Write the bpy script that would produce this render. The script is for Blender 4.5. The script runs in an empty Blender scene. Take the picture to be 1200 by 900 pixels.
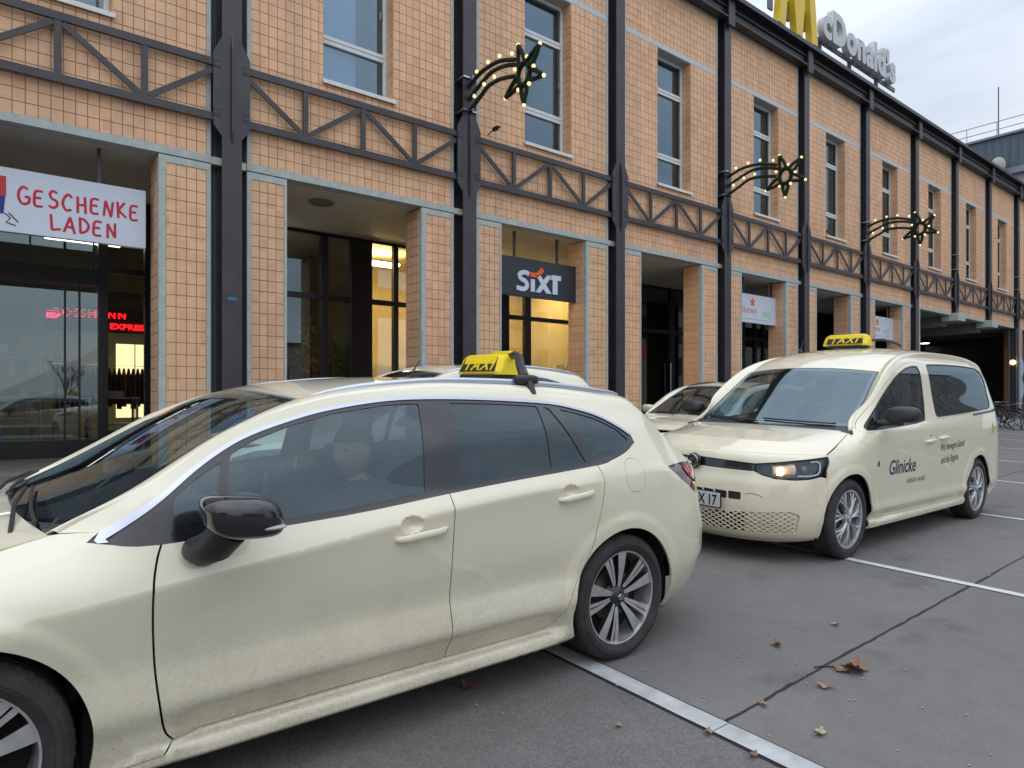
import bpy, bmesh, math, random
from mathutils import Vector, Matrix, Quaternion
from mathutils.geometry import delaunay_2d_cdt
import numpy as np

random.seed(7)
R = math.radians
SC = bpy.context.scene
COL = SC.collection

# ================================================================ camera, sky, sun, exposure
SLOPE = 0.025                       # the square rises gently towards the shops
CAM_H = 1.38
cam_data = bpy.data.cameras.new('camera')
cam_data.sensor_fit = 'HORIZONTAL'; cam_data.sensor_width = 36.0
cam_data.lens = 36.0 * 780 / 1200
cam_data.shift_y = 17 / 1200
cam_data.clip_start = 0.05; cam_data.clip_end = 2000
cam = bpy.data.objects.new('camera', cam_data); COL.objects.link(cam)
cam.location = (0, 0, CAM_H); cam.rotation_euler = (R(90), 0, R(-38.3))
SC.camera = cam

SUN_EL, SUN_AZ = 42.0, 205.0        # azimuth clockwise from +Y; behind the photographer
w = bpy.data.worlds.new('World'); SC.world = w; w.use_nodes = True
nt = w.node_tree; nt.nodes.clear()
def N(tree, t, **kw):
    n = tree.nodes.new(t)
    for k, v in kw.items(): setattr(n, k, v)
    return n
out = N(nt, 'ShaderNodeOutputWorld')
sky = N(nt, 'ShaderNodeTexSky'); sky.sky_type = 'NISHITA'; sky.sun_disc = False
sky.sun_elevation = R(SUN_EL); sky.sun_rotation = R(SUN_AZ)
bg1 = N(nt, 'ShaderNodeBackground'); bg1.inputs['Strength'].default_value = 0.10
nt.links.new(sky.outputs[0], bg1.inputs['Color'])
tc = N(nt, 'ShaderNodeTexCoord')
mp = N(nt, 'ShaderNodeMapping'); mp.inputs['Scale'].default_value = (1.0, 1.0, 3.4)
nt.links.new(tc.outputs['Generated'], mp.inputs['Vector'])
no = N(nt, 'ShaderNodeTexNoise'); no.inputs['Scale'].default_value = 2.3; no.inputs['Detail'].default_value = 6; no.inputs['Roughness'].default_value = .52; no.inputs['Distortion'].default_value = .5
nt.links.new(mp.outputs[0], no.inputs['Vector'])
cr = N(nt, 'ShaderNodeValToRGB')
cr.color_ramp.elements[0].position = .34; cr.color_ramp.elements[0].color = (.52, .59, .70, 1)
cr.color_ramp.elements[1].position = .64; cr.color_ramp.elements[1].color = (.76, .80, .86, 1)
nt.links.new(no.outputs['Fac'], cr.inputs['Fac'])
# overcast luminance: brighter towards the zenith
sep = N(nt, 'ShaderNodeSeparateXYZ'); nt.links.new(tc.outputs['Generated'], sep.inputs[0])
mr = N(nt, 'ShaderNodeMapRange'); mr.inputs['From Min'].default_value = 0; mr.inputs['From Max'].default_value = 1
mr.inputs['To Min'].default_value = .90; mr.inputs['To Max'].default_value = 2.7
sq = N(nt, 'ShaderNodeMath', operation='POWER'); sq.use_clamp = True; sq.inputs[1].default_value = 1.8
nt.links.new(sep.outputs['Z'], sq.inputs[0]); nt.links.new(sq.outputs[0], mr.inputs['Value'])
bg2 = N(nt, 'ShaderNodeBackground')
nt.links.new(cr.outputs[0], bg2.inputs['Color']); nt.links.new(mr.outputs[0], bg2.inputs['Strength'])
mix = N(nt, 'ShaderNodeMixShader'); mix.inputs[0].default_value = .86
nt.links.new(bg1.outputs[0], mix.inputs[1]); nt.links.new(bg2.outputs[0], mix.inputs[2])
nt.links.new(mix.outputs[0], out.inputs['Surface'])

sun_data = bpy.data.lights.new('sun', 'SUN'); sun_data.energy = 0.5; sun_data.angle = R(95); sun_data.color = (1.0, .955, .90)
sun = bpy.data.objects.new('sun', sun_data); COL.objects.link(sun)
d = Vector((math.sin(R(SUN_AZ)) * math.cos(R(SUN_EL)), math.cos(R(SUN_AZ)) * math.cos(R(SUN_EL)), math.sin(R(SUN_EL))))
sun.rotation_euler = d.to_track_quat('Z', 'Y').to_euler()

SC.view_settings.view_transform = 'Standard'; SC.view_settings.look = 'None'
SC.view_settings.gamma = 1.0; SC.view_settings.exposure = 0.17
SC.cycles.max_bounces = 7; SC.cycles.transparent_max_bounces = 12; SC.cycles.glossy_bounces = 4
SC.cycles.diffuse_bounces = 3
SC.cycles.caustics_reflective = False; SC.cycles.caustics_refractive = False
try: SC.cycles.use_denoising = True
except Exception: pass

# ================================================================ helpers
def link(o, parent=None):
    COL.objects.link(o)
    if parent is not None: o.parent = parent
    return o
def tag(o, label=None, cat=None, group=None, kind=None):
    if label: o['label'] = label
    if cat: o['category'] = cat
    if group: o['group'] = group
    if kind: o['kind'] = kind
    return o
def empty(name, loc=(0, 0, 0), rot=(0, 0, 0), parent=None):
    o = bpy.data.objects.new(name, None); o.location = loc; o.rotation_euler = rot; o.empty_display_size = .2
    return link(o, parent)
def copy_tree(o, parent=None):
    c = o.copy(); COL.objects.link(c); c.parent = parent
    for ch in list(o.children): copy_tree(ch, c)
    return c

class MB:
    """collects shapes and links them as ONE mesh object"""
    def __init__(s): s.v = []; s.f = []
    def add(s, v, f):
        n = len(s.v); s.v += [tuple(p) for p in v]; s.f += [tuple(i + n for i in q) for q in f]; return s
    def box(s, x0, x1, y0, y1, z0, z1, b=0.0):
        if b <= 0:
            v = [(x, y, z) for x in (x0, x1) for y in (y0, y1) for z in (z0, z1)]
            f = [(0, 1, 3, 2), (4, 6, 7, 5), (0, 4, 5, 1), (2, 3, 7, 6), (0, 2, 6, 4), (1, 5, 7, 3)]
            return s.add(v, f)
        bm = bmesh.new(); bmesh.ops.create_cube(bm, size=1)
        for q in bm.verts: q.co = Vector(((x0 + x1) / 2 + q.co.x * (x1 - x0), (y0 + y1) / 2 + q.co.y * (y1 - y0), (z0 + z1) / 2 + q.co.z * (z1 - z0)))
        bmesh.ops.bevel(bm, geom=bm.edges[:], offset=b, segments=2, affect='EDGES', profile=.6)
        bm.verts.ensure_lookup_table()
        s.add([q.co[:] for q in bm.verts], [[q.index for q in f.verts] for f in bm.faces]); bm.free(); return s
    def beam(s, p, q, wd, dp, up=(0, 1, 0)):
        """rectangular bar from p to q; dp is measured along `up`, wd across"""
        p = Vector(p); q = Vector(q); t = (q - p).normalized(); u = Vector(up); u = (u - t * u.dot(t)).normalized(); c = t.cross(u)
        v = []
        for e in (p, q):
            for a, b in ((-1, -1), (1, -1), (1, 1), (-1, 1)): v.append(e + c * (a * wd / 2) + u * (b * dp / 2))
        return s.add(v, [(0, 1, 5, 4), (1, 2, 6, 5), (2, 3, 7, 6), (3, 0, 4, 7), (3, 2, 1, 0), (4, 5, 6, 7)])
    def tube(s, pts, r, seg=8, cap=True, flat=None):
        """round tube through pts; r a number or a list; flat=(axis, factor) squashes the section along an axis"""
        P = [Vector(p) for p in pts]; n = len(P); rr = r if isinstance(r, (list, tuple)) else [r] * n
        base = len(s.v); ref = None
        for i in range(n):
            t = (P[min(i + 1, n - 1)] - P[max(i - 1, 0)]).normalized()
            if ref is None: ref = Vector((0, 0, 1)) if abs(t.z) < .9 else Vector((1, 0, 0))
            a = (ref - t * ref.dot(t)).normalized(); b = t.cross(a); ref = a
            for k in range(seg):
                an = 2 * math.pi * k / seg; o = a * math.cos(an) * rr[i] + b * math.sin(an) * rr[i]
                if flat: o = o - Vector(flat[0]) * o.dot(Vector(flat[0])) * (1 - flat[1])
                s.v.append(tuple(P[i] + o))
        for i in range(n - 1):
            for k in range(seg):
                k2 = (k + 1) % seg
                s.f.append((base + i * seg + k, base + i * seg + k2, base + (i + 1) * seg + k2, base + (i + 1) * seg + k))
        if cap:
            s.f.append(tuple(base + k for k in range(seg))[::-1]); s.f.append(tuple(base + (n - 1) * seg + k for k in range(seg)))
        return s
    def lathe(s, prof, c=(0, 0, 0), axis='z', seg=32, close=False):
        """prof = [(radius, height)] spun about an axis through c"""
        base = len(s.v); n = len(prof)
        for k in range(seg):
            a = 2 * math.pi * k / seg; ca, sa = math.cos(a), math.sin(a)
            for r, h in prof:
                p = {'z': (r * ca, r * sa, h), 'y': (r * ca, h, r * sa), 'x': (h, r * ca, r * sa)}[axis]
                s.v.append((p[0] + c[0], p[1] + c[1], p[2] + c[2]))
        m = n if close else n - 1
        for k in range(seg):
            k2 = (k + 1) % seg
            for j in range(m):
                j2 = (j + 1) % n
                s.f.append((base + k * n + j, base + k2 * n + j, base + k2 * n + j2, base + k * n + j2))
        return s
    def prism(s, poly, y0, y1, plane='xz'):
        """extrude an outline; plane xz -> depth along y, xy -> along z, yz -> along x"""
        n = len(poly); base = len(s.v)
        for h in (y0, y1):
            for a, b in poly: s.v.append({'xz': (a, h, b), 'xy': (a, b, h), 'yz': (h, a, b)}[plane])
        s.f.append(tuple(base + i for i in range(n))); s.f.append(tuple(base + n + i for i in reversed(range(n))))
        for i in range(n):
            j = (i + 1) % n; s.f.append((base + i, base + n + i, base + n + j, base + j))
        return s
    def sphere(s, c, r, seg=10, ring=6, sc=(1, 1, 1)):
        pr = [(math.sin(math.pi * i / ring), -math.cos(math.pi * i / ring)) for i in range(ring + 1)]
        base = len(s.v); s.lathe(pr, seg=seg)
        for i in range(base, len(s.v)):
            x, y, z = s.v[i]; s.v[i] = (c[0] + x * r * sc[0], c[1] + y * r * sc[1], c[2] + z * r * sc[2])
        return s
    def xf(s, m):
        s.v = [tuple(m @ Vector(p)) for p in s.v]; return s
    def build(s, name, mat, parent=None, smooth=False, fix=True, bevel=0):
        me = bpy.data.meshes.new(name); me.from_pydata(s.v, [], s.f)
        if fix:
            bm = bmesh.new(); bm.from_mesh(me)
            if smooth: bmesh.ops.remove_doubles(bm, verts=bm.verts, dist=1e-5)
            bmesh.ops.recalc_face_normals(bm, faces=bm.faces)
            if bevel: bmesh.ops.bevel(bm, geom=[e for e in bm.edges if len(e.link_faces) == 2 and e.calc_face_angle() > .5], offset=bevel, segments=2, affect='EDGES', profile=.6)
            bm.to_mesh(me); bm.free()
        if smooth:
            me.polygons.foreach_set('use_smooth', [True] * len(me.polygons))
            try: me.set_sharp_from_angle(angle=R(38))
            except Exception: pass
        o = bpy.data.objects.new(name, me)
        for m in (mat if isinstance(mat, (list, tuple)) else [mat]): me.materials.append(m)
        return link(o, parent)

def lerp(a, b, t): return a + (b - a) * t

def text_obj(name, txt, size, mat, parent=None, extrude=.004, bold=0.0, shear=0.0, spacing=1.0, mtx=None, stretch=(1, 1), align='LEFT'):
    """flat lettering as a mesh: x = reading direction, z = up, front face looks to -Y"""
    cu = bpy.data.curves.new(name, 'FONT'); cu.body = txt; cu.size = size; cu.extrude = extrude
    cu.offset = bold; cu.shear = shear; cu.space_character = spacing; cu.resolution_u = 4; cu.align_x = align
    t = bpy.data.objects.new(name, cu); COL.objects.link(t)
    dg = bpy.context.evaluated_depsgraph_get()
    me = bpy.data.meshes.new_from_object(t.evaluated_get(dg))
    bpy.data.objects.remove(t)
    m = Matrix.Rotation(R(90), 4, 'X') @ Matrix.Diagonal((stretch[0], stretch[1], 1, 1))
    me.transform(m); me.name = name
    me.materials.clear(); me.materials.append(mat)
    o = bpy.data.objects.new(name, me)
    if mtx is not None: me.transform(mtx)
    return link(o, parent)

# ================================================================ materials
MATS = {}
def material(name, col, rough=.6, metal=0.0, noise=None, bump=None, spec=.5, coat=0.0, coord='Object', emis=None):
    """noise=(scale, amount, detail): colour mottling; bump=(scale, strength, distance)"""
    if name in MATS: return MATS[name]
    m = bpy.data.materials.new(name); m.use_nodes = True; MATS[name] = m
    t = m.node_tree; b = t.nodes['Principled BSDF']
    b.inputs['Base Color'].default_value = (*col, 1); b.inputs['Roughness'].default_value = rough; b.inputs['Metallic'].default_value = metal
    b.inputs['Specular IOR Level'].default_value = spec
    if coat: b.inputs['Coat Weight'].default_value = coat; b.inputs['Coat Roughness'].default_value = .05
    if emis: b.inputs['Emission Color'].default_value = (*emis[0], 1); b.inputs['Emission Strength'].default_value = emis[1]
    tcn = None
    if noise or bump:
        tcn = N(t, 'ShaderNodeTexCoord')
    if noise:
        n = N(t, 'ShaderNodeTexNoise'); n.inputs['Scale'].default_value = noise[0]; n.inputs['Detail'].default_value = noise[2] if len(noise) > 2 else 5
        t.links.new(tcn.outputs[coord], n.inputs['Vector'])
        r = N(t, 'ShaderNodeMapRange'); r.inputs['From Min'].default_value = .3; r.inputs['From Max'].default_value = .7
        r.inputs['To Min'].default_value = 1 - noise[1]; r.inputs['To Max'].default_value = 1 + noise[1]
        t.links.new(n.outputs['Fac'], r.inputs['Value'])
        mx = N(t, 'ShaderNodeVectorMath', operation='SCALE'); mx.inputs[0].default_value = col
        t.links.new(r.outputs[0], mx.inputs['Scale']); t.links.new(mx.outputs[0], b.inputs['Base Color'])
        r2 = N(t, 'ShaderNodeMapRange'); r2.inputs['To Min'].default_value = max(.03, rough - .08); r2.inputs['To Max'].default_value = min(1, rough + .1)
        t.links.new(n.outputs['Fac'], r2.inputs['Value']); t.links.new(r2.outputs[0], b.inputs['Roughness'])
    if bump:
        n = N(t, 'ShaderNodeTexNoise'); n.inputs['Scale'].default_value = bump[0]; n.inputs['Detail'].default_value = 6
        t.links.new(tcn.outputs[coord], n.inputs['Vector'])
        bp = N(t, 'ShaderNodeBump'); bp.inputs['Strength'].default_value = bump[1]; bp.inputs['Distance'].default_value = bump[2]
        t.links.new(n.outputs['Fac'], bp.inputs['Height']); t.links.new(bp.outputs[0], b.inputs['Normal'])
    return m

def glass(name, tint, ior=1.6, rough=.0, dirt=0.0):
    if name in MATS: return MATS[name]
    m = bpy.data.materials.new(name); m.use_nodes = True; MATS[name] = m
    t = m.node_tree; t.nodes.clear()
    o = N(t, 'ShaderNodeOutputMaterial'); tr = N(t, 'ShaderNodeBsdfTransparent'); tr.inputs[0].default_value = (*tint, 1)
    gl = N(t, 'ShaderNodeBsdfGlossy'); gl.inputs['Color'].default_value = (.72, .90, 1, 1); gl.inputs['Roughness'].default_value = rough  # blue tint puts the sky's colour into the reflection
    fr = N(t, 'ShaderNodeFresnel'); fr.inputs['IOR'].default_value = ior
    # the reflection does not depend on which side of the sheet is met
    g = N(t, 'ShaderNodeNewGeometry'); md = N(t, 'ShaderNodeMix', data_type='FLOAT')
    mxs = N(t, 'ShaderNodeMixShader')
    md.inputs[2].default_value = ior; md.inputs[3].default_value = 1 / ior
    t.links.new(g.outputs['Backfacing'], md.inputs[0]); t.links.new(md.outputs[0], fr.inputs['IOR'])
    t.links.new(fr.outputs[0], mxs.inputs[0]); t.links.new(tr.outputs[0], mxs.inputs[1]); t.links.new(gl.outputs[0], mxs.inputs[2])
    last = mxs
    if dirt:
        df = N(t, 'ShaderNodeBsdfDiffuse'); df.inputs[0].default_value = (.45, .45, .42, 1)
        tcn = N(t, 'ShaderNodeTexCoord'); n = N(t, 'ShaderNodeTexNoise'); n.inputs['Scale'].default_value = 6; n.inputs['Detail'].default_value = 6
        t.links.new(tcn.outputs['Object'], n.inputs['Vector'])
        r = N(t, 'ShaderNodeMapRange'); r.inputs['From Min'].default_value = .35; r.inputs['From Max'].default_value = .8; r.inputs['To Max'].default_value = dirt
        t.links.new(n.outputs['Fac'], r.inputs['Value'])
        m2 = N(t, 'ShaderNodeMixShader'); t.links.new(r.outputs[0], m2.inputs[0]); t.links.new(mxs.outputs[0], m2.inputs[1]); t.links.new(df.outputs[0], m2.inputs[2]); last = m2
    t.links.new(last.outputs[0], o.inputs['Surface'])
    return m

def lamp_mat(name, col, strength):
    if name in MATS: return MATS[name]
    m = bpy.data.materials.new(name); m.use_nodes = True; MATS[name] = m
    t = m.node_tree; t.nodes.clear(); o = N(t, 'ShaderNodeOutputMaterial'); e = N(t, 'ShaderNodeEmission')
    e.inputs[0].default_value = (*col, 1); e.inputs[1].default_value = strength; t.links.new(e.outputs[0], o.inputs['Surface'])
    return m

def tile_material():
    m = bpy.data.materials.new('terracotta tile'); m.use_nodes = True; MATS['tile'] = m
    t = m.node_tree; b = t.nodes['Principled BSDF']; b.inputs['Roughness'].default_value = .62
    g = N(t, 'ShaderNodeNewGeometry')
    dv = N(t, 'ShaderNodeVectorMath', operation='DIVIDE'); dv.inputs[1].default_value = (TW, 5.0, TH)
    t.links.new(g.outputs['Position'], dv.inputs[0])
    fl = N(t, 'ShaderNodeVectorMath', operation='FLOOR'); t.links.new(dv.outputs[0], fl.inputs[0])
    wn = N(t, 'ShaderNodeTexWhiteNoise'); t.links.new(fl.outputs[0], wn.inputs['Vector'])
    n2 = N(t, 'ShaderNodeTexNoise'); n2.inputs['Scale'].default_value = .6; n2.inputs['Detail'].default_value = 4; t.links.new(g.outputs['Position'], n2.inputs['Vector'])
    n3 = N(t, 'ShaderNodeTexNoise'); n3.inputs['Scale'].default_value = 60; t.links.new(g.outputs['Position'], n3.inputs['Vector'])
    ad = N(t, 'ShaderNodeMath', operation='MULTIPLY_ADD'); ad.inputs[1].default_value = .5
    t.links.new(wn.outputs['Value'], ad.inputs[0]); t.links.new(n2.outputs['Fac'], ad.inputs[2])
    ad2 = N(t, 'ShaderNodeMath', operation='MULTIPLY_ADD'); ad2.inputs[1].default_value = .22
    t.links.new(n3.outputs['Fac'], ad2.inputs[0]); t.links.new(ad.outputs[0], ad2.inputs[2])
    r = N(t, 'ShaderNodeValToRGB'); e = r.color_ramp.elements
    e[0].position = .35; e[0].color = (.600, .345, .195, 1); e[1].position = 1.15; e[1].color = (.800, .490, .290, 1)
    e[1].position = 1.0
    # rain streaks: broad vertical smears of grime that run down the wall
    ms = N(t, 'ShaderNodeMapping'); ms.inputs['Scale'].default_value = (1.6, 1.6, .11); t.links.new(g.outputs['Position'], ms.inputs[0])
    n4 = N(t, 'ShaderNodeTexNoise'); n4.inputs['Scale'].default_value = 1.0; n4.inputs['Detail'].default_value = 6; n4.inputs['Roughness'].default_value = .65; t.links.new(ms.outputs[0], n4.inputs['Vector'])
    m4 = N(t, 'ShaderNodeMapRange'); m4.inputs['From Min'].default_value = .35; m4.inputs['From Max'].default_value = .7; m4.inputs['To Min'].default_value = .0; m4.inputs['To Max'].default_value = .42
    t.links.new(n4.outputs['Fac'], m4.inputs['Value'])
    mxx = N(t, 'ShaderNodeMix', data_type='RGBA'); mxx.inputs[7].default_value = (.40, .28, .20, 1)
    t.links.new(ad2.outputs[0], r.inputs['Fac']); t.links.new(r.outputs[0], mxx.inputs[6]); t.links.new(m4.outputs[0], mxx.inputs[0]); t.links.new(mxx.outputs[2], b.inputs['Base Color'])
    return m
TW, TH = .150, .185                  # tile pitch on the front
M_TILE = tile_material()
M_JOINT = material('tile joint mortar', (.28, .17, .105), .9)
M_CONC = material('pale grey concrete trim', (.40, .45, .44), .75, noise=(7, .12), bump=(60, .2, .002))
M_BAND = material('pale blue grey band', (.50, .54, .56), .6, noise=(5, .05))
M_STEEL = material('dark violet grey painted steel', (.042, .039, .046), .42, noise=(3, .22), bump=(30, .12, .002))
M_STEEL2 = material('black roof beam steel', (.030, .030, .036), .45, noise=(2, .12))
M_SOFFIT = material('grey beige arcade ceiling', (.60, .58, .52), .8, noise=(1.2, .06))
M_FRAMEBLK = material('black shop window frame', (.012, .012, .014), .35)
M_WHITEFR = material('white window frame', (.62, .66, .68), .4, noise=(6, .05))
M_SILL = material('white painted metal sill', (.66, .68, .66), .45, noise=(9, .08))
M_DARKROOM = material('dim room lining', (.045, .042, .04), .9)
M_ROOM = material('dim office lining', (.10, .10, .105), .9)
M_WARMWALL = material('warm cream shop wall', (.70, .60, .38), .85, noise=(.8, .05))
M_RUBBER = material('tyre rubber', (.032, .030, .030), .85, noise=(14, .40), bump=(120, .3, .001))
M_BLKPL = material('black plastic', (.018, .018, .020), .45, bump=(300, .1, .0005))
M_GLOSSBLK = material('gloss black trim', (.012, .012, .016), .12, coat=.6)
M_CHROME = material('satin chrome strip', (.48, .51, .58), .18, metal=1.0)
M_RAIL = material('satin silver roof rail', (.50, .55, .64), .28, metal=.85)
M_LINER = material('black wheel arch liner', (.012, .011, .010), .95, noise=(12, .3))
M_GLASSWIN = glass('office window glass', (.72, .80, .88), 2.1)
M_GLASSSHOP = glass('shop window glass', (.80, .82, .80), 1.95)
M_GLASSCAR = glass('clear car glass', (.56, .68, .72), 1.88, dirt=.06)
M_GLASSSCREEN = glass('windscreen glass', (.60, .70, .71), 2.15, dirt=.03)
M_GLASSDARK = glass('dark tinted car glass', (.10, .115, .13), 1.85, dirt=.04)
M_WHITE = material('white sign face', (.58, .65, .75), .35)
M_ASPH = None
import math
import numpy as np

# ---------------------------------------------------------------- surfaces of the cars (pure maths)
def pchip_slopes(x, y):
    h = np.diff(x); d = np.diff(y) / h
    n = len(x); m = np.zeros(n)
    for i in range(1, n - 1):
        if d[i - 1] * d[i] > 0:
            w1 = 2 * h[i] + h[i - 1]; w2 = h[i] + 2 * h[i - 1]
            m[i] = (w1 + w2) / (w1 / d[i - 1] + w2 / d[i])
    m[0] = d[0]; m[-1] = d[-1]
    return m

def pchip(x, y):
    x = np.asarray(x, float); y = np.asarray(y, float)
    m = pchip_slopes(x, y)
    def f(q):
        i = int(np.searchsorted(x, q)) - 1
        i = min(max(i, 0), len(x) - 2)
        h = x[i + 1] - x[i]; t = (q - x[i]) / h
        if t < 0: return y[0] + m[0] * (q - x[0])
        if t > 1: return y[-1] + m[-1] * (q - x[-1])
        t2 = t * t; t3 = t2 * t
        return ((2 * t3 - 3 * t2 + 1) * y[i] + (t3 - 2 * t2 + t) * h * m[i]
                + (-2 * t3 + 3 * t2) * y[i + 1] + (t3 - t2) * h * m[i + 1])
    return f

def catmull(pts, n):
    """n samples per span through pts (tuples of any dimension)"""
    P = [np.array(p, float) for p in pts]
    P = [2 * P[0] - P[1]] + P + [2 * P[-1] - P[-2]]
    out = []
    for i in range(1, len(P) - 2):
        for k in range(n):
            t = k / n
            a, b, c, d = P[i - 1], P[i], P[i + 1], P[i + 2]
            out.append(.5 * ((2 * b) + (c - a) * t + (2 * a - 5 * b + 4 * c - d) * t * t + (3 * b - a - 3 * c + d) * t ** 3))
    out.append(P[-2])
    return out

class Curve:
    """smooth curve through control points, parameter = index of the control point"""
    def __init__(self, pts, n=12):
        self.s = np.array(catmull(pts, n)); self.n = n; self.last = len(pts) - 1
    def __call__(self, t):
        q = min(max(t, 0), self.last) * self.n
        i = min(int(q), len(self.s) - 2); f = q - i
        return self.s[i] * (1 - f) + self.s[i + 1] * f

class Side:
    """half of the car's skin below the roof: an outline in plan, drawn in by an inset that depends on height.
    s runs along the outline from the nose (s = x on the flank); y is positive here"""
    def __init__(self, outline, stations, rows, extra=None):
        P = np.array(catmull(outline, 16))
        seg = np.hypot(*np.diff(P, axis=0).T); L = np.concatenate([[0], np.cumsum(seg)])
        i = int(np.argmin(abs(P[:, 0] - 1.3)))
        self.L = L - L[i] + P[i, 0]; self.P = P
        T = np.gradient(P, axis=0); T /= np.hypot(T[:, 0], T[:, 1])[:, None]
        self.N = np.stack([-T[:, 1], T[:, 0]], 1)          # outward for a curve nose->tail at +y
        self.st = np.array(stations, float)
        self.zk = [pchip(self.st, [r[j][0] for r in rows]) for j in range(len(rows[0]))]
        self.ik = [pchip(self.st, [r[j][1] for r in rows]) for j in range(len(rows[0]))]
        self.extra = extra or (lambda s, z: 0.0)
        self.cache = {}
    def prof(self, s):
        k = round(s, 4)
        if k not in self.cache:
            q = min(max(k, self.st[0]), self.st[-1])
            z = np.array([f(q) for f in self.zk]); i = np.array([f(q) for f in self.ik])
            for j in range(1, len(z)):
                if z[j] <= z[j - 1] + .002: z[j] = z[j - 1] + .002
            self.cache[k] = pchip(z, i)
        return self.cache[k]
    def inset(self, s, z):
        return self.prof(s)(z) + self.extra(s, z)
    def at(self, s, z):
        i = self.inset(s, z)
        x = np.interp(s, self.L, self.P[:, 0]); y = np.interp(s, self.L, self.P[:, 1])
        nx = np.interp(s, self.L, self.N[:, 0]); ny = np.interp(s, self.L, self.N[:, 1])
        return np.array([x - nx * i, y - ny * i, z])
    def s_of_x(self, x, tail=False):
        k = np.where((self.P[:, 0] >= x))[0]
        return float(np.interp(x, self.P[:, 0], self.L))

def smooth(a, b, v):
    t = min(max((v - a) / (b - a), 0), 1); return t * t * (3 - 2 * t)

# ------------------------------------------------------------------ the estate car
def estate_extra(s, z):
    e = 0.0
    lo = smooth(.20, .42, z)
    for hx in (0.06, 2.70):
        r = math.hypot(s - hx, z - .315)
        if r < .75:                                        # wheel-arch flare: a flat raised band round the opening
            e -= lo * .009 * (1 - smooth(.395, .445, r)) * (1 - smooth(1.0, 1.2, z / .75 if z > .75 else 0))
            e -= lo * .010 * (1 - smooth(.40, .75, r))
    for hx, hz in ((1.468, .832), (2.305, .888)):          # hollows behind the door handles
        r = math.hypot((s - hx) / .052, (z - hz) / .034)
        if r < 1: e += .030 * (1 - r * r) ** .9
    return e

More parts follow.
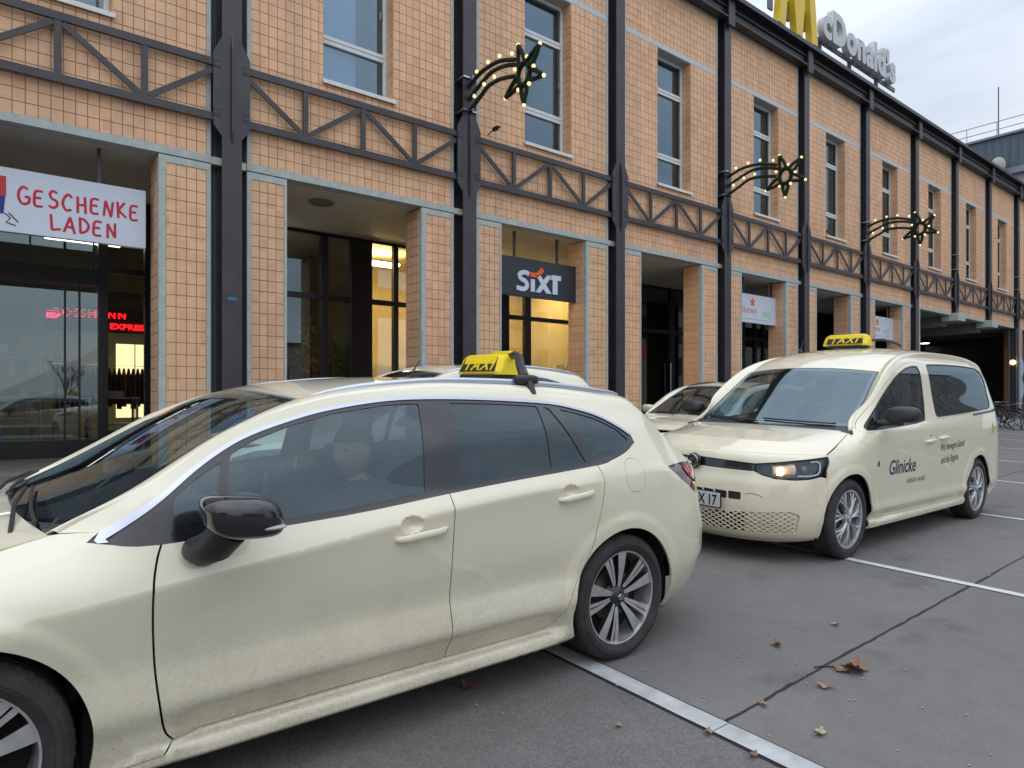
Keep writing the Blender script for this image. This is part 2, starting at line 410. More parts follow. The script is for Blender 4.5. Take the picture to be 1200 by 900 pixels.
E_ST = [-1.6, -.9, -.45, .05, .30, .60, .74, 1.2, 1.65, 2.17, 2.38, 2.6, 2.95, 3.2, 3.5, 4.3]
def _mid(cr, belt, d=0.0):
    return [(.15, .085), (.185, .012), (.215, .018), (.240, .078), (.285, .058), (.365, .014), (.43, .026), (.50, .040 + d),
            (.62, .026 + d), (cr - .014, .0022), (cr, .0), (cr + .014, .0046), (belt, .046),
            (belt + .17, .105), (1.30, .200), (1.36, .238), (1.42, .33)]
E_ROWS = [
    [(.16, .10), (.20, .03), (.25, .01), (.30, 0), (.35, 0), (.40, 0), (.45, 0), (.50, .0), (.55, .01), (.60, .02), (.65, .05), (.69, .08), (.72, .13), (.80, .2), (.9, .3), (1.0, .4), (1.1, .5)],
    [(.16, .10), (.20, .03), (.25, .01), (.30, 0), (.35, 0), (.40, 0), (.45, 0), (.50, .0), (.55, .005), (.60, .012), (.66, .03), (.71, .06), (.75, .12), (.82, .2), (.9, .3), (1.0, .4), (1.1, .5)],
    [(.16, .08), (.20, .02), (.25, .01), (.30, 0), (.35, 0), (.40, .005), (.45, .01), (.50, .01), (.58, .008), (.63, .003), (.67, .008), (.73, .03), (.80, .12), (.85, .2), (.95, .3), (1.05, .4), (1.15, .5)],
    [(.15, .08), (.18, .02), (.22, .02), (.25, .04), (.30, .04), (.37, .02), (.43, .02), (.50, .018), (.58, .010), (.65, .003), (.69, .008), (.76, .035), (.835, .12), (.88, .2), (.97, .3), (1.07, .4), (1.17, .5)],
    [(.15, .085), (.185, .02), (.215, .02), (.24, .03), (.285, .03), (.365, .02), (.43, .026), (.50, .03), (.60, .018), (.685, .007), (.705, .006), (.73, .010), (.865, .105), (.905, .185), (.97, .27), (1.07, .37), (1.17, .47)],
    [(.15, .085), (.185, .02), (.215, .02), (.24, .034), (.285, .034), (.365, .018), (.43, .026), (.50, .034), (.60, .024), (.725, .003), (.740, .001), (.757, .005), (.885, .045), (1.00, .085), (1.06, .13), (1.20, .22), (1.32, .33)],
    [(.15, .085), (.185, .012), (.215, .018), (.24, .077), (.285, .058), (.365, .015), (.43, .027), (.50, .038), (.62, .027), (.740, .002), (.755, .0), (.770, .0045), (.890, .046), (1.02, .09), (1.115, .146), (1.237, .224), (1.343, .33)],
    _mid(.81, .91), _mid(.865, .95), _mid(.905, .985),
    [(.15, .08), (.185, .03), (.215, .022), (.25, .018), (.29, .016), (.365, .010), (.43, .020), (.50, .032), (.62, .025), (.900, .002), (.912, .000), (.926, .0045), (1.0, .048), (1.16, .108), (1.29, .200), (1.34, .238), (1.40, .33)],
    [(.15, .08), (.185, .03), (.215, .02), (.25, .015), (.29, .012), (.365, .010), (.43, .018), (.50, .024), (.62, .015), (.86, .002), (.92, .006), (.98, .025), (1.03, .055), (1.16, .115), (1.28, .200), (1.33, .238), (1.39, .33)],
    [(.17, .07), (.20, .03), (.23, .02), (.26, .01), (.29, .008), (.365, .008), (.43, .008), (.50, .008), (.62, .006), (.84, .006), (.93, .015), (1.0, .05), (1.08, .095), (1.16, .14), (1.24, .195), (1.30, .235), (1.36, .32)],
    [(.20, .07), (.23, .05), (.27, .03), (.31, .02), (.35, .012), (.40, .004), (.45, .0), (.52, .0), (.64, .0), (.80, .015), (.91, .04), (.98, .085), (1.06, .135), (1.14, .185), (1.22, .23), (1.29, .26), (1.35, .32)],
    [(.22, .10), (.26, .08), (.31, .05), (.36, .03), (.41, .015), (.46, .0), (.52, .0), (.58, .0), (.67, .015), (.80, .035), (.90, .06), (.97, .10), (1.06, .16), (1.14, .21), (1.22, .26), (1.29, .32), (1.35, .38)],
    [(.24, .10), (.28, .08), (.33, .05), (.38, .03), (.43, .015), (.48, .0), (.54, .0), (.60, .0), (.69, .03), (.80, .05), (.90, .08), (.97, .12), (1.06, .18), (1.14, .23), (1.22, .28), (1.29, .34), (1.35, .40)],
]
E_OUT = [(-.965, 0), (-.955, .25), (-.91, .5), (-.80, .70), (-.62, .81), (-.35, .872), (.05, .893), (.8, .895), (1.6, .895), (2.4, .895), (2.85, .893),
         (3.15, .878), (3.34, .845), (3.47, .785), (3.57, .690), (3.64, .51), (3.68, .27), (3.69, 0)]
estate = Side(E_OUT, E_ST, E_ROWS, estate_extra)

# ------------------------------------------------------------------ the van
def van_extra(s, z):
    e = 0.0
    lo = smooth(.20, .42, z)
    for hx in (0.0, 2.97):
        r = math.hypot(s - hx, z - .325)
        if r < .8:
            e -= lo * .011 * (1 - smooth(.41, .47, r)) * (1 if z < .8 else max(0, 1 - (z - .8) / .1))
            e -= lo * .010 * (1 - smooth(.45, .8, r))
    for hx, hz in ((1.60, .935), (1.93, .955)):
        r = math.hypot((s - hx) / .060, (z - hz) / .036)
        if r < 1: e += .024 * (1 - r * r) ** .9
    return e
V_ST = [-1.35, -.85, -.55, -.30, 0.0, .30, .60, 1.2, 1.8, 2.5, 3.2, 3.6, 4.0, 4.7]
def _vm(belt):
    return [(.18, .07), (.215, .025), (.25, .02), (.28, .036), (.36, .016), (.44, .030), (.60, .026), (.84, .010), (.96, .001),
            (1.04, .006), (belt, .035), (1.34, .095), (1.60, .165), (1.69, .215), (1.77, .33)]
V_ROWS = [
    [(.16, .11), (.20, .05), (.25, .02), (.30, .01), (.36, 0), (.44, 0), (.52, .005), (.62, .02), (.70, .045), (.76, .055), (.82, .065), (.86, .085), (.89, .12), (1.0, .25), (1.1, .4)],
    [(.16, .11), (.20, .05), (.25, .02), (.30, .01), (.36, 0), (.44, 0), (.52, .005), (.62, .015), (.70, .035), (.76, .045), (.82, .055), (.86, .075), (.89, .12), (1.0, .25), (1.1, .4)],
    [(.16, .10), (.20, .04), (.25, .015), (.30, .005), (.36, 0), (.44, 0), (.52, .0), (.62, .005), (.70, .015), (.76, .025), (.82, .035), (.86, .06), (.90, .12), (1.0, .25), (1.1, .4)],
    [(.17, .09), (.21, .03), (.25, .015), (.29, .01), (.36, 0), (.44, 0), (.52, .0), (.62, .0), (.72, .002), (.80, .010), (.86, .030), (.90, .06), (.95, .14), (1.05, .25), (1.15, .4)],
    [(.18, .08), (.215, .03), (.25, .02), (.28, .03), (.36, .01), (.44, .01), (.55, .008), (.70, .0), (.80, .0), (.88, .018), (.93, .05), (.96, .085), (1.0, .15), (1.08, .25), (1.2, .4)],
    [(.18, .09), (.215, .025), (.25, .02), (.28, .045), (.36, .015), (.44, .022), (.58, .016), (.76, .003), (.88, .0), (.96, .012), (1.01, .050), (1.05, .10), (1.10, .17), (1.2, .25), (1.3, .35)],
    [(.18, .09), (.215, .025), (.25, .02), (.28, .05), (.36, .016), (.44, .028), (.60, .022), (.80, .006), (.93, .0), (1.01, .008), (1.07, .035), (1.20, .075), (1.32, .12), (1.42, .19), (1.52, .28)],
    _vm(1.09), _vm(1.13), _vm(1.16), _vm(1.19),
    [(.22, .08), (.25, .03), (.28, .015), (.32, .01), (.38, .0), (.46, .0), (.60, .0), (.84, .005), (.96, .008), (1.06, .02), (1.20, .045), (1.36, .095), (1.58, .165), (1.66, .215), (1.74, .33)],
    [(.24, .10), (.27, .04), (.30, .02), (.34, .01), (.40, .0), (.48, .0), (.60, .0), (.84, .01), (.96, .015), (1.06, .03), (1.20, .055), (1.36, .10), (1.56, .17), (1.64, .22), (1.72, .33)],
    [(.24, .10), (.27, .04), (.30, .02), (.34, .01), (.40, .0), (.48, .0), (.60, .0), (.84, .01), (.96, .015), (1.06, .03), (1.20, .055), (1.36, .10), (1.56, .17), (1.64, .22), (1.72, .33)],
]
V_OUT = [(-.88, 0), (-.865, .25), (-.81, .48), (-.70, .67), (-.56, .785), (-.37, .865), (-.10, .910), (.3, .9275), (1.3, .9275), (2.4, .9275), (3.1, .925),
         (3.5, .913), (3.74, .880), (3.85, .81), (3.90, .66), (3.925, .35), (3.93, 0)]
van = Side(V_OUT, V_ST, V_ROWS, van_extra)
# ================================================================ ground
def gz(y):
    return SLOPE * min(max(y, -14.0), 11.3)
def asphalt_material():
    m = bpy.data.materials.new('worn grey asphalt'); m.use_nodes = True
    t = m.node_tree; b = t.nodes['Principled BSDF']
    g = N(t, 'ShaderNodeNewGeometry')
    def noise(sc, det=4, ro=.55):
        n = N(t, 'ShaderNodeTexNoise'); n.inputs['Scale'].default_value = sc; n.inputs['Detail'].default_value = det; n.inputs['Roughness'].default_value = ro
        t.links.new(g.outputs['Position'], n.inputs['Vector']); return n
    big = noise(.45, 5); mid = noise(7, 4); fine = noise(140, 2, .7)
    vo = N(t, 'ShaderNodeTexVoronoi'); vo.inputs['Scale'].default_value = 120; t.links.new(g.outputs['Position'], vo.inputs['Vector'])
    sx = N(t, 'ShaderNodeSeparateXYZ'); t.links.new(g.outputs['Position'], sx.inputs[0])
    near = N(t, 'ShaderNodeMath', operation='LESS_THAN'); near.inputs[1].default_value = 2.33; t.links.new(sx.outputs['X'], near.inputs[0])
    def mr_(src, a, b_, c, d_):
        r = N(t, 'ShaderNodeMapRange'); r.inputs['From Min'].default_value = a; r.inputs['From Max'].default_value = b_; r.inputs['To Min'].default_value = c; r.inputs['To Max'].default_value = d_
        t.links.new(src, r.inputs['Value']); return r.outputs[0]
    def mul(a, b_):
        k = N(t, 'ShaderNodeMath', operation='MULTIPLY'); t.links.new(a, k.inputs[0]); t.links.new(b_, k.inputs[1]); return k.outputs[0]
    v = mul(mul(mr_(big.outputs['Fac'], .3, .7, .86, 1.12), mr_(mid.outputs['Fac'], .3, .7, .93, 1.07)), mr_(fine.outputs['Fac'], .25, .75, .78, 1.22))
    # coarser, stone-flecked surface on the near side of the first channel
    st = mr_(vo.outputs['Color'], 0.0, 1.0, .62, 1.08)
    mxn = N(t, 'ShaderNodeMix', data_type='FLOAT'); t.links.new(near.outputs[0], mxn.inputs[0]); mxn.inputs[2].default_value = 1.0; t.links.new(st, mxn.inputs[3])
    v = mul(v, mxn.outputs[0])
    sc = N(t, 'ShaderNodeVectorMath', operation='SCALE'); sc.inputs[0].default_value = (.148, .142, .136); t.links.new(v, sc.inputs['Scale'])
    # dark stains
    s2 = noise(1.6, 6, .6); stn = mr_(s2.outputs['Fac'], .58, .70, 1.0, .66)
    sc2 = N(t, 'ShaderNodeVectorMath', operation='SCALE'); t.links.new(sc.outputs[0], sc2.inputs[0]); t.links.new(stn, sc2.inputs['Scale'])
    t.links.new(sc2.outputs[0], b.inputs['Base Color']); b.inputs['Roughness'].default_value = .78
    bp = N(t, 'ShaderNodeBump'); bp.inputs['Strength'].default_value = .5; bp.inputs['Distance'].default_value = .004
    t.links.new(fine.outputs['Fac'], bp.inputs['Height']); t.links.new(bp.outputs[0], b.inputs['Normal'])
    return m
M_ASPH = asphalt_material()
ys = [-400, -14, 0, 2, 4, 6, 8, 10, 11.3, 22, 400]
xs = [-400, -20, 0, 5, 10, 20, 40, 60, 100, 400]
g = MB()
g.v = [(x, y, gz(y)) for y in ys for x in xs]
g.f = [(j * len(xs) + i, j * len(xs) + i + 1, (j + 1) * len(xs) + i + 1, (j + 1) * len(xs) + i) for j in range(len(ys) - 1) for i in range(len(xs) - 1)]
tag(g.build('ground', M_ASPH), kind='structure')
M_GROOVE = material('dark bitumen joint', (.014, .013, .013), .8)
M_CHAN = material('worn pale stone channel', (.40, .41, .41), .7, noise=(9, .22, 8), bump=(80, .4, .003))
M_LINE = material('worn white road paint', (.55, .56, .54), .7, noise=(22, .14, 8))
def ground_strip(mb, x0, x1, y0, y1, h, nseg=24):
    base = len(mb.v)
    for i in range(nseg + 1):
        y = lerp(y0, y1, i / nseg); j = random.uniform(-.0015, .0015)
        mb.v += [(x0 + j, y, gz(y) + h), (x1 + j, y, gz(y) + h)]
    mb.f += [(base + 2 * i, base + 2 * i + 1, base + 2 * i + 3, base + 2 * i + 2) for i in range(nseg)]
# first channel: pale stone between two dark joints, laid in lengths
jm = MB(); ground_strip(jm, 2.272, 2.410, -5, 9.5, .002)
tag(jm.build('road_marking', M_GROOVE, fix=False), kind='structure')
y = -5.0; lens = [1.55, 2.03, .60, 1.9, 2.2, 1.6, 1.8]
y = -2.375; stops = [-4.9, -3.3, -1.45, .35, 1.595, 3.3, 5.0, 6.7, 8.4, 9.5]
for a, b_ in zip(stops[:-1], stops[1:]):
    c = MB(); ground_strip(c, 2.286, 2.395, a + .002, b_ - .002, .006, 10)
    tag(c.build('road_marking', M_CHAN, fix=False), kind='structure')
for x, wd, m_ in ((5.535, .085, M_LINE), (8.862, .085, M_LINE), (12.46, .09, M_LINE), (16.24, .09, M_LINE), (20.0, .09, M_LINE), (23.8, .09, M_LINE), (27.6, .09, M_LINE)):
    j = MB(); ground_strip(j, x + wd / 2 - .002, x + wd / 2 + .012, -8, 9.5, .002, 30)
    tag(j.build('road_marking', M_GROOVE, fix=False), kind='structure')
    j = MB(); ground_strip(j, x - wd / 2, x + wd / 2, -8, 9.5, .006, 30)
    tag(j.build('road_marking', m_, fix=False), kind='structure')
# expansion joints running along the square
for pts in ([(2.41, 1.615), (3.0, 1.635), (3.6, 1.652), (4.4, 1.672), (5.49, 1.70)], [(5.58, 1.70), (8.8, 1.78)], [(8.9, 3.5), (12.41, 3.59), (15, 3.70), (30, 4.3)], [(5.58, 6.2), (30, 6.6)]):
    j = MB(); base = 0; P = []
    for (a, b_), (c, d_) in zip(pts[:-1], pts[1:]):
        for k in range(10): P.append((lerp(a, c, k / 10), lerp(b_, d_, k / 10) + random.uniform(-.004, .004)))
    P.append(pts[-1])
    for x, y in P:
        wj = .007 + random.uniform(-.002, .003); j.v += [(x, y - wj, gz(y) + .003), (x, y + wj, gz(y) + .003)]
    j.f = [(2 * i, 2 * i + 2, 2 * i + 3, 2 * i + 1) for i in range(len(P) - 1)]
    tag(j.build('road_marking', M_GROOVE, fix=False), kind='structure')

# ================================================================ the tiled building
D = 11.5                                # plane of the tiled front
CX_ = [-1.55, 3.14, 7.83, 12.40, 16.98, 21.50, 26.00, 30.55, 35.07, 39.62, 44.12, 48.7]
CX_ = [-6.2] + CX_
HALF = .285                             # half width of the slot in which a steel column stands
Z_LINT, Z_TOP = 5.20, 12.42
bld = empty('shop_building', (20, D, gz(D)))
tag(bld, 'long shop building clad in tan square tiles, dark steel columns and trusses along its front', 'building')
BO = Vector((20, D, gz(D)))
def blk(mb, name, mat, parent=bld, **kw):
    """build in world coordinates, then hang under the building"""
    mb.v = [(x - BO.x, y - BO.y, z - BO.z) for x, y, z in mb.v]
    return mb.build(name, mat, parent, **kw)

cF, sF = math.cos(R(51.7)), math.sin(R(51.7))
def scr(x, y, z):
    dd = cF * x + sF * y; return (600 + 780 * (sF * x - cF * y) / dd, 467 - 780 * (z - CAM_H) / dd, dd)

tiles = []        # (origin, u axis, width, height, normal)
def tile_field(x0, x1, z0, z1, y=D, along='x', nrm=-1, holes=()):
    """rows of tiles on a rectangle; along='y' -> a reveal whose plane is x = y argument"""
    n = max(1, round((x1 - x0) / TW)); m = max(1, round((z1 - z0) / TH)); a = (x1 - x0) / n; b = (z1 - z0) / m
    for i in range(n):
        for j in range(m):
            u0, u1 = x0 + i * a, x0 + (i + 1) * a; w0, w1 = z0 + j * b, z0 + (j + 1) * b
            pieces = [(u0, u1, w0, w1)]
            for hx0, hx1, hz0, hz1 in holes:
                nw = []
                for p in pieces:
                    if p[1] <= hx0 + .004 or p[0] >= hx1 - .004 or p[3] <= hz0 + .004 or p[2] >= hz1 - .004: nw.append(p); continue
                    if p[0] < hx0 - .02: nw.append((p[0], hx0, p[2], p[3]))
                    if p[1] > hx1 + .02: nw.append((hx1, p[1], p[2], p[3]))
                    mx0, mx1 = max(p[0], hx0), min(p[1], hx1)
                    if p[2] < hz0 - .02: nw.append((mx0, mx1, p[2], hz0))
                    if p[3] > hz1 + .02: nw.append((mx0, mx1, hz1, p[3]))
                pieces = nw
            for p in pieces: tiles.append((p, y, along, nrm))
backing = MB()
def back_rect(x0, x1, z0, z1, holes=(), y=D + .005):
    """flat mortar plane behind the tiles, cut round the window"""
    if not holes: backing.add([(x0, y, z0), (x1, y, z0), (x1, y, z1), (x0, y, z1)], [(0, 1, 2, 3)]); return
    a, b, c, d_ = holes[0]
    for r in ((x0, a, z0, z1), (b, x1, z0, z1), (a, b, z0, c), (a, b, d_, z1)): back_rect(*r)
trim = MB(); band = MB(); core = MB(); soff = MB()
Z_T0 = 5.32                              # top of the lintel strip
for k in range(len(CX_) - 1):
    xl, xr = CX_[k] + HALF, CX_[k + 1] - HALF
    passage = CX_[k] > 30 and CX_[k] < 44
    wx0 = CX_[k] + 1.62; wx1 = wx0 + 1.40; hole = [(wx0, wx1, 7.13, 10.72)]
    e = .065
    # upper panel: pale edge strips, tiles, band, top strip
    trim.box(xl, xl + e, D - .012, D + .22, Z_T0, Z_TOP); trim.box(xr - e, xr, D - .012, D + .22, Z_T0, Z_TOP)
    trim.box(xl, xr, D - .015, D + .22, Z_LINT, Z_T0); trim.box(xl + e, xr - e, D - .012, D + .22, Z_TOP - .07, Z_TOP - .001)
    band.box(xl + e, xr - e, D - .006, D + .02, 10.74, 10.87)
    back_rect(xl + e, xr - e, Z_T0, Z_TOP - .07, [(wx0, wx1, 7.13, 10.74)])
    tile_field(xl + e, xr - e, Z_T0, 10.74, holes=hole); tile_field(xl + e, xr - e, 10.87, Z_TOP - .07)
    # window reveal
    for xx, nn in ((wx0, 1), (wx1, -1)):
        tile_field(D, D + .27, 7.13, 10.74, y=xx, along='y', nrm=nn)
        yy = .005 * -nn
        backing.add([(xx + yy, D, 7.13), (xx + yy, D + .3, 7.13), (xx + yy, D + .3, 10.74), (xx + yy, D, 10.74)], [(0, 1, 2, 3)])
    trim.box(wx0, wx1, D + .02, D + .30, 10.725, 10.739)
    # pillars either side of the ground-floor opening
    segs = []
    if not passage: segs = [(xl, xl + .67, 1), (xr - .67 - .09, xr, -1)]
    if CX_[k] > 30 and CX_[k] < 31: segs = [(xl, xl + .42, 1)]
    if CX_[k + 1] > 44 and passage: segs = []
    for a, b, sd in segs:
        z1 = Z_LINT - .02
        inner = b if sd == 1 else a
        ew = .045 if sd == 1 else .10          # pale strip on the opening side
        oa, ob = (a + .065, b - ew) if sd == 1 else (a + ew, b - .065)
        trim.box(a, oa, D - .012, D + .09, .2, z1); trim.box(ob, b, D - .012, D + .09, .2, z1); trim.box(oa, ob, D - .012, D + .1, z1 - .11, z1)
        back_rect(oa, ob, .2, z1 - .11); tile_field(oa, ob, .2, z1 - .11)
        nn = 1 if sd == 1 else -1
        tile_field(D + .09, D + .62, .2, z1, y=inner, along='y', nrm=nn)
        cb = MB(); cb.box(min(a, b) + .01, max(a, b) - .01, D + .10, D + .60, .1, Z_LINT - .001); blk(cb, 'pillar_core', M_JOINT)
        # back of the reveal
    if not passage and k > 0: pass
# shoes under the columns of the passage
for k in range(len(CX_)):
    if 34 < CX_[k] < 44: trim.box(CX_[k] - HALF - .16, CX_[k] + HALF + .16, D - .35, D + .35, 4.93, 5.28, .02)
blk(trim, 'concrete_trim', M_CONC); blk(band, 'stone_band', M_BAND)
blk(backing, 'mortar_joint', M_JOINT, fix=False)
# tiles: the 300 that show largest stand as objects, the others are joined
TD = .012
def tile_verts(t):
    (a, b, c, d_), y, along, nrm = t; j = .0032; q = .003
    a += j; b -= j; c += j; d_ -= j
    o = [(a, 0, c), (b, 0, c), (b, 0, d_), (a, 0, d_), (a + q, 1, c + q), (b - q, 1, c + q), (b - q, 1, d_ - q), (a + q, 1, d_ - q)]
    out_ = []
    for u, h, z in o:
        if along == 'x': out_.append((u, y + .008 - h * (TD - .002), z))
        else: out_.append((y + nrm * (-.008 + h * (TD - .002)), u, z))
    return out_
TF = [(4, 5, 6, 7), (0, 1, 5, 4), (1, 2, 6, 5), (2, 3, 7, 6), (3, 0, 4, 7)]
def tile_size(t):
    (a, b, c, d_), y, along, nrm = t
    if along != 'x' or b - a < TW * .8 or d_ - c < TH * .8: return 0
    u0, v0, d0 = scr(a, y, c); u1, v1, d1 = scr(b, y, d_)
    if d0 < 1 or u0 < 8 or u1 > 1190 or v1 < 6 or v0 > 470 or (v0 > 432 and u0 > 230): return 0
    return abs(u1 - u0)
order = sorted(range(len(tiles)), key=lambda i: -tile_size(tiles[i]))
single = set(order[:290]); joined = MB(); shared = {}
for i, t in enumerate(tiles):
    v = tile_verts(t)
    if i in single:
        (a, b, c, d_), y, along, nrm = t
        c0 = Vector(((a + b) / 2, y, (c + d_) / 2)); key = (round(b - a, 3), round(d_ - c, 3))
        if key not in shared:
            me = bpy.data.meshes.new('tile'); me.from_pydata([tuple(Vector(p) - c0) for p in v], [], TF); me.materials.append(M_TILE); shared[key] = me
        o = bpy.data.objects.new('tile', shared[key]); o.location = c0 - BO + Vector((0, random.uniform(-.0012, .0012), 0)); o.rotation_euler = (random.uniform(-.004, .004), 0, random.uniform(-.005, .005))
        link(o, bld)
    else: joined.add(v, TF)
tag(blk(joined, 'tile_cladding', M_TILE, fix=False), kind='stuff')

# structural core: upper storey mass, soffit, arcade back, party walls
mass = MB()
for k in range(len(CX_) - 1):
    xl, xr = CX_[k], CX_[k + 1]; wx0 = CX_[k] + 1.62; wx1 = wx0 + 1.40
    for r in ((xl, wx0 - .01, 5.3, 12.9), (wx1 + .01, xr, 5.3, 12.9), (wx0 - .01, wx1 + .01, 5.3, 7.12), (wx0 - .01, wx1 + .01, 10.75, 12.9)):
        mass.box(r[0], r[1], D + .225 if r[1] - r[0] < 1.5 else D + .225, D + .9, r[2], r[3])
mass.box(CX_[0], CX_[-1], D + 4.2, D + 16, 5.3, 12.9)
mass.box(CX_[0], CX_[-1], D + .9, D + 4.2, 12.3, 12.9)
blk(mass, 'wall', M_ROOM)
M_SLOT = material('dark slot lining', (.10, .105, .11), .8)
for c in CX_:
    slot = MB(); slot.box(c - HALF - .004, c + HALF + .004, D + .19, D + .224, .1 if c < 33 or c > 44 else 5.3, 12.5); blk(slot, 'column_recess', M_SLOT)
soff = MB(); soff.box(CX_[0], 30.9, D + .02, D + 4.2, 5.201, 5.32)
blk(soff, 'arcade_ceiling', M_SOFFIT)
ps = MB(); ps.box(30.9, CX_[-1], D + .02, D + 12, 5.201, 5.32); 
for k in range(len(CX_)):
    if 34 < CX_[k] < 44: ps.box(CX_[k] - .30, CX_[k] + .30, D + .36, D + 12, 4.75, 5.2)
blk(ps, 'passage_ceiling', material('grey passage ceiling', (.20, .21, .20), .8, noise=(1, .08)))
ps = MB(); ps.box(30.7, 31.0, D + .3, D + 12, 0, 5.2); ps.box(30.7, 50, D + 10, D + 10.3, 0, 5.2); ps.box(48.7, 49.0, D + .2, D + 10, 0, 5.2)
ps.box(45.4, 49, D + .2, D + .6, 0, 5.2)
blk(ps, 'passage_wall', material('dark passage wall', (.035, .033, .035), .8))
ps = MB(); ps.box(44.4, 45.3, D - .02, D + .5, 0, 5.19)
blk(ps, 'brick_pier', material('tan pier at the passage', (.50, .27, .16), .7, noise=(3, .08)))
fl = MB(); fl.box(CX_[0], 50, D + .3, D + 16, .20, .30)
blk(fl, 'arcade_floor', material('grey arcade paving', (.20, .20, .19), .7, noise=(2, .1)))

# steel columns with gusset plates
colmesh = None
for k, c in enumerate(CX_):
    if k == 0: continue
    z0 = 0.15 if c < 33 or c > 44 else 5.28
    y0 = D - .17
    m_ = MB(); m_.box(-.155, .155, 0, .022, z0, 13.0); m_.box(-.012, .012, .022, .30, z0, 12.9); m_.box(-.155, .155, .30, .322, z0, 12.9)
    m_.v = [(x + c, y + y0, z) for x, y, z in m_.v]
    col = blk(m_, 'steel_column', M_STEEL)
    for s in (-1, 1):
        p = MB(); o = [(s * .156, 5.62), (s * .285, 5.80), (s * .285, 6.95), (s * .156, 7.22)]
        p.prism([(c + a, b) for a, b in o], y0 + .004, y0 + .03); blk(p, 'gusset_plate', M_STEEL, col)
    p = MB(); p.prism([(y0 + .0, 5.50), (y0 - .055, 5.72), (y0 - .055, 7.05), (y0, 7.32)], c - .014, c + .014, 'yz'); blk(p, 'stiffener', M_STEEL, col)
    for zz in (6.0, 6.78):
        for s in (-1, 1):
            p = MB(); p.box(c + s * .225 - .055, c + s * .225 + .055, y0 - .006, y0 + .003, zz - .07, zz + .07, .002)
            for dz in (-.035, .035):
                for dx in (-.025, .025): p.sphere((c + s * .225 + dx, y0 - .008, zz + dz), .012, 6, 4)
            blk(p, 'bolted_bracket', M_STEEL, col)
# trusses
for k in range(1, len(CX_) - 1):
    a, b = CX_[k] + .16, CX_[k + 1] - .16; y0 = D - .10
    t = MB(); t.box(a, b, y0 - .028, y0 + .028, 6.745, 6.865, .005); tr_ = blk(t, 'truss', M_STEEL)
    t = MB(); t.box(a, b, y0 - .028, y0 + .028, 5.860, 5.985, .005); blk(t, 'lower_chord', M_STEEL, tr_)
    q = (b - a) / 4
    for i in (1, 2, 3):
        t = MB(); t.box(a + i * q - .045, a + i * q + .045, y0 - .022, y0 + .022, 5.98, 6.75, .004); blk(t, 'post', M_STEEL, tr_)
    for (i0, z0_), (i1, z1_) in (((0.06, 6.72), (.95, 6.0)), ((1.05, 6.0), (1.95, 6.72)), ((2.05, 6.72), (2.95, 6.0)), ((3.05, 6.0), (3.94, 6.72))):
        t = MB(); t.beam((a + i0 * q, y0, z0_), (a + i1 * q, y0, z1_), .085, .03); blk(t, 'diagonal', M_STEEL, tr_)
# roof beam and eaves
rb = MB()
rb.box(-3, 49.5, D - .16, D - .13, 12.44, 12.98); rb.box(-3, 49.5, D - .30, D - .02, 12.40, 12.44); rb.box(-3, 49.5, D - .34, D + .3, 12.98, 13.03)
rb.box(-3, 49.5, D - .22, D - .16, 12.74, 12.78); rb.box(-3, 49.5, D - .13, D + .9, 12.435, 12.46)
rb.box(-3, 49.5, D - .42, D - .34, 12.94, 13.07)
blk(rb, 'roof_beam', M_STEEL2)
rf = MB(); rf.box(-3, 49.5, D - .30, D + 16, 13.031, 13.12); blk(rf, 'roof', material('grey roof felt', (.12, .12, .12), .9))
for k in range(3, len(CX_)):
    p = MB(); p.box(CX_[k] - .155, CX_[k] + .155, D - .31, D - .235, 12.2, 12.96, .01); blk(p, 'beam_bracket', M_STEEL2)

# upper windows
M_BLIND = material('pale window blind', (.34, .42, .54), .9, noise=(2, .05))
for k in range(1, len(CX_) - 1):
    x0 = CX_[k] + 1.62; x1 = x0 + 1.40; y = D + .27; f = .075
    fr = MB(); fr.box(x0, x0 + f, y, y + .08, 7.15, 10.72, .006); fr.box(x1 - f, x1, y, y + .08, 7.15, 10.72, .006)
    fr.box(x0 + f, x1 - f, y, y + .08, 7.15, 7.22); fr.box(x0 + f, x1 - f, y, y + .08, 10.64, 10.72)
    win = blk(fr, 'window', M_WHITEFR)
    for z in (7.93, 9.70):
        tb = MB(); tb.box(x0 + f, x1 - f, y - .01, y + .07, z, z + .075, .005); tb.box(x0 + f, x1 - f, y - .02, y + .06, z + .08, z + .15, .005); blk(tb, 'transom', M_WHITEFR, win)
    for a, b in ((7.22, 7.93), (8.08, 9.70), (9.85, 10.64)):
        p = MB(); p.box(x0 + f, x1 - f, y + .04, y + .052, a, b); blk(p, 'pane', M_GLASSWIN, win)
        p = MB(); p.box(x1 - f - .09, x1 - f - .055, y + .012, y + .045, a, b)
        blk(p, 'sash', material('dark sash profile', (.06, .055, .05), .4), win)
    p = MB(); p.box(x0 - .03, x1 + .04, D - .05, y, 7.085, 7.125, .004); p.box(x0 - .03, x1 + .04, D - .055, D - .04, 7.05, 7.12)
    blk(p, 'window_sill', M_SILL, win)
    cut = x0 + [.95, .98, .82, .35, .2, .2, .2, .2, .2, .2, .2, .2][k]
    p = MB(); p.box(x0, cut, y + .16, y + .17, 7.1, 10.72); blk(p, 'blind', M_BLIND, win)
    if k < 4:
        p = MB(); p.box(x1 - f - .075, x1 - f - .06, y - .02, y + .012, 8.75, 8.9, .004); blk(p, 'handle', material('brass handle', (.5, .42, .25), .3, metal=1), win)
# rooms behind the upper windows
rm = MB()
for c in CX_: rm.box(c - .06, c + .06, D + .9, D + 4.2, 5.32, 12.3)
blk(rm, 'party_wall', M_ROOM)
